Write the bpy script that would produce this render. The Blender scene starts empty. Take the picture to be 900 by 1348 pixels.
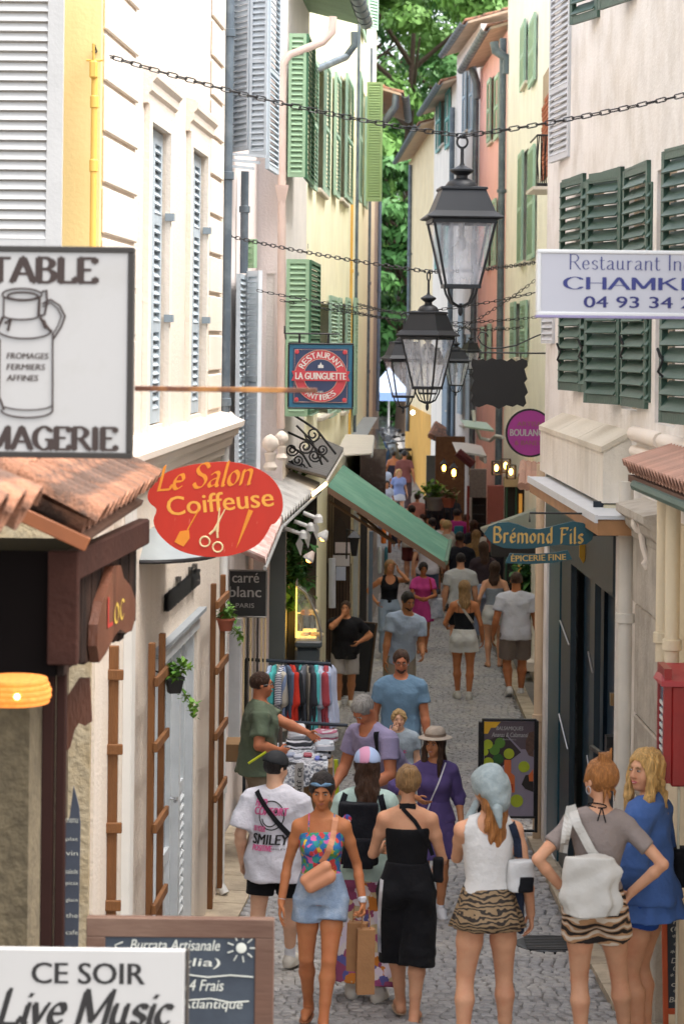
import bpy, math, random
import numpy as np
from mathutils import Matrix, Vector, noise
from mathutils.bvhtree import BVHTree
R = math.radians
random.seed(7); rng = np.random.default_rng(7)
S = bpy.context.scene
COL = S.collection

# ------------------------------------------------------------------ camera, sky, sun, exposure
F = 3000.0            # focal length in photo pixels (photo 900 x 1348)
CX, HY = 450.0, 450.0 # principal column and horizon row in the photo
CZ = 5.3              # eye height above the low point of the street
ROLL = R(0.65)
cd = bpy.data.cameras.new('camera'); cam = bpy.data.objects.new('camera', cd); COL.objects.link(cam)
cd.sensor_fit = 'VERTICAL'; cd.sensor_height = 36; cd.sensor_width = 24; cd.lens = F / 1348 * 36
cd.shift_y = -(674 - HY) / 1348
cd.clip_start = .1; cd.clip_end = 2000
cam.matrix_world = Matrix.Translation((0, 0, CZ)) @ Matrix.Rotation(R(90), 4, 'X') @ Matrix.Rotation(-ROLL * -1, 4, 'Z')
cd.dof.use_dof = True; cd.dof.focus_distance = 19.0; cd.dof.aperture_fstop = 4.5
S.camera = cam
W_ = bpy.data.worlds.new('World'); S.world = W_; W_.use_nodes = True
wn = W_.node_tree.nodes; wl = W_.node_tree.links
sky = wn.new('ShaderNodeTexSky'); sky.sky_type = 'NISHITA'; sky.sun_disc = False
sky.sun_elevation = R(62); sky.sun_rotation = R(105); sky.air_density = 1.0; sky.dust_density = 3.5; sky.ozone_density = .6
hs = wn.new('ShaderNodeHueSaturation'); hs.inputs['Saturation'].default_value = .35; wl.new(sky.outputs[0], hs.inputs['Color']); wl.new(hs.outputs[0], wn['Background'].inputs[0]); wn['Background'].inputs[1].default_value = .15
sl = bpy.data.lights.new('sun', 'SUN'); sl.energy = 1.0; sl.angle = R(40); sl.color = (1, .96, .9)
so = bpy.data.objects.new('sun', sl); COL.objects.link(so)
# NISHITA sun_rotation runs clockwise from +Y; light comes from that bearing
_az = R(105); _d = Vector((math.sin(_az) * math.cos(R(62)), math.cos(_az) * math.cos(R(62)), math.sin(R(62))))
so.rotation_euler = _d.to_track_quat('Z', 'Y').to_euler()
S.view_settings.view_transform = 'Standard'; S.view_settings.look = 'None'; S.view_settings.gamma = 1
S.view_settings.exposure = 2.05
S.cycles.max_bounces = 6; S.cycles.diffuse_bounces = 5; S.cycles.transparent_max_bounces = 12
S.cycles.use_denoising = True

def at(x, y, Y):
    "photo pixel + depth -> world point"
    u, v = x - CX, HY - y
    c, s = math.cos(ROLL), math.sin(ROLL)
    u, v = u * c - v * s, u * s + v * c
    return Vector((u * Y / F, Y, CZ + v * Y / F))
GP = [(0, -3.0), (6, -3.45), (10, -3.75), (12.9, -4.05), (14.7, -4.36), (18, -4.6), (22, -4.78), (33, -5.15), (42, -5.25), (50, -5.2), (60, -4.9), (70, -4.55), (80, -4.25), (100, -3.6), (160, -2.5), (900, 0)]
def gz(Y):
    return CZ + float(np.interp(Y, [g[0] for g in GP], [g[1] for g in GP]))

# ------------------------------------------------------------------ objects
WM = {}
def _world(parent): return WM.get(parent.name, Matrix()) if parent else Matrix()
def tag(o, label=None, cat=None, group=None, kind=None):
    if label: o['label'] = label
    if cat: o['category'] = cat
    if group: o['group'] = group
    if kind: o['kind'] = kind
    return o
def thing(name, loc, label=None, cat=None, group=None, rz=0, mw=None):
    o = bpy.data.objects.new(name, None); o.empty_display_size = .1; COL.objects.link(o)
    m = mw if mw is not None else Matrix.Translation(loc) @ Matrix.Rotation(rz, 4, 'Z')
    o.matrix_world = m; WM[o.name] = m.copy()
    return tag(o, label, cat, group)
def link(name, me, parent=None, mw=None):
    "link mesh data as an object whose world matrix is mw (default: the parent's)"
    o = bpy.data.objects.new(name, me); COL.objects.link(o)
    P = _world(parent); m = mw if mw is not None else (P if parent else Matrix())
    if parent: o.parent = parent; o.matrix_basis = P.inverted() @ m
    else: o.matrix_basis = m
    WM[o.name] = m.copy()
    return o
def copy_tree(o, parent=None, mw=None):
    "copy a thing with its parts and sub-parts; mw moves the root"
    ch = CH.get(o.name) or [c for c in bpy.data.objects if c.parent == o]
    CH[o.name] = ch
    c = o.copy(); COL.objects.link(c)
    if parent: c.parent = parent
    if mw is not None: c.matrix_world = mw; WM[c.name] = mw.copy()
    for k in ch: copy_tree(k, c)
    return c
CH = {}

class MB:
    def __init__(s, fr=None): s.v = []; s.f = []; s.m = []; s.fr = fr or Matrix(); s.mi = 0
    def add(s, vs, fs, fr=None):
        fr = s.fr @ fr if fr is not None else s.fr
        n = len(s.v); s.v += [fr @ Vector(v) for v in vs]
        flip = fr.determinant() < 0
        for f in fs:
            s.f.append([n + i for i in (reversed(f) if flip else f)]); s.m.append(s.mi)
        return s
    def box(s, x0, x1, y0, y1, z0, z1, fr=None):
        vs = [(x, y, z) for z in (z0, z1) for y in (y0, y1) for x in (x0, x1)]
        return s.add(vs, [(0, 2, 3, 1), (4, 5, 7, 6), (0, 1, 5, 4), (2, 6, 7, 3), (0, 4, 6, 2), (1, 3, 7, 5)], fr)
    def cbox(s, c, sz, fr=None):
        return s.box(c[0]-sz[0]/2, c[0]+sz[0]/2, c[1]-sz[1]/2, c[1]+sz[1]/2, c[2]-sz[2]/2, c[2]+sz[2]/2, fr)
    def bbox(s, x0, x1, y0, y1, z0, z1, b=.01, fr=None):
        "box with all edges chamfered"
        X, Y, Z = (x0, x1), (y0, y1), (z0, z1); b = min(b, (x1-x0)*.45, (y1-y0)*.45, (z1-z0)*.45)
        vs = []; idx = {}
        for i in (0, 1):
            for j in (0, 1):
                for k in (0, 1):
                    sx, sy, sz = (1, -1)[i], (1, -1)[j], (1, -1)[k]
                    for a in range(3):
                        p = [X[i], Y[j], Z[k]]
                        for q, sg in enumerate((sx, sy, sz)):
                            if q != a: p[q] += sg * b
                        idx[(i, j, k, a)] = len(vs); vs.append(tuple(p))
        fs = []
        def g(i, j, k, a): return idx[(i, j, k, a)]
        for e in (0, 1):
            fs.append([g(e, 0, 0, 0), g(e, 1, 0, 0), g(e, 1, 1, 0), g(e, 0, 1, 0)][::(1 if e else -1)])
            fs.append([g(0, e, 0, 1), g(1, e, 0, 1), g(1, e, 1, 1), g(0, e, 1, 1)][::(-1 if e else 1)])
            fs.append([g(0, 0, e, 2), g(1, 0, e, 2), g(1, 1, e, 2), g(0, 1, e, 2)][::(1 if e else -1)])
        for i in (0, 1):
            for j in (0, 1):
                sg = 1 if (i + j) % 2 == 0 else -1
                fs.append([g(i, j, 0, 0), g(i, j, 0, 1), g(i, j, 1, 1), g(i, j, 1, 0)][::sg])
                fs.append([g(i, 0, j, 0), g(i, 0, j, 2), g(i, 1, j, 2), g(i, 1, j, 0)][::-sg])
                fs.append([g(0, i, j, 1), g(0, i, j, 2), g(1, i, j, 2), g(1, i, j, 1)][::sg])
                for k in (0, 1): fs.append([g(i, j, k, 0), g(i, j, k, 1), g(i, j, k, 2)][::(1 if (i+j+k) % 2 else -1)])
        return s.add(vs, fs, fr)
    def prism(s, pts, y0, y1, fr=None):
        "2-D outline in the x-z plane, swept from y0 to y1"
        n = len(pts); vs = [(p[0], y0, p[1]) for p in pts] + [(p[0], y1, p[1]) for p in pts]
        fs = [[i, (i+1) % n, n+(i+1) % n, n+i] for i in range(n)] + [list(range(n))[::-1], list(range(n, 2*n))]
        return s.add(vs, fs, fr)
    def tube(s, path, r, n=8, closed=False, fr=None, cap=True):
        P = [Vector(p) for p in path]; k = len(P); rs = r if hasattr(r, '__len__') else [r]*k
        vs = []; fs = []; up = None
        for i, p in enumerate(P):
            a = P[i-1] if (i or closed) else P[i]; b = P[(i+1) % k] if (i < k-1 or closed) else P[i]
            t = (b - a).normalized() if (b-a).length > 1e-9 else Vector((0, 0, 1))
            if up is None: up = t.orthogonal().normalized()
            up = up - t * up.dot(t)
            up = up.normalized() if up.length > 1e-6 else t.orthogonal().normalized()
            w = t.cross(up)
            for q in range(n):
                an = 2*math.pi*q/n; vs.append(p + (up*math.cos(an) + w*math.sin(an)) * rs[i])
        for i in range(k if closed else k-1):
            for q in range(n):
                a = i*n+q; b = i*n+(q+1) % n; j = (i+1) % k
                fs.append([a, b, j*n+(q+1) % n, j*n+q])
        if not closed and cap: fs += [list(range(n))[::-1], list(range((k-1)*n, k*n))]
        return s.add(vs, fs, fr)
    def lathe(s, prof, n=16, fr=None, ph=0, sx=1, sy=1):
        vs = []; fs = []; k = len(prof)
        for r, z in prof:
            for q in range(n):
                a = 2*math.pi*q/n + ph; vs.append((r*math.cos(a)*sx, r*math.sin(a)*sy, z))
        for i in range(k-1):
            for q in range(n):
                a = i*n+q; b = i*n+(q+1) % n; fs.append([a, b, b+n, a+n])
        fs += [list(range(n))[::-1], list(range((k-1)*n, k*n))]
        return s.add(vs, fs, fr)
    def ball(s, c, r, n=10, m=7, fr=None):
        r = r if hasattr(r, '__len__') else (r, r, r)
        prof = [(math.sin(math.pi*(i+.02)/(m-1+.04)), -math.cos(math.pi*(i+.02)/(m-1+.04))) for i in range(m)]
        M = Matrix.Translation(c) @ Matrix.Diagonal((*r, 1))
        return s.lathe(prof, n, (fr @ M) if fr is not None else M)
    def mesh(s, name, mats, inv=None, smooth=False):
        me = bpy.data.meshes.new(name)
        me.from_pydata([inv @ v for v in s.v] if inv is not None else s.v, [], s.f)
        for m in (mats if isinstance(mats, (list, tuple)) else [mats]): me.materials.append(m)
        if any(s.m): me.polygons.foreach_set('material_index', s.m)
        if smooth:
            me.polygons.foreach_set('use_smooth', [True]*len(me.polygons))
            if smooth != 'all': me.set_sharp_from_angle(angle=R(40))
        me.update(); return me
    def ob(s, name, mats, parent=None, smooth=False, **kw):
        "world-space verts -> object"
        P = _world(parent)
        return tag(link(name, s.mesh(name, mats, P.inverted() if parent else None, smooth), parent), **kw)

def plane(xd, o, n=None):
    "frame with x along horizontal direction xd, z up, y = towards viewer-ish normal"
    x = Vector((xd[0], xd[1], 0)).normalized(); z = Vector((0, 0, 1)); y = z.cross(x)
    M = Matrix((x, y, z)).transposed().to_4x4(); M.translation = Vector(o); return M
def facing(o, yaw=0, roll=0):
    "frame at o: local x to image right, z up, -y towards camera (so y points away)"
    return Matrix.Translation(o) @ Matrix.Rotation(yaw, 4, 'Z') @ Matrix.Rotation(roll, 4, 'Y')

# ------------------------------------------------------------------ materials
MATS = {}
def N(t, k, **kw):
    n = t.nodes.new(k)
    for a, b in kw.items():
        if a.startswith('i_'):
            key = a[2:]; key = int(key) if key.isdigit() else key.replace('_', ' ')
            n.inputs[key].default_value = b
        else: setattr(n, a, b)
    return n
def srgb(h):
    h = h.lstrip('#'); c = [int(h[i:i+2], 16)/255 for i in (0, 2, 4)]
    return tuple(x/12.92 if x <= .04045 else ((x+.055)/1.055)**2.4 for x in c) + (1,)
def col(c):
    if isinstance(c, str): return srgb(c)
    return tuple(c) + (1,) if len(c) == 3 else tuple(c)
def mat(name, c, rough=.7, var=.12, vs=3.0, bump=.0, bs=60.0, streak=0, metal=0, stretch=(1, 1, 1), c2=None, c2amt=.5, c2s=1.5, rnd=0, emit=None, es=1, trans=0, spec=.5, sheen=0, thr=(.45, .62), coat=0, sss=0):
    if name in MATS: return MATS[name]
    m = bpy.data.materials.new(name); m.use_nodes = True; t = m.node_tree; L = t.links
    b = t.nodes['Principled BSDF']; MATS[name] = m
    b.inputs['Roughness'].default_value = rough; b.inputs['Metallic'].default_value = metal
    b.inputs['Specular IOR Level'].default_value = spec
    if coat: b.inputs['Coat Weight'].default_value = coat; b.inputs['Coat Roughness'].default_value = .15
    if sheen: b.inputs['Sheen Weight'].default_value = sheen
    tc = N(t, 'ShaderNodeTexCoord'); mp = N(t, 'ShaderNodeMapping'); mp.inputs['Scale'].default_value = stretch
    L.new(tc.outputs['Object'], mp.inputs[0]); cc = col(c)
    n1 = N(t, 'ShaderNodeTexNoise', i_Scale=vs, i_Detail=6.0, i_Roughness=.6); L.new(mp.outputs[0], n1.inputs['Vector'])
    mr = N(t, 'ShaderNodeMapRange'); mr.inputs[1].default_value = .25; mr.inputs[2].default_value = .75
    mr.inputs[3].default_value = 1-var; mr.inputs[4].default_value = 1+var; L.new(n1.outputs[0], mr.inputs[0])
    src = None
    base = N(t, 'ShaderNodeRGB'); base.outputs[0].default_value = cc; src = base.outputs[0]
    if c2 is not None:
        n2 = N(t, 'ShaderNodeTexNoise', i_Scale=c2s, i_Detail=8.0, i_Roughness=.65); L.new(mp.outputs[0], n2.inputs['Vector'])
        m2 = N(t, 'ShaderNodeMapRange'); m2.inputs[1].default_value = thr[0]; m2.inputs[2].default_value = thr[1]; m2.inputs[3].default_value = 0; m2.inputs[4].default_value = c2amt
        L.new(n2.outputs[0], m2.inputs[0])
        mx = N(t, 'ShaderNodeMix', data_type='RGBA'); L.new(m2.outputs[0], mx.inputs[0]); L.new(src, mx.inputs[6]); mx.inputs[7].default_value = col(c2); src = mx.outputs[2]
    if streak:
        mp2 = N(t, 'ShaderNodeMapping'); mp2.inputs['Scale'].default_value = (6, 6, .35); L.new(tc.outputs['Object'], mp2.inputs[0])
        n3 = N(t, 'ShaderNodeTexNoise', i_Scale=1.6, i_Detail=5.0); L.new(mp2.outputs[0], n3.inputs['Vector'])
        m3 = N(t, 'ShaderNodeMapRange'); m3.inputs[1].default_value = .35; m3.inputs[2].default_value = .7; m3.inputs[3].default_value = 1; m3.inputs[4].default_value = 1-streak
        L.new(n3.outputs[0], m3.inputs[0]); mm = N(t, 'ShaderNodeMath', operation='MULTIPLY'); L.new(mr.outputs[0], mm.inputs[0]); L.new(m3.outputs[0], mm.inputs[1]); fac = mm.outputs[0]
    else: fac = mr.outputs[0]
    if rnd:
        oi = N(t, 'ShaderNodeObjectInfo'); m4 = N(t, 'ShaderNodeMapRange'); m4.inputs[3].default_value = 1-rnd; m4.inputs[4].default_value = 1+rnd
        L.new(oi.outputs['Random'], m4.inputs[0]); mm = N(t, 'ShaderNodeMath', operation='MULTIPLY'); L.new(fac, mm.inputs[0]); L.new(m4.outputs[0], mm.inputs[1]); fac = mm.outputs[0]
    vm = N(t, 'ShaderNodeVectorMath', operation='SCALE'); L.new(src, vm.inputs[0]); L.new(fac, vm.inputs[3]); L.new(vm.outputs[0], b.inputs['Base Color'])
    if bump:
        nb = N(t, 'ShaderNodeTexNoise', i_Scale=bs, i_Detail=5.0); L.new(mp.outputs[0], nb.inputs['Vector'])
        bp = N(t, 'ShaderNodeBump', i_Strength=bump, i_Distance=.02); L.new(nb.outputs[0], bp.inputs['Height']); L.new(bp.outputs[0], b.inputs['Normal'])
    if emit is not None: b.inputs['Emission Color'].default_value = col(emit); b.inputs['Emission Strength'].default_value = es
    if trans: b.inputs['Transmission Weight'].default_value = trans
    if sss: b.inputs['Subsurface Weight'].default_value = sss; b.inputs['Subsurface Radius'].default_value = (.012, .005, .003); b.inputs['Subsurface Scale'].default_value = 1
    return m
def ramp_mat(name, kind, cols, rough=.8, scale=5, stretch=(1, 1, 1), bump=0, interp='CONSTANT', dist=3.0, bs=80, sheen=0):
    "pattern materials: voronoi cells, wave stripes or noise patches through a colour ramp"
    if name in MATS: return MATS[name]
    m = bpy.data.materials.new(name); m.use_nodes = True; t = m.node_tree; L = t.links; b = t.nodes['Principled BSDF']; MATS[name] = m
    b.inputs['Roughness'].default_value = rough
    tc = N(t, 'ShaderNodeTexCoord'); mp = N(t, 'ShaderNodeMapping'); mp.inputs['Scale'].default_value = stretch; L.new(tc.outputs['Object'], mp.inputs[0])
    if kind == 'voronoi':
        # flower heads: jittered cells, petals from a warped lookup
        nz = N(t, 'ShaderNodeTexNoise', i_Scale=scale*1.7, i_Detail=2.0); L.new(mp.outputs[0], nz.inputs['Vector'])
        va = N(t, 'ShaderNodeVectorMath', operation='MULTIPLY_ADD'); L.new(nz.outputs['Color'], va.inputs[0]); va.inputs[1].default_value = (.9/scale,)*3; L.new(mp.outputs[0], va.inputs[2])
        v = N(t, 'ShaderNodeTexVoronoi', i_Scale=scale); L.new(va.outputs[0], v.inputs['Vector'])
        sp = N(t, 'ShaderNodeSeparateColor'); L.new(v.outputs['Color'], sp.inputs[0]); out = sp.outputs[0]
    elif kind == 'wave':
        v = N(t, 'ShaderNodeTexWave', i_Scale=scale, i_Distortion=dist, i_Detail=2.0, i_Detail_Scale=1.4, bands_direction='Z'); L.new(mp.outputs[0], v.inputs['Vector']); out = v.outputs['Fac']
    elif kind == 'wavex':
        v = N(t, 'ShaderNodeTexWave', i_Scale=scale, i_Distortion=dist, bands_direction='X'); L.new(mp.outputs[0], v.inputs['Vector']); out = v.outputs['Fac']
    else:
        v = N(t, 'ShaderNodeTexNoise', i_Scale=scale, i_Detail=4.0); L.new(mp.outputs[0], v.inputs['Vector']); out = v.outputs[0]
    cr = N(t, 'ShaderNodeValToRGB'); cr.color_ramp.interpolation = interp; e = cr.color_ramp.elements
    while len(e) > 1: e.remove(e[-1])
    e[0].position = cols[0][0]; e[0].color = col(cols[0][1])
    for p, c in cols[1:]: k = e.new(p); k.color = col(c)
    L.new(out, cr.inputs[0]); L.new(cr.outputs[0], b.inputs['Base Color'])
    if bump:
        nb = N(t, 'ShaderNodeTexNoise', i_Scale=bs, i_Detail=4.0); L.new(mp.outputs[0], nb.inputs['Vector'])
        bp = N(t, 'ShaderNodeBump', i_Strength=bump, i_Distance=.01); L.new(nb.outputs[0], bp.inputs['Height']); L.new(bp.outputs[0], b.inputs['Normal'])
    return m
def glass(name, c=(.9, .95, .95), rough=.05, alpha=.35):
    if name in MATS: return MATS[name]
    m = bpy.data.materials.new(name); m.use_nodes = True; t = m.node_tree; L = t.links; MATS[name] = m
    for n in list(t.nodes): t.nodes.remove(n)
    o = N(t, 'ShaderNodeOutputMaterial'); g = N(t, 'ShaderNodeBsdfPrincipled'); tr = N(t, 'ShaderNodeBsdfTransparent'); mx = N(t, 'ShaderNodeMixShader')
    g.inputs['Base Color'].default_value = col(c); g.inputs['Roughness'].default_value = rough
    tc = N(t, 'ShaderNodeTexCoord'); nz = N(t, 'ShaderNodeTexNoise', i_Scale=6.0, i_Detail=3.0); mp = N(t, 'ShaderNodeMapping'); mp.inputs['Scale'].default_value = (3, 3, .8)
    L.new(tc.outputs['Object'], mp.inputs[0]); L.new(mp.outputs[0], nz.inputs['Vector'])
    mr = N(t, 'ShaderNodeMapRange'); mr.inputs[1].default_value = .3; mr.inputs[2].default_value = .7; mr.inputs[3].default_value = alpha*.6; mr.inputs[4].default_value = min(1, alpha*1.4)
    L.new(nz.outputs[0], mr.inputs[0]); L.new(mr.outputs[0], mx.inputs[0]); L.new(tr.outputs[0], mx.inputs[1]); L.new(g.outputs[0], mx.inputs[2]); L.new(mx.outputs[0], o.inputs[0])
    return m

# ------------------------------------------------------------------ lettering
_TX = {}
def text_data(s):
    if s in _TX: return _TX[s]
    cu = bpy.data.curves.new('t', 'FONT'); cu.body = s; cu.resolution_u = 3
    o = bpy.data.objects.new('t', cu); COL.objects.link(o); dg = bpy.context.evaluated_depsgraph_get()
    me = o.evaluated_get(dg).to_mesh(); vs = [tuple(v.co) for v in me.vertices]; fs = [list(p.vertices) for p in me.polygons]
    o.evaluated_get(dg).to_mesh_clear(); bpy.data.objects.remove(o); bpy.data.curves.remove(cu)
    _TX[s] = (vs, fs); return _TX[s]
def lettering(mb, s, x0, x1, z0, z1, y=0, shear=0, bold=0, arc=None, fr=None):
    """fill the box x0..x1, z0..z1 (local x,z plane at depth y) with the text"""
    vs, fs = text_data(s)
    a = min(v[0] for v in vs); b = max(v[0] for v in vs); c = min(v[1] for v in vs); d = max(v[1] for v in vs)
    for k in range(1 + (2 if bold else 0)):
        off = (0, bold, -bold)[k]
        out = []
        for v in vs:
            u = (v[0]-a)/(b-a); w = (v[1]-c)/(d-c)
            X = x0+u*(x1-x0)+off+shear*w*(z1-z0); Z = z0+w*(z1-z0)
            out.append((X, y - k*.003, Z))
        mb.add(out, fs, fr)
def arc_text(mb, s, cx, cz, r, a0, a1, h, y=0, flip=False, bold=0, fr=None):
    "letters set round a circle from angle a0 to a1 (degrees, 90 = top)"
    n = len(s)
    for i, ch in enumerate(s):
        if ch == ' ': continue
        an = a0 + (a1-a0)*(i+.5)/n; A = R(an); w = h*(.3 if ch == 'I' else .72)
        rot = (an-90) if not flip else (an+90)
        M = Matrix.Translation((cx+r*math.cos(A), y, cz+r*math.sin(A))) @ Matrix.Rotation(-R(rot), 4, 'Y')
        lettering(mb, ch, -w/2, w/2, -h/2, h/2, 0, 0, bold, fr=(fr @ M) if fr is not None else M)

# pen font: skeleton strokes on a 10-high grid (base 0, x-height 6, cap 10), drawn with a broad nib
PEN = {
 'T': (8, '0,9.6 8,9.6|4,9.6 4,0'), 'A': (9, '0,0 4.5,10|4.5,10 9,0|1.8,3.4 7.2,3.4'), 'B': (8, '1,0 1,10|1,9.8 5,9.6 6.6,7.6 5,5.6 1,5.4|1,5.4 5.6,5 7.4,2.8 5.6,.3 1,.2'),
 'L': (7, '1,10 1,0|1,.2 7,.2 7,2'), 'E': (7.5, '1,10 1,0|1,9.8 7,9.8 7,8|1,5.2 5,5.2|1,.2 7.2,.2 7.2,2'), 'M': (11, '1,0 1,10|1,10 5.5,1|5.5,1 10,10|10,10 10,0'),
 'G': (9, '8.4,8 6.5,9.8 3.5,9.6 1,7 1,3 3.5,.4 6.5,.2 8.4,1.6|8.4,0 8.4,4.4|6.2,4.4 9,4.4'), 'R': (8.5, '1,0 1,10|1,9.8 5,9.8 7,7.6 5,5.2 1,5|4,5 8.4,0'), 'I': (3, '1.5,10 1.5,0'),
 'O': (9.5, '4.7,9.8 1.4,8.6 .8,5 1.4,1.4 4.7,.2 8,1.4 8.7,5 8,8.6 4.7,9.8'), 'C': (9, '8.4,8 6.5,9.8 3.5,9.6 1,7 1,3 3.5,.4 6.5,.2 8.4,2'), 'H': (9.5, '1,0 1,10|8.5,0 8.5,10|1,5.2 8.5,5.2'), 'K': (9, '1,0 1,10|7.6,10 1.4,4.6|3.4,6.2 8.6,0'),
 'S': (7.5, '6.8,8 5,9.8 2.4,9.6 1,7.8 2.6,5.8 5.4,4.6 6.8,2.6 5.4,.4 2.6,.2 .8,2'), 'F': (7.5, '1.6,0 2,8.6 4,9.8|.6,9.4 7.2,9.6 7,8.4|2,5.4 5.6,5.6'),
 'a': (6.4, '1,5 3,6 4.8,5 4.8,1 5.8,0|4.8,3.6 2.4,3 .8,1.6 2,.1 4.8,1.4'), 'b': (6, '1,10 1,0|1,5 3.6,6 5.4,3.2 3.6,.1 1,.8'), 'c': (5.2, '4.8,5 3,6 1,4.4 1,1.6 3,.1 5,1.2'), 'd': (6.6, '5,10 5,0|5,5 2.6,6 .8,3 2.6,.1 5,1.4'),
 'e': (5.8, '1,3.2 5,3.4 4.4,5.6 2.8,6 1,4.4 1,1.6 2.8,.1 5.2,1.2'), 'f': (4.2, '4.4,9.2 3,10 2,8.4 2,0|.6,6 4,6'), 'i': (2.6, '1.4,6 1.4,.4 2.2,0|1.3,8.6 1.5,8.2'), 'l': (2.6, '1.2,10 1.2,.4 2,0'),
 'm': (10, '1,6 1,0|1,4.6 3,6 4.8,5 4.8,0|4.8,4.6 7,6 8.8,5 8.8,.4 9.6,0'), 'n': (6.6, '1,6 1,0|1,4.6 3.2,6 5.2,5 5.2,.4 6,0'), 'o': (6, '3,6 .9,4.4 .9,1.6 3,.1 5.1,1.6 5.1,4.4 3,6'), 'r': (4.6, '1,6 1,0|1,4.4 2.6,6 4.4,5.4'),
 's': (5, '4.6,5 3,6 1.2,5.2 1.4,3.8 4,2.6 4.6,1.2 3,.1 .8,1'), 't': (4, '1.6,8.4 1.6,1 3,0 4,.6|.2,6 3.8,6'), 'u': (6.6, '1,6 1,1.4 2.4,.1 4.8,1.2|4.8,6 4.8,.6 5.8,0'), 'v': (5.6, '.6,6 2.8,.2|2.8,.2 5.2,6'),
 'é': (5.8, '1,3.2 5,3.4 4.4,5.6 2.8,6 1,4.4 1,1.6 2.8,.1 5.2,1.2|2.4,7.4 4.4,9'), ' ': (3.5, '')}
def pen(mb, s, x0, x1, z0, h, nib=(1.3, 0), thin=.3, serif=0, shear=0, y=0, smooth=True, fr=None, gap=1.2, wave=None, dq=.004):
    "draw text with a broad nib; h = cap height in metres, width scaled to x0..x1"
    tot = sum(PEN[c][0] for c in s) + gap*(len(s)-1); k = (x1-x0)/tot; kz = h/10; px = 0; q = 0
    for c in s:
        w, st = PEN[c]
        for line in [l for l in st.split('|') if l]:
            P = [Vector([float(a) for a in p.split(',')]) for p in line.split()]
            if smooth and len(P) > 3:
                O = []
                for i in range(len(P)-1):
                    a = P[max(i-1, 0)]; b = P[i]; e = P[i+1]; g = P[min(i+2, len(P)-1)]
                    for j in range(4):
                        t = j/4; O.append(.5*((2*b)+(e-a)*t+(2*a-5*b+4*e-g)*t*t+(3*b-a-3*e+g)*t**3))
                P2 = O+[P[-1]]
            else: P2 = P
            def put(quad):
                nonlocal q
                q += 1
                vs = []
                for v in quad:
                    X = x0+(px+v[0])*k+shear*v[1]*kz; Z = z0+v[1]*kz
                    if wave: Z += wave(X)
                    vs.append((X, y-q*dq, Z))
                mb.add(vs, [(0, 1, 2, 3)], fr)
            nb = Vector(nib)/2
            for a, b in zip(P2, P2[1:]):
                d = b-a
                if d.length < 1e-6: continue
                n = Vector((-d.y, d.x)).normalized()*thin/2; e = d.normalized()*thin/2
                put((a-n-e, b-n+e, b+n+e, a+n-e)); put((a-nb, b-nb, b+nb, a+nb))
            if serif:
                for v in (P[0], P[-1]):
                    if abs(P[0].x-P[-1].x) < 5 and (v.y > 9.9 or v.y < .05):
                        zz = v.y-(.35 if v.y > 5 else 0); put((Vector((v.x-serif, zz)), Vector((v.x+serif, zz)), Vector((v.x+serif, zz+.35)), Vector((v.x-serif, zz+.35))))
        px += w+gap
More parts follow.
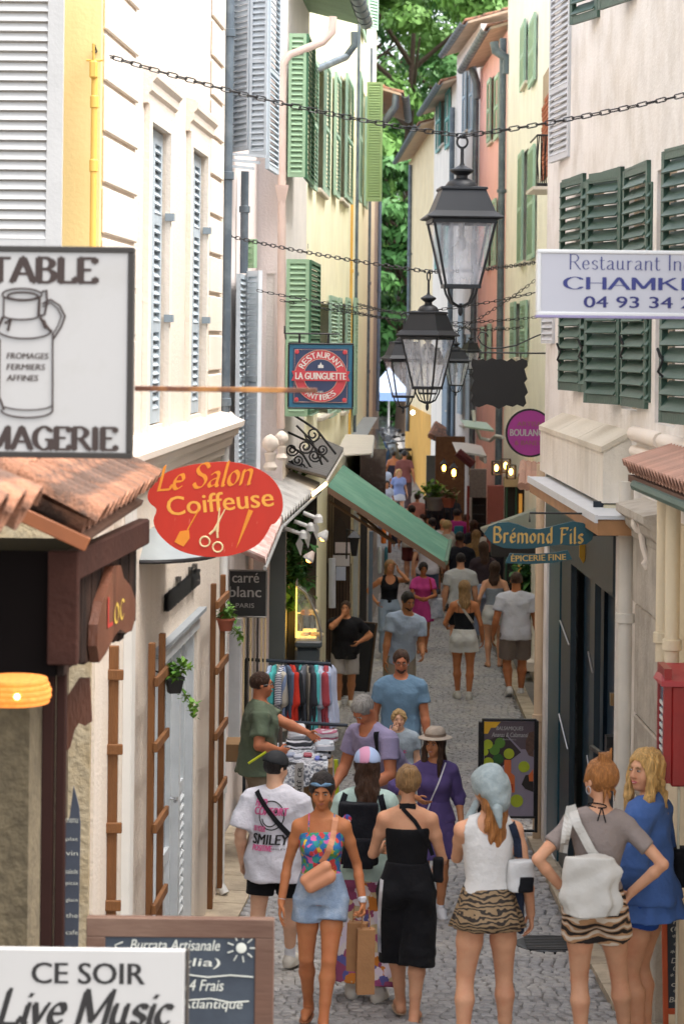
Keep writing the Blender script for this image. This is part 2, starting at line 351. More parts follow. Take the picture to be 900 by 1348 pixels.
# ------------------------------------------------------------------ implicit surfaces for bodies, clothes and hair
class SDF:
    def __init__(s, lo, hi, h):
        s.lo = np.array(lo, float); s.h = h; s.n = np.ceil((np.array(hi)-s.lo)/h).astype(int)+1
        s.D = np.full(s.n, .5, np.float32)
    def box(s, lo, hi):
        a = np.clip(np.floor((np.array(lo)-s.lo)/s.h).astype(int), 0, s.n); b = np.clip(np.ceil((np.array(hi)-s.lo)/s.h).astype(int)+1, 0, s.n)
        if (b <= a).any(): return None, None
        g = [s.lo[i]+s.h*np.arange(a[i], b[i], dtype=np.float32) for i in range(3)]
        return tuple(slice(a[i], b[i]) for i in range(3)), np.meshgrid(*g, indexing='ij', sparse=True)
    def mix(s, sl, d, k, op='u'):
        A = s.D[sl]
        if op == 'u':
            if k <= 0: s.D[sl] = np.minimum(A, d)
            else:
                hh = np.maximum(k-np.abs(A-d), 0)/k; s.D[sl] = np.minimum(A, d)-hh*hh*k*.25
        else:
            d = -d
            if k <= 0: s.D[sl] = np.maximum(A, d)
            else:
                hh = np.maximum(k-np.abs(A-d), 0)/k; s.D[sl] = np.maximum(A, d)+hh*hh*k*.25
    def cone(s, a, b, ra, rb, k=.02, op='u', sq=None):
        a = np.array(a, float); b = np.array(b, float); m = max(ra, rb)*1.05+k+3*s.h
        sl, G = s.box(np.minimum(a, b)-m, np.maximum(a, b)+m)
        if sl is None: return s
        ab = b-a; L = float(ab@ab)+1e-9
        P = [G[i]-a[i] for i in range(3)]; t = np.clip((P[0]*ab[0]+P[1]*ab[1]+P[2]*ab[2])/L, 0, 1)
        q = sum((P[i]-t*ab[i])**2 for i in range(3))
        if sq is not None:      # sq = (direction, factor): flatten across a direction
            dv = np.array(sq[0], float); dv /= np.linalg.norm(dv); pr = sum((P[i]-t*ab[i])*dv[i] for i in range(3)); q = q+pr*pr*(sq[1]**2-1)
        s.mix(sl, np.sqrt(q)-(ra+(rb-ra)*t), k, op); return s
    def chain(s, pts, rs, k=.02, **kw):
        for i in range(len(pts)-1): s.cone(pts[i], pts[i+1], rs[i], rs[i+1], k, **kw)
        return s
    def ell(s, c, r, M=None, k=.02, op='u'):
        "ellipsoid with centre c and radii r in frame M (Matrix 4x4)"
        M = M or Matrix(); cw = M @ Vector(c); m = max(r)*1.02+k+3*s.h; cw = np.array(cw)
        sl, G = s.box(cw-m, cw+m)
        if sl is None: return s
        I = np.array(M.to_3x3()).T; P = [G[i]-cw[i] for i in range(3)]
        Q = [I[j, 0]*P[0]+I[j, 1]*P[1]+I[j, 2]*P[2] for j in range(3)]
        k0 = np.sqrt(sum((Q[i]/r[i])**2 for i in range(3))); k1 = np.sqrt(sum((Q[i]/r[i]**2)**2 for i in range(3)))+1e-6
        s.mix(sl, k0*(k0-1)/k1, k, op); return s
    def loft(s, st, M=None, k=.02, op='u', fold=None, e=2.0):
        "st: rows (z, rx, ry, cx, cy) in frame M; fold = (count, amplitude at bottom)"
        M = M or Matrix(); st = sorted(st); Z = [r[0] for r in st]
        mr = max(max(r[1], r[2])+abs(r[3])+abs(r[4]) for r in st)
        cs = np.array([np.array(M @ Vector((0, 0, z))) for z in (Z[0], Z[-1])]); m = mr+k+3*s.h
        sl, G = s.box(cs.min(0)-m, cs.max(0)+m)
        if sl is None: return s
        I = np.array(M.to_3x3()).T; o = np.array(M.translation); P = [G[i]-o[i] for i in range(3)]
        x, y, z = [I[j, 0]*P[0]+I[j, 1]*P[1]+I[j, 2]*P[2] for j in range(3)]
        zc = np.clip(z, Z[0], Z[-1])
        def ip(c):
            vals = [r[c] for r in st]; t = np.interp(zc, Z, vals); 
            return t.astype(np.float32)
        rx, ry, cx, cy = ip(1), ip(2), ip(3), ip(4); X = (x-cx)/rx; Y = (y-cy)/ry
        rr = (np.abs(X)**e+np.abs(Y)**e)**(1/e)
        d = (rr-1)*np.minimum(rx, ry)
        if fold is not None:
            an = np.arctan2(Y, X); t = (Z[-1]-zc)/(Z[-1]-Z[0]); d = d+fold[1]*t*(np.sin(an*fold[0]+2*np.sin(an*2))*.6+.4*np.sin(an*fold[0]*1.7+1))
        dz = np.maximum(z-Z[-1], Z[0]-z); d = np.where(dz > 0, np.sqrt(np.maximum(d, 0)**2+dz**2), np.maximum(d, dz))
        s.mix(sl, d.astype(np.float32), k, op); return s
    def cut(s, p, n, k=0.0):
        "keep the side n points away from"
        n = np.array(n, float); n /= np.linalg.norm(n); G = [s.lo[i]+s.h*np.arange(s.n[i], dtype=np.float32).reshape([-1 if j == i else 1 for j in range(3)]) for i in range(3)]
        d = sum((G[i]-p[i])*n[i] for i in range(3)); s.D = np.maximum(s.D, d); return s
    def ripple(s, amp, f=(30, 30, 9), seed=0):
        G = [s.lo[i]+s.h*np.arange(s.n[i], dtype=np.float32).reshape([-1 if j == i else 1 for j in range(3)]) for i in range(3)]
        x, y, z = G; a = seed*1.7
        w = np.sin(f[0]*x+a+2.1*np.sin(f[2]*z+a)+1.3*np.sin(f[1]*.6*y))*.5+np.sin(f[1]*y*1.3+f[2]*1.9*z+2*a+1.5*np.sin(f[0]*.7*x+a))*.35+np.sin((f[0]*.8*x-f[2]*2.3*z)+3*a)*.3
        s.D = s.D+amp*w; return s
    def mesh(s, name, mat_, smooth=1):
        D = s.D; D = D.copy(); D[0] = D[-1] = .1; D[:, 0] = D[:, -1] = .1; D[:, :, 0] = D[:, :, -1] = .1
        ins = D < 0; nx, ny, nz = D.shape
        c = [(i, j, k) for i in (0, 1) for j in (0, 1) for k in (0, 1)]
        cnt = sum(ins[i:nx-1+i, j:ny-1+j, k:nz-1+k].astype(np.int8) for i, j, k in c)
        act = np.argwhere((cnt > 0) & (cnt < 8))
        if len(act) == 0: return None
        idx = -np.ones((nx-1, ny-1, nz-1), np.int32); idx[act[:, 0], act[:, 1], act[:, 2]] = np.arange(len(act))
        V = np.zeros((len(act), 3)); Wt = np.zeros(len(act))
        val = {q: D[act[:, 0]+q[0], act[:, 1]+q[1], act[:, 2]+q[2]] for q in c}
        for a in c:
            for ax in range(3):
                if a[ax]: continue
                b = list(a); b[ax] = 1; b = tuple(b); va, vb = val[a], val[b]; m = (va < 0) != (vb < 0)
                t = np.where(m, va/np.where(m, va-vb, 1), 0); p = np.tile(np.array(a, float), (len(act), 1)); p[:, ax] = t
                V += p*m[:, None]; Wt += m
        V = (act+V/Wt[:, None])*s.h+s.lo
        Fs = []
        for ax in range(3):
            sh = [slice(None)]*3; sl2 = [slice(None)]*3; sh[ax] = slice(0, -1); sl2[ax] = slice(1, None)
            A = ins[tuple(sh)]; B = ins[tuple(sl2)]; e = np.argwhere(A != B); o1, o2 = [(1, 2), (2, 0), (0, 1)][ax]
            e = e[(e[:, o1] > 0) & (e[:, o2] > 0)]
            fl = A[e[:, 0], e[:, 1], e[:, 2]]
            def ix(d1, d2):
                q = e.copy(); q[:, o1] -= d1; q[:, o2] -= d2; return idx[q[:, 0], q[:, 1], q[:, 2]]
            quad = np.stack([ix(0, 0), ix(1, 0), ix(1, 1), ix(0, 1)], 1); quad[~fl] = quad[~fl][:, ::-1]; Fs.append(quad)
        Fq = np.concatenate(Fs); Fq = Fq[(Fq >= 0).all(1)]
        for _ in range(smooth):   # light smoothing
            I = np.concatenate([Fq[:, i] for i in range(4) for j in (1, 3)]); J = np.concatenate([Fq[:, (i+j) % 4] for i in range(4) for j in (1, 3)])
            n = np.maximum(np.bincount(I, minlength=len(V)), 1)
            V = V*.5+.5*np.stack([np.bincount(I, V[J, q], len(V))/n for q in range(3)], 1)
        me = bpy.data.meshes.new(name); me.vertices.add(len(V)); me.vertices.foreach_set('co', V.astype(np.float32).ravel())
        me.loops.add(len(Fq)*4); me.loops.foreach_set('vertex_index', Fq.astype(np.int32).ravel()); me.polygons.add(len(Fq))
        me.polygons.foreach_set('loop_start', np.arange(0, len(Fq)*4, 4, dtype=np.int32)); me.polygons.foreach_set('loop_total', np.full(len(Fq), 4, np.int32))
        me.polygons.foreach_set('use_smooth', np.ones(len(Fq), bool)); me.update(calc_edges=True); me.validate()
        if mat_: me.materials.append(mat_)
        return me
# ------------------------------------------------------------------ people
def ik(a, t, l1, l2, pole):
    a = Vector(a); t = Vector(t); d = t-a; L = d.length
    if L > (l1+l2)*.998: t = a+d.normalized()*(l1+l2)*.998; d = t-a; L = d.length
    x = (l1*l1-l2*l2+L*L)/(2*L); h = math.sqrt(max(l1*l1-x*x, 0)); n = d.normalized(); p = Vector(pole); p = p-n*p.dot(n)
    p = p.normalized() if p.length > 1e-6 else n.orthogonal().normalized()
    return a+n*x+p*h, t
def along(a, b, side=(1, 0, 0)):
    "frame at a with z towards b"
    z = (Vector(b)-Vector(a)).normalized(); x = Vector(side); x = (x-z*x.dot(z)).normalized(); y = z.cross(x)
    M = Matrix((x, y, z)).transposed().to_4x4(); M.translation = a; return M
SKIN = {'tan': '#b2724a', 'light': '#cf9a78', 'mid': '#bb8059', 'red': '#bd7a58', 'dark': '#6d4430', 'pale': '#d6a98b'}
def skin(n): return mat('skin_'+n, SKIN[n], .58, .09, 9, .12, 120, c2=[a*b for a, b in zip(srgb(SKIN[n])[:3], (.92, .68, .62))], c2amt=.4, c2s=7, spec=.28)
HAIRC = {'brown': '#3a2416', 'dark': '#1d1512', 'blonde': '#b99257', 'dblonde': '#8a6a44', 'auburn': '#6e3c1e', 'grey': '#8d8984', 'sandy': '#a98a5a', 'lbrown': '#5d4029', 'ginger': '#96602f'}
def hairm(n):
    c = srgb(HAIRC[n])[:3]
    return mat('hair_'+n, c, .45, .35, 5, 1.0, 9, stretch=(16, 16, 1.6), c2=tuple(min(1, x*1.9+.01) for x in c), c2amt=.6, c2s=6, spec=.4)
def cloth(name, c, **k):
    k.setdefault('rough', .88); k.setdefault('bump', .55); k.setdefault('bs', 21); k.setdefault('var', .08); k.setdefault('sheen', .03); k.setdefault('spec', .2)
    return mat('cloth_'+name, c, **k)
MALE = [(-.035, .092, .070), (0, .096, .070), (.04, .094, .066), (.10, .086, .062), (.17, .094, .068), (.23, .102, .068), (.265, .092, .058), (.305, .052, .042)]
FEM = [(-.035, .098, .070), (0, .100, .070), (.04, .088, .062), (.095, .070, .052), (.16, .079, .058), (.215, .086, .060), (.262, .086, .050), (.30, .056, .038)]
def person(px, py, Y, yaw=0, sex='m', label='', group=None, H=None, pose=None, **c):
    """px,py: top of the head in the photo; Y: metres from the camera; yaw 0 = seen from behind, 180 = facing the camera"""
    P = dict(lean=0, twist=0, hy=0, hp=0, ht=0, sway=0, ls=0, fl=(-.055, -.02, 0), fr=(.055, .02, 0), fla=-8, fra=8, wl=None, wr=None, pl=None, pr=None, hl=None, hr=None, curl=.5, w=1.0, drop=0)
    P.update(pose or {})
    top = at(px, py, Y); g = gz(Y)
    if H is None: H = top.z-g-(.012)
    rt = thing('person', (top.x, Y, g), label, c.get('cat', 'person'), group, rz=R(-yaw))
    s_ = F/Y; vox = .0078 if s_ > 150 else (.011 if s_ > 85 else (.015 if s_ > 55 else .022)); vox = c.get('vox', vox)
    hi = s_ > 110; u = H/1.72 if H > 1.4 else H/1.5; w = P['w']
    pel = Vector((P['sway']*H, 0, (.525-P['drop'])*H))
    TM = Matrix.Translation(pel) @ Matrix.Rotation(R(-P['lean']), 4, 'X') @ Matrix.Rotation(R(P['ls']), 4, 'Y') @ Matrix.Rotation(R(-P['twist']), 4, 'Z')
    st0 = MALE if sex == 'm' else FEM
    def stat(gx=0, z0=-9, z1=9, k=1.0, flare=0):
        zz = [r[0] for r in st0]; o = []
        pts = sorted(set([max(z0, zz[0])]+[z for z in zz if z0 < z < z1]+[min(z1, zz[-1])]))
        for z in pts:
            rx = np.interp(z, zz, [r[1] for r in st0]); ry = np.interp(z, zz, [r[2] for r in st0])
            o.append((z*H, rx*H*w*k+gx+flare*max(0, .2-z), ry*H*w*k+gx+flare*max(0, .2-z), 0, (.006 if z > .12 else -.004)*H))
        if -1 < z0 < zz[0]: r = o[0]; o.insert(0, (z0*H, r[1]+flare*(.1), r[2]+flare*.1, 0, r[4]))
        return o
    shw = (.107 if sex == 'm' else .092)*H*(1+(w-1)*.5)
    nb = TM @ Vector((0, 0, .30*H)); SH = {-1: TM @ Vector((-shw, 0, .266*H)), 1: TM @ Vector((shw, 0, .266*H))}
    hdir = Matrix.Rotation(R(-P['lean']*.45), 3, 'X') @ Vector((0, .12, 1)).normalized()
    hc = nb+hdir*(H-.825*H-.116*u)
    HM = Matrix.Translation(hc) @ Matrix.Rotation(R(-P['hy']), 4, 'Z') @ Matrix.Rotation(R(-P['lean']*.5-P['hp']), 4, 'X') @ Matrix.Rotation(R(P['ht']), 4, 'Y') @ Matrix.Scale(u, 4)
    HMr = HM.copy()
    def hp_(x, y, z): return HM @ Vector((x, y, z))
    hipj = {s: pel+Vector((s*.052*H*w, 0, -.02*H)) for s in (-1, 1)}
    knee = {}; ank = {}
    for s, f in ((-1, P['fl']), (1, P['fr'])):
        t = Vector((f[0]*H, f[1]*H, (f[2]+.043)*H)); knee[s], ank[s] = ik(hipj[s], t, .236*H, .232*H, (s*.15, 1, 0))
    ua, fa = .168*H, .148*H
    elb = {}; wr = {}
    for s, t, pole in ((-1, P['wl'], P['pl']), (1, P['wr'], P['pr'])):
        if t is None: t = (.145+.01*w, .03, .485)
        t = Vector((s*t[0]*H if len(t) == 3 else t[0]*H, t[1]*H, t[2]*H))
        elb[s], wr[s] = ik(SH[s], t, ua, fa, Vector(pole) if pole else Vector((s*.25, -1, 0)))
    off = rt.matrix_world.to_3x3() @ Vector((hc.x, hc.y, 0)); rt.location = rt.location-off; WM[rt.name] = Matrix.Translation(rt.location) @ Matrix.Rotation(R(-yaw), 4, 'Z')
    # ---- body
    allp = [SH[1], SH[-1], hc, pel, *elb.values(), *wr.values(), *knee.values(), *ank.values()]
    lo = [min(p[i] for p in allp)-.24 for i in range(3)]; hi_ = [max(p[i] for p in allp)+.24 for i in range(3)]; lo[2] = -.02; hi_[2] = max(hi_[2], hc.z+.2)
    B = SDF(lo, hi_, vox); k = .03*u
    B.loft(stat(), TM, k)
    if sex == 'f':
        for s in (-1, 1): B.ell((s*.042*H, .052*H, .195*H), (.034*H*w, .03*H*w, .034*H*w), TM, .03)
    for s in (-1, 1):
        B.ell(TM @ Vector((s*.045*H, -.036*H, -.025*H)), (.05*H*w, .045*H*w, .05*H*w), None, .03)
        th = (.052 if sex == 'f' else .050)*H*w
        m1 = hipj[s].lerp(knee[s], .45)
        B.chain([hipj[s], m1, knee[s]], [th, th*.86, .031*H*w], .02)
        cf = knee[s].lerp(ank[s], .3)+Vector((0, -.009*H, 0)); c2 = knee[s].lerp(ank[s], .68)+Vector((0, -.003*H, 0))
        B.chain([knee[s], cf, c2, ank[s]], [.029*H*w, .0335*H*w, .0235*H*w, .0195*H], .015)
        B.cone(TM @ Vector((s*.02*H, -.004*H, .30*H)), SH[s], .025*H*w, (.030 if sex == 'm' else .027)*H*w, .04)
        ra = (.030 if sex == 'm' else .0245)*H*w
        mm = SH[s].lerp(elb[s], .4); B.chain([SH[s], mm, elb[s]], [ra*1.12, ra, ra*.78], .02)
        fm = elb[s].lerp(wr[s], .3); B.chain([elb[s], fm, wr[s]], [ra*.78, ra*.84, .0155*H], .012)
        # foot
        fa_ = R(P['fla'] if s < 0 else P['fra']); lift = (P['fl'] if s < 0 else P['fr'])[2]; pt = (P.get('tl', 0) if s < 0 else P.get('tr', 0))
        fd = Vector((math.sin(fa_)*math.cos(R(pt)), math.cos(fa_)*math.cos(R(pt)), -math.sin(R(pt))))
        a = ank[s]; hl = a-fd*.02*H+Vector((0, 0, -.024*H)); tp = a+fd*.105*H+Vector((0, 0, -.030*H))
        B.chain([a, hl], [.02*H, .019*H], .015); B.cone(hl, a.lerp(tp, .55), .019*H, .021*H, .015, sq=((0, 0, 1), 1.15)); B.cone(a.lerp(tp, .55), tp, .021*H, .013*H, .012, sq=((0, 0, 1), 1.4))
        # hand: palm and five fingers
        hd = P['hl'] if s < 0 else P['hr']; hd = hd or {}
        d = Vector(hd['d']).normalized() if 'd' in hd else ((wr[s]-elb[s]).normalized()*.8+Vector((0, 0, -.2))).normalized()
        nrm = Vector(hd.get('n', (-s, 0, 0))); nrm = (nrm-d*nrm.dot(d)).normalized(); sd = d.cross(nrm)
        thumb_side = 1.0 if sd.y >= 0 else -1.0
        if 'thumb' in hd: thumb_side = 1.0 if sd.dot(Vector(hd['thumb'])) >= 0 else -1.0
        if sex == 'f': q = u*.93
        else: q = u
        cu = hd.get('curl', P['curl'])
        for i in range(4):
            off = (.5-i/3*1.0)*2*.031*thumb_side*q   # index nearest the thumb
            kn = wr[s]+d*(.088-.004*abs(i-1))*q+sd*off*.95
            B.cone(wr[s]+sd*off*.45+d*.012*q, kn, .0125*q, .0105*q, .014)
            ln = (.041, .045, .042, .033)[i]*q; rr = (.0088, .009, .0087, .0078)[i]*q; an = cu*(.75+.12*i); pp = kn; dd = d
            for j, f in enumerate((1, .68, .52)):
                dd = (dd*math.cos(an)+nrm.normalized()*math.sin(an)) if j == 0 else (dd*math.cos(an*.9)+dn*math.sin(an*.9))
                dn = (nrm-dd*nrm.dot(dd)).normalized(); n2 = pp+dd*ln*f+sd*(off*.08 if j == 0 else 0)
                B.cone(pp, n2, rr*(1-.07*j), rr*(.93-.08*j), .004); pp = n2
        tb = wr[s]+d*.026*q+sd*thumb_side*.024*q+nrm*.006*q; t1 = tb+(d*.55+sd*thumb_side*.62+nrm*.35).normalized()*.038*q; t2 = t1+(d*.85+sd*thumb_side*.15+nrm*.3*(.5+cu)).normalized()*.03*q; t3 = t2+(d*.9+nrm*.3*(.5+cu)-sd*thumb_side*.1).normalized()*.024*q
        B.chain([tb, t1, t2, t3], [.013*q, .0108*q, .0098*q, .0085*q], .008)
    # neck and head
    nr = (.034 if sex == 'm' else .027)*H*min(w, 1.1); B.cone(nb-Vector((0, 0, .02*H)), hp_(0, -.018, -.05), nr*1.05, nr*.9, .04)
    E = lambda c_, r_, kk=.02, op='u': B.ell(hp_(*c_), tuple(x*u for x in r_), HMrot, kk*u, op) if False else B.ell(c_, tuple(x*u for x in r_), HMu, kk*u, op)
    HMu = HM.copy()
    # frame without scale for radii, centre scaled through the frame
    rot = HM.to_3x3().normalized().to_4x4(); 
    def E(c_, r_, kk=.02, op='u', T=None):
        M = rot.copy(); M.translation = HM @ Vector(c_); (T or B).ell((0, 0, 0), tuple(x*u for x in r_), M, kk*u, op)
    fw = 1.0 if sex == 'm' else .93
    E((0, -.012, .028), (.074, .093, .088), .01); E((0, .026, -.038), (.056*fw, .060, .072), .03); E((0, .060, -.088), (.024*fw, .022, .02), .03)
    if hi or c.get('face'):
        for s in (-1, 1):
            E((s*.034, .054, -.030), (.024, .026, .028), .025); E((s*.031, .100, .008), (.017, .012, .011), .012, 's'); E((s*.077, -.006, -.006), (.009, .018, .03), .006)
            E((s*.011, .099, -.028), (.009, .010, .008), .006)
        E((0, .078, .030), (.042, .014, .010), .015); B.cone(hp_(0, .086, .014), hp_(0, .106, -.024), .008*u, .012*u, .01)
        E((0, .084, -.058), (.024, .013, .010), .008)
    else:
        E((0, .096, -.020), (.012, .016, .022), .012)
        for s in (-1, 1): E((s*.077, -.006, -.006), (.009, .018, .03), .006)
    sk = skin(c.get('skin', 'mid'))
    body = link('body', B.mesh('body', sk), rt)
    obs = [body]
    out = dict(root=rt, H=H, u=u, HM=HM, TM=TM, pel=pel, SH=SH, elb=elb, wr=wr, knee=knee, ank=ank, hc=hc, B=B, vox=vox, lo=lo, hi=hi_, stat=stat, nb=nb, w=w, E=E, rot=rot, hipj=hipj, ra=ra, s=s_, P=P, sex=sex, obs=obs)
    # ---- face pieces
    if c.get('face'):
        def part(name, m_, fn, smooth=True):
            b = MB(); fn(b); link(name, b.mesh(name, m_, None, smooth), rt)
        for s in (-1, 1):
            def f(b, s=s):
                b.ball((s*.031, .0850, .008), (.0125, .009, .0052), 10, 7, fr=HM); b.mi = 1; b.ball((s*.031+c.get('gaze', 0), .0900, .0078), (.0062, .0055, .0056), 8, 6, fr=HM)
            part('eye', [mat('eye_white', '#a0978f', .3, 0), mat('iris', '#22160f', .2, 0)], f)
            if 'brow' in c:
                part('eyebrow', hairm(c['brow']), lambda b, s=s: b.tube([(s*.013, .0925, .024), (s*.03, .0935, .029), (s*.048, .082, .022)], [.0035, .0042, .0018], 6, fr=HM))
        part('lips', mat('lips_'+c.get('lip', 'a'), {'a': '#a5574b', 'r': '#b0434a', 'm': '#9a5a48'}[c.get('lip', 'a')], .4, .05), lambda b: (b.tube([(-.023, .086, -.057), (-.008, .0965, -.053), (0, .0968, -.0545), (.008, .0965, -.053), (.023, .086, -.057)], [.0015, .004, .0035, .004, .0015], 6, fr=HM), b.tube([(-.021, .0865, -.0585), (0, .0965, -.0625), (.021, .0865, -.0585)], [.0015, .0052, .0015], 6, fr=HM)))
        if c.get('smile'):
            part('teeth', mat('teeth', '#e8e0d6', .3, 0), lambda b: b.tube([(-.014, .0925, -.057), (0, .0985, -.059), (.014, .0925, -.057)], [.0012, .0026, .0012], 6, fr=HM))
        if c.get('specs'):
            part('glasses', mat('frame_dark', '#17171a', .3, 0), lambda b: ([b.tube([(s*.033+.021*math.cos(a), .1035, .007+.017*math.sin(a)) for a in np.linspace(0, 6.283, 15)[:-1]], .0022, 5, True, fr=HM) for s in (-1, 1)], b.tube([(-.012, .104, .01), (.012, .104, .01)], .002, 5, fr=HM), [b.tube([(s*.054, .102, .01), (s*.078, .04, .01), (s*.08, -.02, .005)], .0018, 5, fr=HM) for s in (-1, 1)]))
        if c.get('beard'):
            T = SDF([x-.2 for x in hc], [x+.2 for x in hc], max(vox*.8, .006)); E((0, .027, -.050), (.058, .0625, .064), 0, T=T); E((0, .062, -.090), (.027, .023, .022), .02, T=T)
            E((0, .11, -.058), (.02, .03, .007), .004, 's', T); M = rot.copy(); M.translation = HM @ Vector((0, 0, 0))
            n = rot.to_3x3() @ Vector((0, -.25, 1)); T.cut(np.array(HM @ Vector((0, .04, -.040))), n); link('beard', T.mesh('beard', hairm(c['beard'])), rt)
    # ---- hair
    h = c.get('hair')
    if h:
        kind, hcn = h[0], h[1]; ext = .5 if kind in ('long', 'wavy', 'pony') else .22
        T = SDF([hc.x-.24, hc.y-.26, hc.z-ext], [hc.x+.24, hc.y+.24, hc.z+.26], max(vox*.85, .0065)); vol = h[2] if len(h) > 2 else 1
        g = .009*vol+.003-(.004 if kind in ('short', 'crop', 'bald') else 0)
        E((0, -.016, .030), (.076+g, .095+g, .087+g), 0, T=T)
        cutz = {'short': -.045, 'crop': -.03, 'bald': .0}.get(kind, -.07)
        n = rot.to_3x3()
        if kind == 'bald': T.cut(np.array(HM @ Vector((0, 0, .06))), n @ Vector((0, .5, 1)))
        if kind in ('long', 'wavy'):
            L = h[3] if len(h) > 3 else .34
            M = Matrix.Translation(hc) @ Matrix.Rotation(R(-P['hy']), 4, 'Z')
            T.loft([(z*u, rx*u, ry*u, 0, cy*u) for z, rx, ry, cy in ((.04, .082, .075, -.03), (-.05, .088, .062, -.045), (-.13, .086, .045, -.075), (-L*.7, .088, .036, -.1), (-L, .05, .022, -.105))], M, .03*u)
            if c.get('frontlocks'):
                for s in (-1, 1): T.chain([hp_(s*.07, .02, .05), hp_(s*.085, .03, -.05), hp_(s*.08, .05, -.15), hp_(s*.075, .065, -L)], [.022*u, .028*u, .028*u, .012*u], .02)
        T.cut(np.array(HM @ Vector((0, 0, cutz if kind not in ('long', 'wavy', 'pony') else -.9))), n @ Vector((0, 0, -1)))
        E((0, .095, -.03), (.066, .077, .1 if sex == 'm' or kind == 'wavy' else .09), .012, 's', T)
        if sex == 'm' or kind in ('bun', 'updo'):
            for s in (-1, 1): E((s*.085, .03, -.05), (.03, .05, .045), .01, 's', T)
        if kind == 'bun': E(h[3] if len(h) > 3 else (0, -.10, .06), (.042*vol, .04*vol, .042*vol), .012, T=T)
        if kind == 'updo':
            E((-.008, -.098, .03), (.034, .032, .066), .02, T=T); E((.02, -.10, .01), (.026, .03, .05), .012, T=T); E((0, -.1, .085), (.04, .03, .03), .02, T=T)
        if kind == 'topknot':
            E((0, -.035, .128), (.036, .036, .034), .012, T=T); E((.028, -.03, .142), (.02, .024, .02), .01, T=T); E((-.025, -.05, .14), (.02, .022, .022), .01, T=T)
            for a, b in (((-.03, -.06, .12), (-.052, -.05, .165)), ((.02, -.05, .13), (.03, -.06, .185)), ((0, -.09, -.06), (.01, -.085, -.125)), ((.035, -.085, -.05), (.04, -.075, -.11)), ((-.035, -.085, -.05), (-.035, -.078, -.115)), ((-.075, .02, .05), (-.09, .03, -.01))): T.cone(HM @ Vector(a), HM @ Vector(b), .011*u, .004*u, .01)
        if kind == 'pony':
            T.chain([hp_(0, -.09, .03), hp_(0, -.15, -.02), hp_(.01, -.16, -.14), hp_(0, -.15, -.27)], [.024*u, .036*u, .034*u, .01*u], .02)
        if h[0] in ('curly',):
            T.ripple(.011*u, (95, 95, 80), 2)
        else: T.ripple((.0045 if kind not in ('wavy',) else .0075)*u, (105, 105, 14 if kind != 'wavy' else 24), len(label) % 7)
        me = T.mesh('hair', hairm(hcn))
        if me: link('hair', me, rt)
    # ---- shoes
    sh = c.get('shoes', ('shoe', '#d8d4ca'))
    if s_ > 45 and sh:
        for s in (-1, 1):
            fa_ = R(P['fla'] if s < 0 else P['fra']); pt = (P.get('tl', 0) if s < 0 else P.get('tr', 0)); a = ank[s]
            fd = Vector((math.sin(fa_)*math.cos(R(pt)), math.cos(fa_)*math.cos(R(pt)), -math.sin(R(pt)))); sdv = Vector((math.cos(fa_), -math.sin(fa_), 0))
            Q = SDF([a.x-.25, a.y-.25, a.z-.22], [a.x+.25, a.y+.25, a.z+.1], max(vox*.85, .0065)); upv = sdv.cross(fd).normalized()
            M = Matrix((fd, sdv, upv)).transposed().to_4x4(); M.translation = a-upv*.043*H
            # stations along the foot are in plan: use lofts stacked upwards
            def plan(z0, z1, gx, kk=.01):
                Q.loft([(z0*H, .083*H+gx, .026*H+gx, .042*H, 0), (z1*H, .083*H+gx, .026*H+gx, .042*H, 0)], M, kk, e=2.6)
            me = None
            if sh[0] == 'sandal':
                plan(-.001, .007, .0); me = Q.mesh('sandal', mat('leather_'+sh[1][1:], sh[1], .6)); nm = 'sandal'
            else:
                Q.cone(M @ Vector((-.018*H, 0, .024*H)), M @ Vector((.05*H, 0, .026*H)), .028*H, .027*H, .012); Q.cone(M @ Vector((.05*H, 0, .026*H)), M @ Vector((.108*H, 0, .014*H)), .027*H, .017*H, .015, sq=(upv, 1.2))
                Q.cone(M @ Vector((-.006*H, 0, .03*H)), M @ Vector((-.002*H, 0, .052*H)), .026*H, .025*H, .012); plan(.0, .013, .004)
                Q.cut(np.array(M @ Vector((0, 0, 0))), upv*-1); me = Q.mesh('shoe', mat('shoe_'+sh[1][1:], sh[1], .6, .1)); nm = 'shoe'
            if me: link(nm, me, rt)
            if c.get('socks'):
                Q = SDF([a.x-.15, a.y-.15, a.z-.1], [a.x+.15, a.y+.15, a.z+.25], vox); e = a.lerp(knee[s], c['socks']); M = along(a, e)
                L = (e-a).length; Q.loft([(-.01, .027*H, .027*H, 0, 0), (L*.5, .0245*H, .0245*H, 0, 0), (L, .030*H, .030*H, 0, 0)], M, .01); link('sock', Q.mesh('sock', cloth('sock', '#d9d9dd')), rt)
    # ---- clothes
    for t in c.get('wear', []): WEAR[t[0]](out, *t[1:])
    return out

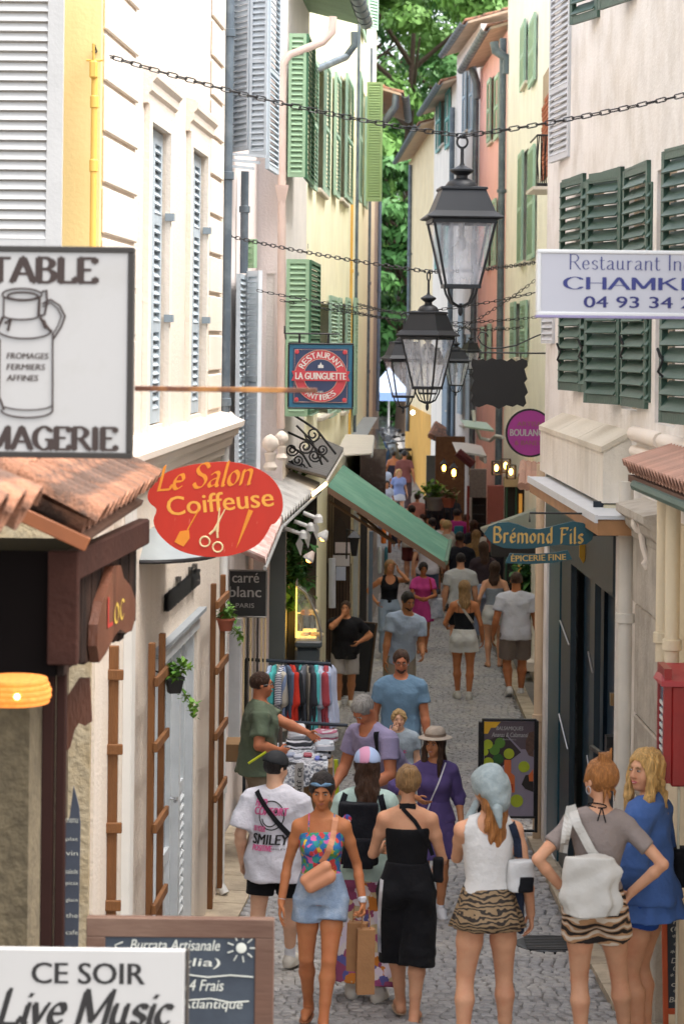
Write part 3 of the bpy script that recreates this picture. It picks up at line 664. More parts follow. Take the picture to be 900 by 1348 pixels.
def sd(o, pad=.06, z0=None, z1=None, vox=None):
    lo = list(o['lo']); hi = list(o['hi']); lo = [l-pad for l in lo]; hi = [h+pad for h in hi]
    if z0 is not None: lo[2] = z0
    if z1 is not None: hi[2] = z1
    return SDF(lo, hi, vox or max(o['vox'], .0085))
def fin(o, T, name, m, rip=.0032, f=(26, 26, 15), seed=0):
    if rip: T.ripple(rip, f, seed)
    me = T.mesh(name, m)
    if not me: return None
    ob = link(name, me, o['root']); o.setdefault('obs', []).append(ob); o[name] = ob; return ob
def w_top(o, name, m, sleeve=.55, hem=-.05, g=.012, flare=.10, neck=.30, neckr=.052, sl_g=.016, neckfwd=.02, style='tee', rip=.004, folds=0):
    H = o['H']; TM = o['TM']; T = sd(o, .05, z0=(o['pel'].z+hem*H-.12)); k = .02
    T.loft(o['stat'](g+.002, hem, .305, 1, flare), TM, k, fold=(folds, .012) if folds else None)
    fem = o['sex'] == 'f'
    if fem:
        for s in (-1, 1): T.ell((s*.042*H, .052*H, .195*H), tuple(.034*H*o['w']+g*.8 for _ in range(3)), TM, .03)
    rr = o['ra']
    for s in (-1, 1):
        a = TM @ Vector((s*.02*H, -.004*H, .30*H))
        if hem < .03: T.ell(TM @ Vector((s*.045*H, -.036*H, -.025*H)), tuple(x*H*o['w']+g+.006 for x in (.05, .045, .05)), None, .03)
        if style not in ('bandeau', 'cami'):
            T.cone(a, o['SH'][s], .025*H*o['w']+g*.7+.003, .030*H*o['w']+g*.7+.003, .045)
            if sleeve:
                e = min(sleeve, 1); b = o['SH'][s].lerp(o['elb'][s], e); M = along(o['SH'][s], b); L = (b-o['SH'][s]).length
                T.loft([(0, rr*1.1+g, rr*1.1+g, 0, 0), (L*.5, rr*1.08+sl_g, rr*1.08+sl_g, 0, 0), (L, rr+sl_g*1.35, rr+sl_g*1.35, 0, 0)], M, .02)
                if sleeve > 1:
                    b2 = o['elb'][s].lerp(o['wr'][s], sleeve-1); T.cone(o['elb'][s], b2, rr*.9+g*1.1, rr*.8+g, .02)
    n3 = TM.to_3x3()
    T.cut(np.array(TM @ Vector((0, 0, hem*H))), np.array(n3 @ Vector((0, 0, -1))))
    if style in ('tee', 'shirt'):
        T.ell(TM @ Vector((0, neckfwd*H*.6, (neck+.028)*H)), (neckr*H*.86, neckr*H*.9, .036*H), None, .004, 's')
    elif style == 'scoop':   # tank with wide straps
        T.ell(TM @ Vector((0, .045*H, .285*H)), (.05*H, .05*H, .055*H), None, .004, 's'); T.ell(TM @ Vector((0, -.045*H, .30*H)), (.046*H, .05*H, .045*H), None, .004, 's')
        for s in (-1, 1): T.cone(TM @ Vector((s*.125*H, 0, .24*H)), TM @ Vector((s*.115*H, 0, .36*H)), .044*H, .05*H, .004, 's')
    elif style in ('bandeau', 'cami'):
        T.cut(np.array(TM @ Vector((0, 0, neck*H))), np.array(n3 @ Vector((0, -.12 if style == 'cami' else 0, 1))))
        for s in (-1, 1): T.cone(TM @ Vector((s*.118*H, 0, .20*H)), TM @ Vector((s*.118*H, 0, .33*H)), .030*H, .03*H, .004, 's')
    r = fin(o, T, name, m, rip, seed=int(o['s']) % 5)
    if style == 'cami': straps(o, m, neck)
    return r
def straps(o, m, neck, x=.05, r=.004):
    H = o['H']; bv = BVHTree.FromPolygons(*bm_(o)); TM = o['TM']; b = MB()
    for s in (-1, 1):
        pts = []
        for a in np.linspace(-62, 62, 11):
            c0 = Vector((s*x*H, 0, (neck-.01)*H)); d = Vector((0, math.sin(R(a*1.45)), math.cos(R(a*1.45)))); 
            p = TM @ (c0+d*.4); dd = (TM @ c0)-p; hit = bv.ray_cast(p, dd.normalized())
            if hit[0] is not None: pts.append(hit[0]-dd.normalized()*.003)
        if len(pts) > 2: b.tube(pts, r, 6)
    link('strap', b.mesh('strap', m, None, True), o['root'])
def bm_(o, name='body'):
    ob = [c for c in bpy.data.objects if c.parent == o['root'] and c.name.split('.')[0] == name][0]
    return [v.co.copy() for v in ob.data.vertices], [tuple(p.vertices) for p in ob.data.polygons]
def w_shorts(o, name, m, leg=.4, top=.06, g=.014, flare=.02, rip=.004, kneeg=0):
    "leg: fraction of the thigh covered (>1 runs down the shin)"
    H = o['H']; T = sd(o, .05, z0=-.02, z1=o['pel'].z+(top+.08)*H)
    T.loft(o['stat'](g, -.03, top), o['TM'], .02)
    for s in (-1, 1):
        T.ell(o['TM'] @ Vector((s*.045*H, -.036*H, -.025*H)), tuple(x*H*o['w']+g*.7 for x in (.05, .045, .05)), None, .03)
        a = o['hipj'][s]; kn = o['knee'][s]; e = a.lerp(kn, min(leg, 1)); M = along(a, kn); L = (e-a).length; th = .050*H*o['w']+g
        T.loft([(-.01, th*1.03, th*1.03, 0, 0), (L, th*(1-.18*min(leg, 1))+flare, th*(1-.14*min(leg, 1))+flare, 0, 0)], M, .025)
        if leg > 1:
            e = kn.lerp(o['ank'][s], leg-1); M = along(kn, o['ank'][s]); L = (e-kn).length; T.loft([(-.02, .042*H+g+kneeg, .042*H+g+kneeg, 0, 0), (L, .032*H+g+flare+kneeg, .032*H+g+flare+kneeg, 0, 0)], M, .03)
    return fin(o, T, name, m, rip, seed=3)
def w_skirt(o, name, m, bottom=.40, top=.06, r0=.095, r1=.135, ry=.115, folds=9, amp=.012, g=.012):
    "bottom: hem height as a fraction of body height"
    H = o['H']; T = sd(o, .08, z0=bottom*H-.05, z1=o['pel'].z+(top+.06)*H); zp = o['pel'].z; w = o['w']
    T.loft([(bottom*H, r1*H*w, ry*H*w, o['pel'].x, 0), (zp-.04*H, r0*H*1.12*w+g, .099*H*w+g, o['pel'].x, -.008*H), (zp+top*H, (.078 if top > .05 else .09)*H*w+g, .06*H*w+g, o['pel'].x, 0)], None, .02, fold=(folds, amp))
    return fin(o, T, name, m, .002, seed=1)
def w_strap(o, name, m, pts, r=.010, flat=2.5, on='body'):
    "a strap laid over the body: points in torso frame (H units), projected outwards"
    b = MB(); H = o['H']; b.tube([o['TM'] @ (Vector(p)*H) for p in pts], r, 8); link(name, b.mesh(name, m, None, True), o['root'])
WEAR = dict(top=w_top, shorts=w_shorts, skirt=w_skirt, strap=w_strap)

def bvh_(o):
    vs = []; fs = []
    for ob in o['obs']: n = len(vs); vs += [v.co.copy() for v in ob.data.vertices]; fs += [tuple(n+i for i in p.vertices) for p in ob.data.polygons]
    return BVHTree.FromPolygons(vs, fs)
def decal(o, mb, name, m, front=False, off=.006, **kw):
    "lay flat shapes (x-z plane, metres, local) over the clothes"
    bv = bvh_(o); sg = 1 if front else -1; out = []
    for v in mb.v:
        h = bv.ray_cast(Vector((v.x, sg*1.2, v.z)), Vector((0, -sg, 0))); y = h[0].y if h[0] is not None else 0; out.append(Vector((v.x, y+sg*(off+abs(v.y)), v.z)))
    mb.v = out; return tag(link(name, mb.mesh(name, m), o['root']), **kw)
def ribbon(o, pts, w, name, m, front=False, off=.007, th=0):
    "strap along (x,z) points given as fractions of height, projected on the body"
    H = o['H']; P = [Vector((p[0]*H, 0, p[1]*H)) for p in pts]; Q = []
    for a, b in zip(P, P[1:]): Q += [a.lerp(b, k/6) for k in range(6)]
    Q.append(P[-1]); b = MB(); vs = []
    for i, p in enumerate(Q):
        d = (Q[min(i+1, len(Q)-1)]-Q[max(i-1, 0)]).normalized(); n = Vector((-d.z, 0, d.x))*w/2; vs += [p-n, p, p+n]
    b.add(vs, [(3*i+j, 3*i+j+1, 3*i+j+4, 3*i+j+3) for i in range(len(Q)-1) for j in (0, 1)]); return decal(o, b, name, m, front, off)
def blob(o, name, m, parts, vox=.009, rip=0, parent=None, f=(30, 30, 20)):
    "free-form accessory: parts = list of (a, b, ra, rb[, squash]) in metres, local frame of the person"
    lo = [min(min(p[0][i], p[1][i])-max(p[2], p[3])-.03 for p in parts) for i in range(3)]; hi = [max(max(p[0][i], p[1][i])+max(p[2], p[3])+.03 for p in parts) for i in range(3)]; T = SDF(lo, hi, vox)
    for p in parts: T.cone(p[0], p[1], p[2], p[3], .02, sq=p[4] if len(p) > 4 else None)
    if rip: T.ripple(rip, f, 2)
    return link(name, T.mesh(name, m), parent or o['root'])
def slab(o, name, m, c, sz, vox=.009, e=4, rip=.004, taper=1, fr=None, fold=None):
    T = SDF([c[0]-sz[0]-.05, c[1]-sz[1]-.05, c[2]-sz[2]-.05], [c[0]+sz[0]+.05, c[1]+sz[1]+.05, c[2]+sz[2]+.05], vox); T.loft([(c[2]-sz[2], sz[0]*taper, sz[1], c[0], c[1]), (c[2]+sz[2], sz[0], sz[1]*.8, c[0], c[1])], None, .02, e=e, fold=fold); T.ripple(rip, (24, 24, 18), 1); return link(name, T.mesh(name, m), o['root'])
def hat_cap(o, m, m2, back=False, logo=None):
    u = o['u']; T = SDF([v-.22 for v in o['hc']], [v+.22 for v in o['hc']], .0075); E = o['E']; E((0, -.014, .040), (.094, .113, .099), 0, T=T); n = o['rot'].to_3x3(); T.cut(np.array(o['HM'] @ Vector((0, 0, .028))), n @ Vector((0, -.15, -1)))
    if back: E((0, -.100, .035), (.03, .03, .022), .006, 's', T)
    link('cap', T.mesh('cap', m), o['root']); T = SDF([v-.26 for v in o['hc']], [v+.26 for v in o['hc']], .0075); s = -1 if back == 'worn' else 1; E((0, s*.115, .042), (.066, .075, .011), 0, T=T); link('cap_peak', T.mesh('cap_peak', m2), o['root'])
# ------------------------------------------------------------------ walls and houses
CAMP = Vector((0, 0, CZ))
class Wall:
    def __init__(s, X0, Y0, X1, Y1, side):
        s.p = Vector((X0, Y0, 0)); s.q = Vector((X1, Y1, 0)); s.d = (s.q-s.p).normalized(); s.L = (s.q-s.p).length
        n = Vector((0, 0, 1)).cross(s.d)
        if side == 'F': n = Vector((s.d.y, -s.d.x, 0)); n = n if n.y < 0 else -n
        elif (side == 'L') != (n.x > 0): n = -n
        s.n = n; M = Matrix((s.d, n, Vector((0, 0, 1)))).transposed().to_4x4(); M.translation = s.p; s.fr = M
    def hit(s, px, py=450, off=0):
        d = at(px, py, 1)-CAMP; k = ((s.p+s.n*off-CAMP).dot(s.n))/d.dot(s.n); P = CAMP+d*k
        return (P-s.p).dot(s.d), P.z, P.y
    def pt(s, t, z, off=0): return s.p+s.d*t+s.n*off+Vector((0, 0, z))
    def box(s, t0, t1, z0, z1, d0=.3, d1=-.05):
        "px rectangle -> t,z ranges"
    def rect(s, px0, py0, px1, py1, off=0):
        a = s.hit(px0, 450, off)[0]; b = s.hit(px1, 450, off)[0]; m = (px0+px1)/2
        return min(a, b), max(a, b), s.hit(m, py1, off)[1], s.hit(m, py0, off)[1]
def house(name, label, W, z1, m, openings=(), z0=None, depth=5, ext=(0, 0), cat='house', zb=None, wallname='wall'):
    z0 = gz((W.p.y+W.q.y)/2)-.9 if z0 is None else z0
    r = thing(name, W.pt(W.L/2, max(z0, gz(W.p.y+W.L/2*W.d.y))), label, cat)
    b = MB(W.fr); t0, t1 = -ext[0], W.L+ext[1]
    ts = sorted({t0, t1, *[x for o in openings for x in o[:2]]}); zs = sorted({z0, z1, *[x for o in openings for x in o[2:4]]})
    for i in range(len(ts)-1):
        run = None
        for j in range(len(zs)-1):
            tm = (ts[i]+ts[i+1])/2; zm = (zs[j]+zs[j+1])/2
            hole = any(o[0] < tm < o[1] and o[2] < zm < o[3] for o in openings)
            if hole:
                if run is not None: b.box(ts[i], ts[i+1], -.3, 0, run, zs[j])
                run = None
            elif run is None: run = zs[j]
        if run is not None: b.box(ts[i], ts[i+1], -.3, 0, run, zs[-1])
    b.box(t0, t1, -depth, -.302, z0, z1-.01)
    b.ob(wallname, m, r); return r
DG = mat('dark_glass', '#2a3236', .08, .2, 2, spec=.8)
def window(h, W, o, fm, rec=.14, sill=True, mull=1, rows=2, lit=None):
    t0, t1, z0, z1 = o; f = MB(W.fr); w = .05
    f.box(t0, t1, -rec-.05, -rec, z0, z0+w); f.box(t0, t1, -rec-.05, -rec, z1-w, z1); f.box(t0, t0+w, -rec-.05, -rec+.002, z0+w, z1-w); f.box(t1-w, t1, -rec-.05, -rec+.002, z0+w, z1-w)
    for i in range(mull): x = t0+(t1-t0)*(i+1)/(mull+1); f.box(x-w/2, x+w/2, -rec-.045, -rec+.004, z0+w, z1-w)
    for i in range(1, rows): z = z0+(z1-z0)*i/rows; f.box(t0+w, t1-w, -rec-.04, -rec-.004, z-.015, z+.015)
    fo = f.ob('window', fm, h); g = MB(W.fr); g.box(t0+.01, t1-.01, -rec-.035, -rec-.025, z0+.01, z1-.01); g.ob('pane', DG, fo)
    if sill: q = MB(W.fr); q.bbox(t0-.08, t1+.08, -.1, .07, z0-.06, z0-.001, .01); q.ob('sill', mat('sill_stone', '#c9c0b2', .85, .1), h)
    return fo
def leaf(h, A, B, z0, z1, m, ns=None, near=False, rails=(.5,), th=.04, fw=.07, curve=0, tilt=35, sp=.055, name='shutter', solid=False):
    "a louvred shutter leaf standing between the vertical edges A and B (xy points)"
    A = Vector((A[0], A[1], 0)); B = Vector((B[0], B[1], 0)); d = (B-A).normalized(); w = (B-A).length; n = Vector((0, 0, 1)).cross(d)
    if n.y > 0: n = -n
    M = Matrix((d, n, Vector((0, 0, 1)))).transposed().to_4x4(); M.translation = A
    fw = min(fw, w*.22); b = MB(M); zt = z1
    def rail(a, c, e=0): b.box(fw-.001, w-fw+.001, -th/2+.002, th/2-.002, a, c)
    b.box(0, fw, -th/2, th/2, z0, z1-curve); b.box(w-fw, w, -th/2, th/2, z0, z1)
    zr = [z0]+[z0+(z1-z0)*r for r in rails]+[z1-curve*.5]
    rail(z0, z0+fw*1.3); rail(z1-fw*1.2-curve*.6, z1-curve*.35)
    for r in zr[1:-1]: rail(r-fw*.5, r+fw*.5)
    if curve: b.prism([(fw*.2, z1-curve*1.05), (w*.5, z1-curve*.3), (w, z1), (w, z1-curve*1.3), (fw*.2, z1-curve*1.3)], -th/2-.002, th/2+.002)
    o = b.ob(name, m, h)
    T = R(tilt); spans = []
    for i in range(len(zr)-1):
        a = zr[i]+fw*(1.3 if i == 0 else .5); c = zr[i+1]-fw*(1.2 if i == len(zr)-2 else .5); k = max(1, int((c-a)/sp))
        spans += [a+(j+.5)*(c-a)/k for j in range(k)]
    hw = (w-2*fw)/2; sh = sp*.62
    s0 = MB(); s0.box(-hw, hw, -.006, .006, -sh, sh); Rt = Matrix.Rotation(T, 4, 'X')
    if near:
        me = s0.mesh('slat', m)
        for z in spans: link('slat', me, o, M @ Matrix.Translation((w/2, 0, z)) @ Rt)
    else:
        q = MB(M)
        for z in spans: q.box(-hw, hw, -.006, .006, -sh, sh, fr=Matrix.Translation((w/2, 0, z)) @ Rt)
        q.ob('slats', m, o, kind='stuff')
    return o
def wleaf(h, W, px0, px1, y0, y1, m, off=.05, **k):
    "shutter leaf lying flat against the wall"
    t0, t1, z0, z1 = W.rect(px0, y0, px1, y1, off); a = W.pt(t0, 0, off); b = W.pt(t1, 0, off)
    return leaf(h, a, b, z0, z1, m, **k)
def fleaf(h, pA, YA, pB, YB, yt, yb, m, **k):
    "leaf swung out: edges at photo columns pA,pB and depths YA,YB; heights read at edge A"
    a = at(pA, 450, YA); b = at(pB, 450, YB); return leaf(h, a, b, at(pA, yb, YA).z, at(pA, yt, YA).z, m, **k)
def pipe(path, r, m, label=None, parent=None, joints=(), jm=None, group=None, name='drainpipe'):
    "downpipe with collars and wall brackets"
    b = MB(); b.tube(path, r, 12)
    if parent: o = b.ob(name, m, parent, smooth=True)
    else: o = b.ob(name, m, None, smooth=True, label=label, cat='drainpipe', group=group)
    for j in joints:
        c = MB(); p = Vector(path[-1]).copy(); q = Vector(path[0])
        P = Vector((path[0][0], path[0][1], j)) if abs(q.x-p.x) < .3 else p; P.z = j
        c.lathe([(r*1.02, -.035), (r*1.32, -.03), (r*1.32, .03), (r*1.02, .035)], 12, Matrix.Translation((path[0][0], path[0][1], j))); c.ob('collar', jm or m, o, smooth=True)
    return o
def eave(h, W, z, over=.45, t0=None, t1=None, back=2.5, slope=.3, tm=None, gm=None, wood=None, gutter=True, tiles=True):
    t0 = 0 if t0 is None else t0; t1 = W.L if t1 is None else t1; b = MB(W.fr)
    b.add([(t0, over, z), (t1, over, z), (t1, -back, z+(over+back)*slope), (t0, -back, z+(over+back)*slope), (t0, over, z+.05), (t1, over, z+.05), (t1, -back, z+.05+(over+back)*slope), (t0, -back, z+.05+(over+back)*slope)],
          [(0, 1, 2, 3), (7, 6, 5, 4), (0, 4, 5, 1), (1, 5, 6, 2), (2, 6, 7, 3), (3, 7, 4, 0)])
    ro = b.ob('roof', wood or mat('soffit_wood', '#b8a48e', .85, .2), h)
    if tiles:
        q = MB(W.fr); t = t0
        while t < t1:
            for j in range(3):
                y0 = over+.06-j*.42; y1 = y0-.46; zz = lambda y: z+.055+(over-y)*slope
                vs = []; 
                for y, rr in ((y0, .085), (y1, .065)):
                    for a in range(6): an = math.pi*a/5; vs.append((t+.09+rr*math.cos(an), y, zz(y)+rr*.8*math.sin(an)+(.015 if y == y0 else 0)))
                q.add(vs, [(i, i+1, i+7, i+6) for i in range(5)]+[tuple(range(6))])
            t += .185
        q.ob('roof_tiles', tm or TILE, ro, kind='stuff')
    if gutter:
        g = MB(W.fr); vs = []; 
        for t in (t0-.05, t1+.05):
            for a in range(9):
                an = math.pi+math.pi*a/8; vs.append((t, over+.09+.085*math.cos(an), z+.03+.085*math.sin(an)))
            for a in range(9):
                an = 2*math.pi-math.pi*a/8; vs.append((t, over+.09+.075*math.cos(an), z+.03+.075*math.sin(an)))
        g.add(vs, [(i, (i+1) % 18, 18+(i+1) % 18, 18+i) for i in range(18)]+[tuple(range(18)), tuple(range(18, 36))[::-1]])
        k = t0+.3
        while k < t1: g.tube([(k, over+.09+.09*math.cos(math.pi+math.pi*a/8), z+.03+.09*math.sin(math.pi+math.pi*a/8)) for a in range(9)], .008, 4); k += .5
        g.ob('gutter', gm or mat('zinc', '#6d7880', .5, .15, metal=.3), h, smooth=True)
TILE = mat('roof_tile', '#98694f', .9, .35, 7, .8, 50, c2='#3d322b', c2amt=.85, c2s=7, thr=(.44, .58), rnd=.28)
PL = lambda n, c, **k: mat('plaster_'+n, c, .9, k.pop('var', .09), k.pop('vs', 1.2), k.pop('bump', .35), k.pop('bs', 40), streak=k.pop('streak', .12), c2=k.pop('c2', None), **k)
ZINC = mat('zinc_pipe', '#59656f', .45, .15, metal=.35, c2='#8a949a', c2amt=.4, c2s=4)
IRON = mat('black_iron', '#141416', .45, .2, spec=.5, c2='#2c2724', c2amt=.5)

# ------------------------------------------------------------------ ground, street and pavement
def ground_sheet():
    ys = [-30, 0, 4, 8, 10, 12, 13, 14, 15, 16, 18, 20, 22, 25, 28, 33, 38, 42, 46, 50, 55, 60, 65, 70, 75, 80, 90, 100, 130, 160, 300, 600, 1500]; xs = [-900, -60, -12, -4, -2, 0, 2, 4, 12, 60, 900]
    b = MB(); b.add([(x, y, gz(max(y, 0))-.06) for y in ys for x in xs], [(j*len(xs)+i, j*len(xs)+i+1, (j+1)*len(xs)+i+1, (j+1)*len(xs)+i) for j in range(len(ys)-1) for i in range(len(xs)-1)])
    b.ob('ground', mat('ground_stone', '#4f4c49', .9, .15, 2, .4, 30), kind='structure')
ground_sheet()
XL = lambda Y: (-2.077+.057*Y) if Y < 44 else (.431+(Y-44)*.041)
def XR(Y):
    return float(np.interp(Y, [0, 10, 22.0, 22.4, 33, 45, 52, 58, 66, 80], [2.2, 2.2, 1.95, 2.75, 3.0, 3.2, 3.08, 2.84, 2.6, 2.27]))
def street():
    b = MB(); ys = list(np.arange(2, 100, .5)); vs = []
    for y in ys: vs += [(XL(y)-.25, y, gz(y)-.016), (XR(y)+.1, y, gz(y)-.016)]
    b.add(vs, [(2*i, 2*i+1, 2*i+3, 2*i+2) for i in range(len(ys)-1)])
    st = b.ob('street', mat('mortar', '#77726c', .95, .2, 8, .5, 60), kind='structure')
    cm = mat('cobble', '#8b8988', .6, .25, 14, .5, 50, rnd=.2, c2='#a8a29a', c2amt=.6, c2s=1.2)
    protos = []
    for k in range(8):
        q = MB(); w, l, hh = .040, .0415, .017; j = lambda a=.006: random.uniform(-a, a)
        base = [(-w+j(), -l+j(), -.02), (w+j(), -l+j(), -.02), (w+j(), l+j(), -.02), (-w+j(), l+j(), -.02)]
        mid = [(x*.96, y*.96, hh*.55) for x, y, z in base]; top = [(x*.74+j(.003), y*.74+j(.003), hh+j(.003)) for x, y, z in base]
        q.add(base+mid+top, [(i, (i+1) % 4, 4+(i+1) % 4, 4+i) for i in range(4)]+[(4+i, 4+(i+1) % 4, 8+(i+1) % 4, 8+i) for i in range(4)]+[(8, 9, 10, 11)])
        protos.append((q, q.mesh('cobblestone', cm, None, 'all')))
    far = MB(); cnt = 0; y = 13.6; row = 0; mats_ = []
    while y < 66:
        y += .086*random.uniform(.94, 1.06); row += 1; kx = min(1.84, XR(y)-.12) if y < 22.3 else XR(y)-.45
        x = XL(y)+.30+(row % 2)*.05
        while x < kx-.03:
            yy = y+.045*math.sin(x*2.6+row*.02)+.02*math.sin(x*9); M = Matrix.Translation((x, yy, gz(yy)-.012)) @ Matrix.Rotation(random.uniform(-.15, .15)+.12*math.cos(x*2.6), 4, 'Z') @ Matrix.Rotation(random.uniform(-.05, .05), 4, 'X') @ Matrix.Rotation(random.uniform(-.06, .06), 4, 'Y') @ Matrix.Diagonal((random.uniform(.85, 1.15), random.uniform(.9, 1.08), random.uniform(.8, 1.2), 1))
            px = 450+3000*x/yy
            if yy > 14.6 and cnt < 300 and px < 860 and px > 300: link('cobblestone', protos[random.randrange(8)][1], st, M); cnt += 1
            else: mats_.append(M)
            x += .087*random.uniform(.88, 1.14)
    # far cobbles as one mesh
    A = [(np.array([tuple(v) for v in q.v]), q.f) for q, _ in protos]; V = []; Fc = []; n = 0
    for i, M in enumerate(mats_):
        v, f = A[i % 8]; m = np.array(M); V.append(v @ m[:3, :3].T+m[:3, 3]); Fc += [[n+a for a in g] for g in f]; n += len(v)
    me = bpy.data.meshes.new('cobbles'); me.from_pydata(np.concatenate(V).tolist(), [], Fc); me.materials.append(cm)
    me.polygons.foreach_set('use_smooth', [True]*len(me.polygons)); me.update()
    tag(link('cobbles', me, st), kind='stuff')
    return st
ST = street()
def pavement():
    km = mat('kerb_limestone', '#b3a48d', .85, .14, 6, .4, 50, rnd=.1, c2='#7e7263', c2amt=.5, c2s=4)
    b = MB(); ys = [4+.5*i for i in range(37)]; vs = []
    for y in ys: vs += [(1.95, y, gz(y)+.03), (2.35, y, gz(y)+.03), (1.95, y, gz(y)-.1)]
    b.add(vs, [(3*i, 3*i+1, 3*i+4, 3*i+3) for i in range(len(ys)-1)]+[(3*i+2, 3*i, 3*i+3, 3*i+5) for i in range(len(ys)-1)])
    pv = b.ob('pavement', mat('pebble_paving', '#a29786', .9, .3, 45, 1.0, 70, c2='#5d564c', c2amt=.6, c2s=40), kind='structure')
    y = 13.0
    while y < 21.9:
        L = random.uniform(.55, .8); L = min(L, 21.95-y)
        a, c = y+.006, y+L-.006; q = MB(); x0, x1 = 1.835+random.uniform(-.006, .006), 1.975
        q.add([(x0, a, gz(a)-.1), (x1, a, gz(a)-.1), (x1, c, gz(c)-.1), (x0, c, gz(c)-.1), (x0, a, gz(a)+.035), (x1, a, gz(a)+.04), (x1, c, gz(c)+.04), (x0, c, gz(c)+.035)], [(0, 3, 2, 1), (4, 5, 6, 7), (0, 1, 5, 4), (1, 2, 6, 5), (2, 3, 7, 6), (3, 0, 4, 7)])
        q.ob('kerb_stone', km, pv); y += L
    # far kerb on the right side of the widened street
    y = 23
    while y < 46:
        a, c = y+.01, y+.99; q = MB(); f = lambda Y: XR(Y)-.42
        q.add([(f(a), a, gz(a)-.1), (f(a)+.18, a, gz(a)-.1), (f(c)+.18, c, gz(c)-.1), (f(c), c, gz(c)-.1), (f(a), a, gz(a)+.05), (f(a)+.18, a, gz(a)+.05), (f(c)+.18, c, gz(c)+.05), (f(c), c, gz(c)+.05)], [(0, 3, 2, 1), (4, 5, 6, 7), (0, 1, 5, 4), (1, 2, 6, 5), (2, 3, 7, 6), (3, 0, 4, 7)])
        q.ob('kerb_stone', km, pv); y += 1
    # flat slabs along the left wall
    y = 14
    while y < 40:
        L = random.uniform(.5, .9); a, c = y+.008, y+L-.008; q = MB(); f = lambda Y: XL(Y)-(.25 if Y > 19.3 else .05); wd = .27 if y < 24 else .22
        q.add([(f(a), a, gz(a)-.1), (XL(a)+wd, a, gz(a)-.1), (XL(c)+wd, c, gz(c)-.1), (f(c), c, gz(c)-.1), (f(a), a, gz(a)+.03), (XL(a)+wd, a, gz(a)+.022), (XL(c)+wd, c, gz(c)+.022), (f(c), c, gz(c)+.03)], [(0, 3, 2, 1), (4, 5, 6, 7), (0, 1, 5, 4), (1, 2, 6, 5), (2, 3, 7, 6), (3, 0, 4, 7)])
        q.ob('kerb_stone', km, pv); y += L
pavement()
def drain():
    c = at(722, 1243, 17.2); c.z = gz(c.y)+.004; r = thing('drain_cover', c, 'round cast iron drain cover set in the cobbles behind the woman in the headscarf', 'drain cover')
    b = MB(Matrix.Translation(c)); b.lathe([(.0, .0), (.25, 0), (.25, .016), (.22, .02), (0, .02)], 28); b.ob('cover', IRON, r)
    b = MB(Matrix.Translation(c))
    for i in range(-4, 5): b.box(-.18, .18, i*.045-.012, i*.045+.012, .02, .027)
    b.ob('grille', mat('worn_iron', '#4a4846', .5, .3, metal=.4), r, kind='stuff')
drain()
# ------------------------------------------------------------------ left side of the street
def mould(h, W, t0, t1, prof, m, name='cornice'):
    "prof: (offset, z) outline swept along the wall"
    b = MB(W.fr); n = len(prof); vs = [(t0, p[0], p[1]) for p in prof]+[(t1, p[0], p[1]) for p in prof]
    b.add(vs, [[i, (i+1) % n, n+(i+1) % n, n+i] for i in range(n)]+[list(range(n))[::-1], list(range(n, 2*n))]); return b.ob(name, m, h)
def Lz(v): return CZ+v
W2 = Wall(XL(12.7), 12.7, XL(19.2), 19.2, 'L')
CREAM = PL('cream', '#dccfc0', streak=.06, c2='#cbbaa5', c2amt=.4, c2s=1.2)
o1 = W2.rect(191, 166, 216, 560); o2 = W2.rect(246, 198, 266, 546)
sf = list(W2.rect(204, 831, 264, 1200)); sf[2] = gz(16.5)+.02
H2 = house('townhouse', 'pale cream plaster house with rusticated corner blocks, rising behind the red oval sign', W2, CZ+3.6, CREAM, [o1, o2, sf])
STN = mat('cream_stone', '#e2d6c8', .85, .07, 3, .3, 40, c2='#cdbda8', c2amt=.35)
GSH = mat('grey_shutter', '#a9b4bb', .6, .08, 6, .15, 50, streak=.1)
for o in (o1, o2):
    tm = (o[0]+o[1])/2
    leaf(H2, W2.pt(o[0]+.02, 0, -.04), W2.pt(tm-.004, 0, -.04), o[2]+.01, o[3]-.01, GSH, rails=(.33, .7)); leaf(H2, W2.pt(tm+.004, 0, -.04), W2.pt(o[1]-.02, 0, -.04), o[2]+.01, o[3]-.01, GSH, rails=(.33, .7))
    b = MB(W2.fr); e = .13
    b.box(o[0]-e, o[0]-.001, .001, .035, o[2]-.1, o[3]+.1); b.box(o[1]+.001, o[1]+e, .001, .035, o[2]-.1, o[3]+.1); b.box(o[0], o[1], .001, .033, o[3]+.001, o[3]+.1); b.ob('window_surround', STN, H2)
    z = o[3]+.10; mould(H2, W2, o[0]-.2, o[1]+.2, [(0, z), (.03, z), (.035, z+.06), (.055, z+.08), (.06, z+.13), (.085, z+.16), (.09, z+.20), (.07, z+.22), (0, z+.24)], STN, 'lintel')
    b = MB(W2.fr)
    for q in (.35, .7): b = MB(W2.fr); b.box(o[1]-.02, o[1]+.05, .0, .06, o[2]+(o[3]-o[2])*q, o[2]+(o[3]-o[2])*q+.05); b.ob('hinge', mat('hinge_grey', '#8b959b', .5, .1), H2)
def quoins(px0, px1, z0, z1, st, g=.02, ins=0):
    a = W2.hit(px0)[0]; c = W2.hit(px1)[0]; z = z0; i = 0
    while z < z1:
        b = MB(W2.fr); b.bbox(a, c-(ins if i % 2 else 0), .002, .022, z, z+st-g, .01); b.ob('quoin', STN, H2); z += st; i += 1
quoins(131, 175, CZ-.55, CZ+2.6, .285, .025); quoins(273, 289, CZ-.55, CZ+2.8, .31, .03)
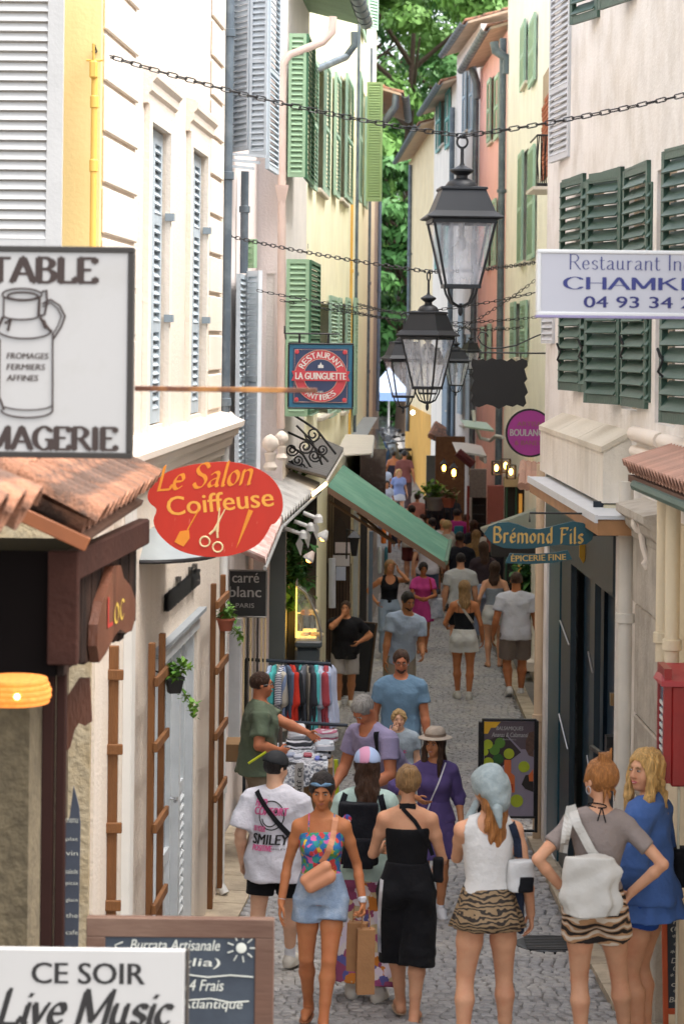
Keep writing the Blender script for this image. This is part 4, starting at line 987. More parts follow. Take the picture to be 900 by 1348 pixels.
zc = CZ-.95; mould(H2, W2, .2, W2.L, [(0, zc), (.03, zc), (.035, zc+.05), (.07, zc+.08), (.075, zc+.13), (.12, zc+.17), (.125, zc+.21), (.17, zc+.24), (.175, zc+.28), (.10, zc+.31), (.06, zc+.35), (0, zc+.36)], STN)
b = MB(W2.fr)     # loose cable below the cornice
b.tube([(t, .03+.015*math.sin(t*3), CZ-1.03-.05*math.sin(t*1.5)**2+.02*math.sin(t*11)) for t in np.linspace(3.2, W2.L-.15, 40)], .014, 6); b.tube([(W2.L-.15, .03, CZ-1.05), (W2.L-.12, .04, CZ-1.4)], .012, 6)
tag(b.ob('cable', IRON, H2, smooth=True), label='dark cable sagging below the cornice')
# pier facing the camera at the near corner of the ground floor
b = MB(); xr = at(163, 450, 13.3).x; b.box(xr-1.2, xr, 13.3, 13.95, gz(13.5)-.2, CZ-1.0); b.ob('pier', CREAM, H2)
b = MB(); b.box(xr+.001, xr+.05, 13.5, 13.75, gz(13.5)-.2, CZ-1.0); b.ob('pilaster', mat('white_trim', '#d8d4cc', .8, .06), H2)
# shopfront
GW = mat('greywhite_paint', '#cdd0d1', .5, .07, 5, .1, 50, streak=.12, c2='#9aa2a6', c2amt=.3)
def shopfront():
    t0, t1, z0, z1 = sf; f = MB(W2.fr)
    def fr(a, c, e, g, d0=-.16, d1=-.06): f.box(a, c, d0, d1, e, g)
    cols_ = [t0, t0+(t1-t0)*.30, t0+(t1-t0)*.36, t0+(t1-t0)*.66, t0+(t1-t0)*.72, t1]
    fr(t0, t1, z1-.12, z1, -.18, .02)
    for a, w in ((cols_[0], .07), (cols_[1], .09), (cols_[3], .09), (cols_[5]-.07, .07)): fr(a, a+w, z0, z1-.121, -.165, -.02)
    fo = f.ob('shopfront', GW, H2)
    for i, (a, c) in enumerate(((cols_[0]+.07, cols_[1]), (cols_[1]+.09, cols_[3]), (cols_[3]+.09, cols_[5]-.07))):
        q = MB(W2.fr); zz = z0+(1.05 if i != 1 else .7)
        q.box(a, c, -.15, -.08, zz, zz+.09); q.box(a, c, -.15, -.08, z0, z0+.12); q.box(a, a+.06, -.15, -.075, z0+.12, z1-.12); q.box(c-.06, c, -.15, -.075, z0+.12, z1-.12); q.box(a+.06, c-.06, -.15, -.08, z1-.2, z1-.12)
        if i == 1: q.box(a+.06, c-.06, -.13, -.10, z0+.12, zz)
        p = q.ob('door' if i == 1 else 'window', GW, H2)
        g = MB(W2.fr); g.box(a+.05, c-.05, -.12, -.11, zz+.08, z1-.15); g.ob('pane', mat('pale_glass', '#8e9a9e', .12, .25, 1.5), p)
        if i != 1:
            s = MB(W2.fr); z = z0+.16
            while z < zz-.03: s.box(a+.06, c-.06, -.02, .02, -.03, .03, fr=Matrix.Translation((0, -.10, z)) @ Matrix.Rotation(R(-40), 4, 'X')); z += .07
            s.ob('louvre_panel', GW, p, kind='stuff')
        else:
            s = MB(W2.fr); s.tube([(c-.09, -.07, z0+1.15), (c-.09, -.02, z0+1.15), (c-.2, -.02, z0+1.15)], .012, 8); s.ob('handle', mat('steel', '#a8a8a8', .3, .05, metal=.8), p)
    b = MB(W2.fr); b.box(t0-.1, t1+.1, -.1, .06, z1+.001, z1+.03); b.ob('door_head', mat('lead_grey', '#8b9094', .6, .1), H2)
shopfront()
b = MB(W2.fr); t0, t1, z0, z1 = W2.rect(217, 752, 259, 784); 
for k in range(6): lettering(b, 'naturellement belles', t0, t1, z0, z1, .02+k*.006, 0, .004)
b.ob('wall_lettering', mat('dark_steel', '#35383a', .5, .1, metal=.3), H2)
# yellow house facing the camera at far left
W1 = Wall(-7, 12.62, at(129, 450, 12.62).x, 12.62, 'F')
YEL = PL('yellow', '#ecd193', streak=.05, bump=.1, c2='#e2c27e', c2amt=.3, var=.04)
H1 = house('yellow_house', 'warm yellow house end with large white louvred shutter above the milk churn sign', W1, CZ+3.6, YEL, depth=.3, z0=CZ-.9)
b = MB(W1.fr); b.box(0, W1.L-.02, -.32, -.01, gz(12.6)-.2, CZ-.903); b.ob('lower_wall', mat('rough_cream', '#b9a98c', .9, .15, 6, .8, 25, c2='#8f7a55', c2amt=.6, c2s=3), H1)
WSH = mat('white_shutter', '#bab8b4', .55, .05, 6, .1, 60, streak=.05)
fleaf(H1, -75, 12.4, 80, 12.4, -50, 340, WSH, near=True, rails=(), sp=.0535, fw=.085, tilt=28)
YP = mat('yellow_pipe', '#e0b052', .5, .1)
o = pipe([at(125, 85, 12.5), Vector((*at(125, 85, 12.5).xy, CZ-.7))], .018, YP, parent=H1, joints=(CZ+.95, CZ+1.3))
b = MB(); p = at(124, 92, 12.5); b.bbox(p.x-.022, p.x+.022, p.y-.04, p.y+.01, p.z-.05, p.z+.05); b.tube([p+Vector((0, -.02, .0)), p+Vector((0, -.04, .14))], .008, 6); b.tube([p+Vector((-.04, -.02, .05)), p+Vector((.05, -.02, .05))], .006, 6); b.ob('pipe_head', YP, H1)
def trellis(P, d, w, z0, z1, rungs, label, mt=None):
    d = Vector((d[0], d[1], 0)).normalized(); M = Matrix((d, Vector((0, 0, 1)).cross(d), Vector((0, 0, 1)))).transposed().to_4x4(); M.translation = Vector((P.x, P.y, 0))
    r = thing('wooden_trellis', Vector((P.x, P.y, z0)), label, 'trellis', 'brown wooden trellises along the cream wall'); wm = mat('trellis_wood', '#6e451f', .7, .2, 8, .3, 60, stretch=(3, 3, .4), rnd=.1, c2='#85562c', c2amt=.5)
    for x in (0, w): b = MB(M); b.bbox(x-.028, x+.028, -.02, .02, z0, z1, .004); b.ob('post', wm, r)
    for z in rungs: b = MB(M); b.bbox(-.05, w+.06, -.048, -.021, z-.03, z+.03, .004); b.ob('rung', wm, r)
    return r
p = at(118, 450, 13.2); q = at(155, 450, 13.2); zz = [at(140, y, 13.2).z for y in (887, 985, 1088, 1190)]
trellis(p, (1, 0), q.x-p.x, gz(13)+.02, at(155, 850, 13.2).z, zz, 'brown trellis facing the camera just right of the dark kiosk')
a = W2.pt(W2.hit(184)[0], 0, .1); c = W2.pt(W2.hit(198)[0], 0, .1); a.z = c.z = 0
trellis(a, (c-a).xy, (c-a).length, gz(14.5)+.3, at(184, 846, a.y).z, [at(190, y, a.y+.2).z for y in (890, 975, 1080, 1185)], 'brown trellis fixed left of the grey shop door, carrying a black flower pot')
a = W2.pt(W2.hit(268)[0], 0, .1); c = W2.pt(W2.hit(281)[0], 0, .1); a.z = c.z = 0
trellis(a, (c-a).xy, (c-a).length, gz(18)+.2, at(270, 768, a.y).z, [at(275, y, a.y+.3).z for y in (790, 875, 960, 1040)], 'brown trellis between the grey shop door and the white drainpipe')
WP = mat('white_pipe', '#cfcdc8', .5, .1, 4, .1, 50, streak=.1)
p = at(297, 450, 19.0); zt = at(297, 545, 19.0).z
pipe([Vector((p.x, p.y, CZ+3.9)), Vector((p.x, p.y, zt+.003))], .042, ZINC, label='long blue grey downpipe at the far corner of the cream house', joints=(at(0, 228, 19).z, at(0, 40, 19).z, zt+.1))
pipe([Vector((p.x, p.y, zt)), Vector((p.x, p.y, gz(19)+.12)), Vector((p.x+.05, p.y-.04, gz(19)+.04))], .041, WP, label='white lower downpipe reaching the pavement beside the clothes rack', joints=(at(0, 1035, 19).z,))
# ---- third house: pinkish, grey shutters
W3 = Wall(-1.28, 19.25, -.95, 25.15, 'L')
PINK3 = PL('pinkwhite', '#ece1dc', streak=.12)
H3 = house('townhouse', 'narrow pinkish white house with open grey louvred shutters behind the blue grey downpipe', W3, CZ+4.0, PINK3, [W3.rect(306, 40, 318, 200), W3.rect(313, 372, 322, 640)])
fleaf(H3, 304, 22.2, 325, 21.9, -70, 200, GSH, rails=(.45,), fw=.03); fleaf(H3, 326, 21.9, 349, 21.8, -70, 205, GSH, rails=(.45,), fw=.03); fleaf(H3, 349, 21.8, 362, 22.6, -70, 222, GSH, rails=(.45,), fw=.04)
b = MB(); 
for i, y in enumerate((203, 211, 219)): p = at(307, y, 21.7); q = at(350-8*i, y+3, 21.6); b.tube([p, q], .018, 4)
b.ob('broken_slat', GSH, H3)
fleaf(H3, 313, 22.4, 323, 23.2, 360, 640, GSH, rails=(.5,), fw=.04); fleaf(H3, 325, 22.9, 342, 22.6, 357, 640, mat('white_shutter2', '#c5ccd0', .6, .06), rails=(.5,), fw=.05, near=False)
fleaf(H3, 325, 23.5, 335, 23.4, 315, 353, mat('green_shutter', '#8fae8c', .6, .08), rails=(), fw=.02)
pp = at(320, 450, 22.9); pipe([Vector((pp.x, pp.y, at(0, 222, 22.9).z)), Vector((pp.x, pp.y, at(0, 356, 22.9).z))], .042, ZINC, label='short blue grey downpipe below the open grey shutters', joints=(at(0, 272, 22.9).z,))
# ---- fourth house: frontal return with niche, salmon pipe, green shutters
W4 = Wall(XL(25.2), 25.2, XL(28.4), 28.4, 'L')
H4 = house('townhouse', 'slim white house with bright green shutters and a salmon drainpipe, under the grey gutter bend', W4, CZ+4.1, PL('white4', '#e2dcd6'))
W4f = Wall(-1.6, 25.19, XL(25.2)+.0, 25.19, 'F')
b = MB(W4f.fr); n = W4f.rect(350, 360, 361, 540); t1 = W4f.L
b.box(0, n[0], -.3, 0, gz(25)-.1, CZ+4.1); b.box(n[1], t1, -.3, 0, gz(25)-.1, CZ+4.1); b.box(n[0], n[1], -.3, 0, gz(25)-.1, n[2]); b.box(n[0], n[1], -.3, 0, n[3], CZ+4.1); b.box(n[0], n[1], -.3, -.15, n[2], n[3]); b.ob('side_wall', PINK3, H4)
GRN = mat('green_shutter', '#8fae8c', .6, .08); DGR = mat('deep_green', '#3f6a4c', .6, .1)
fleaf(H4, 376, 24.9, 399, 24.9, 44, 233, GRN, rails=(.52,), fw=.035); fleaf(H4, 399.5, 24.9, 409, 26.2, 44, 235, DGR, rails=(.5,), fw=.03)
fleaf(H4, 376, 24.9, 406, 24.9, 341, 548, GRN, rails=(.52,), fw=.04); fleaf(H4, 406.5, 24.9, 419, 26.4, 342, 546, DGR, rails=(.5,), fw=.03)
SAL = mat('salmon_pipe', '#d6bfb2', .55, .1, 4, .1, 50, streak=.12)
pipe([at(438, 22, 24.9), at(437, 42, 24.9), at(425, 55, 24.9), at(382, 72, 24.9), at(372, 86, 24.9), Vector((*at(371, 450, 24.9).xy, at(0, 560, 24.9).z))], .045, SAL, label='salmon pink downpipe bending from the gutter to the green shutters', joints=())
b = MB(); p = at(371, 256, 24.9); b.lathe([(.05, -.1), (.055, -.09), (.10, .07), (.105, .1), (.05, .1)], 4, Matrix.Translation(p), ph=math.pi/4); tag(b.ob('rain_hopper', SAL), label='square salmon rain hopper halfway down the pink pipe', cat='rain hopper')
eave(H4, W4, CZ+3.95, over=.62, slope=.25, wood=mat('green_soffit', '#86a082', .8, .15))
# ---- fifth house: yellow with mint shutters
W5 = Wall(XL(28.4), 28.4, XL(40), 40, 'L'); YW = PL('paleyellow', '#f3edcf', streak=.08, c2='#eae1b8', c2amt=.3)
MINT = mat('mint_shutter', '#9dbba8', .6, .08)
ws = [W5.rect(414.5, 82, 424, 250), W5.rect(444.5, 98, 452, 262), W5.rect(419, 400, 433, 545), W5.rect(449, 400, 455, 540)]
H5 = house('yellow_house', 'pale yellow house with two pairs of mint green shutters, behind the round restaurant sign', W5, CZ+6.2, YW, ws)
for o in ws: window(H5, W5, o, mat('white_paint', '#cfcfc8', .5, .05), sill=True)
for a, c, y0, y1 in ((408, 414, 72, 247), (424.5, 430.5, 78, 254), (438, 444, 92, 257), (452.5, 461, 96, 262), (410, 418, 392, 545), (434, 443, 390, 548), (445, 448.5, 392, 542), (455.5, 460, 392, 540)): wleaf(H5, W5, a, c, y0, y1, MINT, rails=(.5,), fw=.05)
for px, Y, m, l in ((401, 28.7, ZINC, 'thin blue pipe between the green and mint shutters'), (460, 38.6, YP, 'yellow painted downpipe on the pale yellow house'), (467, 40.2, ZINC, 'blue grey downpipe between the two yellow houses'), (484, 46.5, ZINC, 'blue grey downpipe right of the tall green shutter'), (498, 53, mat('blue_pipe', '#8093ab', .5, .1), 'last pale blue downpipe on the left, beside the trees')):
    p = at(px, 450, Y); pipe([Vector((p.x, p.y, CZ+(3.9 if px < 465 else 6))), Vector((p.x, p.y, CZ-1.6))], .04 if px != 401 else .025, m, label=l, joints=(CZ+1.2, CZ-.6))
pipe([at(466, 42, 31), at(466, 60, 31), at(455, 75, 31), at(408, 95, 29)], .05, ZINC, label='dark elbow pipe crossing under the left gutter')
W6 = Wall(XL(40), 40, XL(50.3), 50.3, 'L')
H6 = house('yellow_house', 'taller yellow house farther up the left side with one tall green shutter folded out', W6, CZ+6.8, YW, [W6.rect(473, 110, 477, 262)])
fleaf(H6, 479, 43.2, 500, 43.2, 108, 265, mat('grass_green', '#8fa873', .6, .06), rails=(), fw=.04, sp=.05); wleaf(H6, W6, 470, 473, 86, 262, MINT); wleaf(H6, W6, 478, 481, 120, 270, MINT)
wleaf(H6, W6, 470, 477, -40, 28, MINT); fleaf(H6, 479, 44, 492, 44.3, -40, 37, MINT, rails=(.5,), fw=.04); wleaf(H6, W6, 466.5, 469.5, 392, 545, MINT)
W7 = Wall(XL(50.3), 50.3, XL(56), 56, 'L')
H7 = house('townhouse', 'last grey beige house on the left with a red tiled eave before the trees', W7, CZ+5.6, PL('grey7', '#bcae9e'), zb=0)
eave(H7, W7, CZ+5.45, over=.55, slope=.3); p = at(520, 140, 50.5)
pipe([at(521, 122, 50.4), at(520, 140, 50.4), at(512, 152, 50.4), at(502, 165, 50.6)], .09, ZINC, label='fat grey gutter elbow under the last red eave')
# ------------------------------------------------------------------ leaf clusters
def leaves(name, m, pts, size, n, parent=None, spread=.1, droop=0, **kw):
    b = MB()
    for i in range(n):
        c = Vector(random.choice(pts))+Vector((random.gauss(0, spread), random.gauss(0, spread), random.gauss(0, spread))); s = size*random.uniform(.6, 1.3)
        M = Matrix.Translation(c) @ Matrix.Rotation(random.uniform(0, 6.28), 4, 'Z') @ Matrix.Rotation(random.uniform(-1, 1)-droop, 4, 'X')
        b.add([(0, 0, 0), (s*.35, s*.5, s*.08), (0, s*1.1, -s*.05), (-s*.35, s*.5, s*.08)], [(0, 1, 2, 3)], M)
    return b.ob(name, m, parent, **kw)
LEAF = mat('leaf_green', '#4f7a2c', .55, .35, 9, c2='#8aa83c', c2amt=.6, c2s=4, spec=.3)
DLEAF = mat('leaf_dark', '#2f5a2c', .5, .35, 9, c2='#4f7f3a', c2amt=.5, c2s=4, spec=.3)
def pot_plant(p, sz, m, label, trail=None, lm=None):
    r = thing('flower_pot', p, label, 'flower pot'); M = Matrix.Translation(p)
    b = MB(M @ Matrix.Rotation(.3, 4, 'Z')); b.lathe([(sz*.34, 0), (sz*.5, sz*.6), (sz*.55, sz*.6), (sz*.55, sz*.72), (sz*.48, sz*.72), (sz*.44, sz*.55)], 4 if m is IRON else 14, ph=math.pi/4); b.ob('pot', m, r, smooth=True)
    pts = [p+Vector((random.gauss(0, sz*.25), random.gauss(0, sz*.25), sz*random.uniform(.7, 1.3))) for _ in range(12)]
    if trail: pts += [p+Vector(t) for t in trail]
    leaves('foliage', lm or LEAF, pts, sz*.32, 170, r, sz*.12)
    st = MB(); 
    for t in pts[:10]: st.tube([p+Vector((0, 0, sz*.5)), Vector(t)], .003, 4)
    if trail: st.tube([p+Vector((0, 0, sz*.6)), *[p+Vector(t) for t in trail]], .004, 4)
    st.ob('stem', mat('stem', '#6f7a3a', .7), r, kind='stuff'); return r
pot_plant(at(213, 912, 14.75)+Vector((.08, 0, 0)), .15, IRON, 'black square pot with yellowing plant hanging from the second trellis', trail=[(.08, 0, -.02), (.12, 0, -.08), (.14, 0, -.13)])
pot_plant(at(297, 830, 18.3), .14, mat('terracotta', '#8a4b35', .8, .15), 'small terracotta pot with bright green plant hanging beside the white downpipe', trail=[(.08, 0, 0), (.12, 0, -.03), (.13, 0, -.07)])
b = MB(); b.tube([at(200, 882, 14.7), at(213, 890, 14.75)+Vector((.06, 0, 0))], .006, 6)
tag(b.ob('pot_hook', IRON, None), label='small black hook holding the black flower pot', cat='hook')
# ------------------------------------------------------------------ dark wooden kiosk, tile awning, stucco column
def kiosk():
    WK = Wall(-1.83+.083*9, 9.0, -1.83+.083*10.65, 10.65, 'L'); dw = mat('kiosk_wood', '#1c130f', .8, .3, 6, .4, 50, spec=.15, stretch=(4, 4, .5), c2='#4a3328', c2amt=.5)
    z0, z1 = CZ-1.335, CZ-.92; a = W2; r = thing('wooden_kiosk', Vector((WK.p.x-.5, 9.5, gz(9.5))), 'dark brown wooden kiosk front with vertical boards, under the clay tile awning', 'kiosk')
    k = 0; n = 15; L = WK.L
    for i in range(n): b = MB(WK.fr); b.bbox(L*i/n+.003, L*(i+1)/n-.003, -.03, .0+(.004 if i % 2 else 0), z0+.02*math.sin(i), z1-.02, .005); b.ob('plank', dw, r)
    fr = MB(); x1 = WK.p.x-.032; fr.box(x1-1.6, x1, 9.0, 9.03, z0, z1+.08); fr.box(x1-1.6, x1, 9.031, 10.5, z1-.02, z1); fr.box(x1-1.6, x1, 9.031, 10.5, z0, z0+.02); fr.ob('front_panel', mat('kiosk_dark', '#0d0908', .9, .3, 2, spec=.08), r)
    b = MB(WK.fr); b.bbox(-.02, L, .002, .06, z1-.035, z1+.085, .008); b.bbox(-.04, -.0, -.06, .062, z0+.05, z1+.085, .006); b.ob('beam', mat('beam_red', '#38211a', .8, .25, 4, .3, 40, spec=.15), r)
    for px, w in ((62, .05), (79, .04)):
        p = at(px, 900, 9.1); b = MB(); b.bbox(p.x-w/2, p.x+w/2, 9.15, 9.2, gz(9), z0-.001, .006); b.ob('post', mat('post_brown', '#27140f', .8, .2, spec=.15), r)
    # shaped plaque on the side boards
    pts = [(137, 745), (146, 744), (150, 760), (160, 772), (166, 790), (166, 812), (161, 830), (153, 833), (145, 828), (137, 838), (126, 860), (117, 872), (114, 850), (115, 822), (121, 792), (130, 768)]
    P = [WK.hit(x, y) for x, y in pts]; q = MB(WK.fr); q.prism([(a[0], a[1]) for a in P], .006, .045)
    pl = thing('wooden_plaque', WK.pt(L*.5, CZ-1.2, .02), 'heart shaped brown wooden plaque with faded gold and red lettering on the kiosk side', 'plaque'); q.ob('board', mat('plaque_wood', '#54301f', .45, .3, 4, .3, 40, stretch=(3, 3, .6), c2='#6f4430', c2amt=.5), pl)
    b = MB(WK.fr); a, c, e, g = WK.rect(131, 782, 138, 822); lettering(b, 'L', a, c, e, g, .05); b.ob('lettering', mat('red_paint', '#9c2e25', .5), pl)
    b = MB(WK.fr); a, c, e, g = WK.rect(140, 782, 154, 815); pen(b, 'oc', a, c, e, (g-e)*1.3, (.9, .6), .4, y=.05, dq=.00004); b.ob('lettering', mat('gold_paint', '#c9a94a', .4), pl)
    # hanging carved board and menu board below
    b = MB(); Y = 9.6; pp = [(104, 893), (118, 893), (121, 950), (112, 956), (104, 952), (98, 962), (92, 985), (82, 995), (80, 930)]
    b.prism([(at(x, y, Y).x, at(x, y, Y).z) for x, y in pp], Y, Y+.03); tag(b.ob('carved_board', mat('plaque_wood', '#54301f')), label='carved brown board hanging just below the kiosk corner', cat='board')
    b = MB(); pp = [(97, 1035), (104, 1062), (106, 1085), (103, 1248), (82, 1248), (80, 1110), (84, 1090), (92, 1075)]; Y = 10.2
    b.prism([(at(x, y, Y).x, at(x, y, Y).z) for x, y in pp], Y, Y+.02); mb_ = thing('menu_board', at(92, 1240, Y), 'tall narrow slate menu board with shaped brown edge under the kiosk', 'menu board'); b.ob('board', mat('slate', '#3a3f4a', .7, .2, 6), mb_)
    b = MB(); 
    for i, y in enumerate((1075, 1100, 1118, 1142, 1158, 1180, 1200, 1222)): a = at(87, y+8, Y-.003); c = at(103, y-3, Y-.003); lettering(b, ('menu', 'plat', 'vin', 'salade', 'pizza', 'glace', 'the', 'cafe')[i], a.x, c.x, a.z, a.z+.02, Y-.004, fr=Matrix())
    b.ob('chalk_writing', mat('chalk', '#b9b9ae', .9), mb_, kind='stuff'); b = MB(); b.tube([at(x, y, Y-.01) for x, y in ((84, 1040), (82, 1090), (80, 1110), (82, 1248))], .008, 6); b.ob('frame', mat('beam_red', '#38211a'), mb_)
    # glowing woven lamp
    p = at(18, 909, 8.6); lm = thing('basket_lamp', p, 'lit woven basket lampshade glowing orange below the kiosk', 'lamp'); b = MB(Matrix.Translation(p))
    for j in range(5): b.lathe([(.145-.012*abs(j-1.5)*.6, -.045+j*.019), (.148-.012*abs(j-1.5)*.6, -.037+j*.019), (.145-.012*abs(j-1.5)*.6, -.028+j*.019)], 28)
    b.ob('lamp_shade', mat('woven_glow', '#a8692c', .8, .5, 60, emit='#ff8c2a', es=.2), lm, smooth=True)
    b = MB(Matrix.Translation(p+Vector((.035, -.1, 0)))); b.ball((0, -.05, 0), .012); b.ob('bulb', mat('bulb_glow', '#ffe0a0', .5, 0, emit='#ffd27a', es=2), lm)
    b = MB(); b.box(at(-60, 0, 9.3).x, at(50, 0, 9.3).x, 9.3, 9.7, gz(9.3)-.1, z0-.03); b.box(at(-80, 0, 9.3).x, at(-20, 0, 9.3).x, 9.72, 12.5, gz(9.3)-.1, z0-.03)
    tag(b.ob('stucco_column', mat('rough_stucco', '#655943', .95, .3, 14, 1.0, 28, c2='#4e4433', c2amt=.5, c2s=10)), label='rough brown stucco column at the left edge below the glowing lamp', cat='column')
    # clay tiles
    aw = thing('tile_awning', at(120, 700, 9), 'weathered clay tile awning sloping over the dark kiosk', 'awning')
    e0 = Vector((WK.p.x+.13, 8.72, CZ-.73)); e1 = Vector((WK.q.x+.03, 10.75, CZ-.73)); d = (e1-e0).normalized(); L2 = (e1-e0).length
    up = Vector((-math.cos(R(24)), 0, math.sin(R(24)))); up = (up-d*up.dot(d)).normalized(); nn = d.cross(up); nn = nn if nn.z > 0 else -nn
    M0 = Matrix((d, up, nn)).transposed().to_4x4(); protos = []
    for v in range(4):
        q = MB(); rr = .088; rows = [(0, 1.0), (.44, .78)]; vs = []
        for y, s in rows:
            for th in (0, -.016):
                for a in range(9): an = math.pi*a/8; vs.append(((rr*s+th)*math.cos(an), y, (rr*s+th)*.85*math.sin(an)))
        q.add(vs, [(i, i+1, 19+i, 18+i) for i in range(8)]+[(9+i+1, 9+i, 27+i, 27+i+1) for i in range(8)]+[(i+1, i, 9+i, 10+i) for i in range(8)]); protos.append(q.mesh('roof_tile', TILE, None, True))
    und = MB(); n = 11
    for i in range(n+1):
        for j in range(4):
            o = e0+d*(L2*i/n)+up*(j*.36-.02)+nn*(.052+random.uniform(-.008, .014)); M = M0.copy(); M.translation = o
            link('roof_tile', random.choice(protos), aw, M @ Matrix.Rotation(random.uniform(-.05, .05), 4, 'Z') @ Matrix.Rotation(R(2.5), 4, 'X'))
    for i in range(n):     # under-tiles (channels)
        for j in range(4):
            M = M0.copy(); M.translation = e0+d*(L2*(i+.5)/n)+up*(j*.36+.03)+nn*.03
            link('roof_tile', random.choice(protos), aw, M @ Matrix.Rotation(math.pi, 4, 'Y'))
    b = MB(M0 @ Matrix.Identity(4)); M1 = M0.copy(); M1.translation = e0; b = MB(M1); b.box(-.05, L2+.05, -.0, 1.4, -.06, -.035); b.ob('deck', mat('deck_wood', '#5b3d2c', .8, .2), aw)
    b = MB(M1); b.bbox(-.075, -.052, -.02, 1.4, -.075, -.02, .004); b.ob('edge_board', mat('edge_wood', '#8a4f2a', .6, .2), aw)
    aw2 = thing('tile_awning', at(20, 700, 7.2), 'small piece of scalloped clay tile edge at the far left, below the big tile awning', 'awning')
    o = at(44, 668, 7.3); 
    for i in range(4):
        M = M0.copy(); M.translation = o+Vector((-.03*i, -.17*i, 0)); link('roof_tile', protos[i % 4], aw2, M); 
        M = M0.copy(); M.translation = o+Vector((-.03*i-.015, -.17*i-.085, -.0)); link('roof_tile', protos[i % 4], aw2, M @ Matrix.Rotation(math.pi, 4, 'Y'))
kiosk()
# ------------------------------------------------------------------ right side of the street
W8 = Wall(2.2, 10, 1.95, 22, 'R')
OFFW = PL('offwhite', '#e0dbd4', streak=.05, c2='#bdb3a4', c2amt=.5)
def r8(*a): return W8.rect(*a)
WIN = [r8(772, 250, 792, 520), r8(818, 240, 838, 540), r8(862, 220, 888, 560)]
tealdoor = list(W8.rect(722, 700, 812, 1000)); tealdoor = [W8.hit(813)[0], W8.hit(723)[0], gz(19)-.05, CZ-.95]
H8 = house('townhouse', 'off white house on the right with dark green arched shutters, behind the white restaurant sign', W8, CZ+3.9, OFFW, WIN+[tealdoor], ext=(0, -.12))
DG2 = mat('bottle_green', '#3c574b', .5, .12, 5, .15, 50, c2='#3f5a4e', c2amt=.4, streak=.08)
for i, w in enumerate(WIN):
    window(H8, W8, w, mat('beige_frame', '#b9a78e', .7, .1), rec=.08, sill=False, mull=1)
lv = dict(near=True, rails=(.47,), sp=.088, fw=.05, tilt=40)
fleaf(H8, 737, 19.7, 767, 18.95, 236, 513, DG2, curve=.03, **lv); fleaf(H8, 764, 18.7, 776, 18.5, 240, 516, DG2, **lv)
fleaf(H8, 771, 17.3, 817, 16.75, 226, 530, DG2, curve=.06, **lv); fleaf(H8, 820, 16.3, 852, 15.5, 222, 534, DG2, curve=.02, **lv); fleaf(H8, 852, 15.45, 858, 15.4, 240, 530, DG2, **{**lv, 'rails': ()})
fleaf(H8, 871, 14.0, 935, 13.15, 196, 556, DG2, curve=.02, **lv)
fleaf(H8, 747, 18.7, 783, 18.2, -90, 33, DG2, **lv); fleaf(H8, 784, 16.8, 832, 16.2, -90, 13, DG2, **lv)
def hooks():
    for i, (x, y, Y) in enumerate(((735, 460, 19.6), (763, 455, 18.6), (818, 452, 16.2), (868, 470, 13.9))):
        p = at(x, y, Y); b = MB(); b.tube([p, p+Vector((-.02, -.03, .05)), p+Vector((.01, -.04, -.02)), p+Vector((-.015, -.03, -.09)), p+Vector((.015, -.03, -.12))], .009, 6); b.tube([p, p+Vector((.12, .1, 0))], .007, 6); b.ob('shutter_hook', IRON, H8)
hooks()
WL = mat('white_louvre', '#c2c4c6', .6, .06)
fleaf(H8, 721, 20.9, 746, 20.1, -90, 215, WL, rails=(.3, .75), fw=.04); fleaf(H8, 714, 21.5, 729, 21.1, 405, 452, WL, rails=(), fw=.02)
pipe([Vector((*at(750, 0, 20.9).xy, CZ+4)), Vector((*at(750, 0, 20.9).xy, CZ+1.4))], .02, WP, label='thin white pipe beside the tall white louvred shutter')
# stone box over the shop
def boxes():
    r = thing('stone_canopy', W8.pt(3, CZ-1.1), 'long cream stone box with sloped slab top above the dark teal shop', 'canopy'); M = W8.fr; t0 = W8.hit(795, 450, .2)[0]; t1 = W8.hit(712, 450, .2)[0]
    b = MB(M); b.prism([(0, 0)], 0, 0) if 0 else None
    zt, zb = CZ-.755, CZ-1.13
    def sec(a, c, o0, o1, pts, nm, m_):
        q = MB(M); n = len(pts); q.add([(a, p[0], p[1]) for p in pts]+[(c, p[0], p[1]) for p in pts], [[i, (i+1) % n, n+(i+1) % n, n+i] for i in range(n)]+[list(range(n))[::-1], list(range(n, 2*n))]); return q.ob(nm, m_, r)
    lm = mat('box_plaster', '#ded7ca', .85, .08, 2, .3, 40, streak=.12, c2='#c2b7a2', c2amt=.4)
    sec(t0, t1, 0, 0, [(0, zb), (.2, zb), (.2, zt), (0, zt+.1)], 'body', lm)
    for i in range(3): L = (t1-t0)/3; sec(t0+L*i+.006-(.02 if i == 0 else 0), t0+L*(i+1)-.006, 0, 0, [(0, zt+.102), (.215, zt-.012), (.215, zt+.028), (0, zt+.145)], 'slab', mat('slab_stone', '#cfc6b4', .85, .1, 3, .3, 40, c2='#a89c86', c2amt=.5))
    a = W8.hit(795, 450, .30)[0]; c = W8.hit(703, 450, .30)[0]; l = thing('shop_canopy', W8.pt(3, CZ-1.2), 'thin white metal canopy edge with wooden underside over the teal shop', 'canopy')
    q = MB(M); q.box(a, c, .0, .33, CZ-1.19, CZ-1.165); q.box(a, c, .331, .35, CZ-1.215, CZ-1.16); q.ob('sheet', mat('white_metal', '#c9cbcd', .4, .08), l); q = MB(M); q.box(a+.01, c-.01, .02, .33, CZ-1.3, CZ-1.195); q.ob('soffit', mat('warm_wood', '#9a7048', .6, .2, 5), l)
boxes()
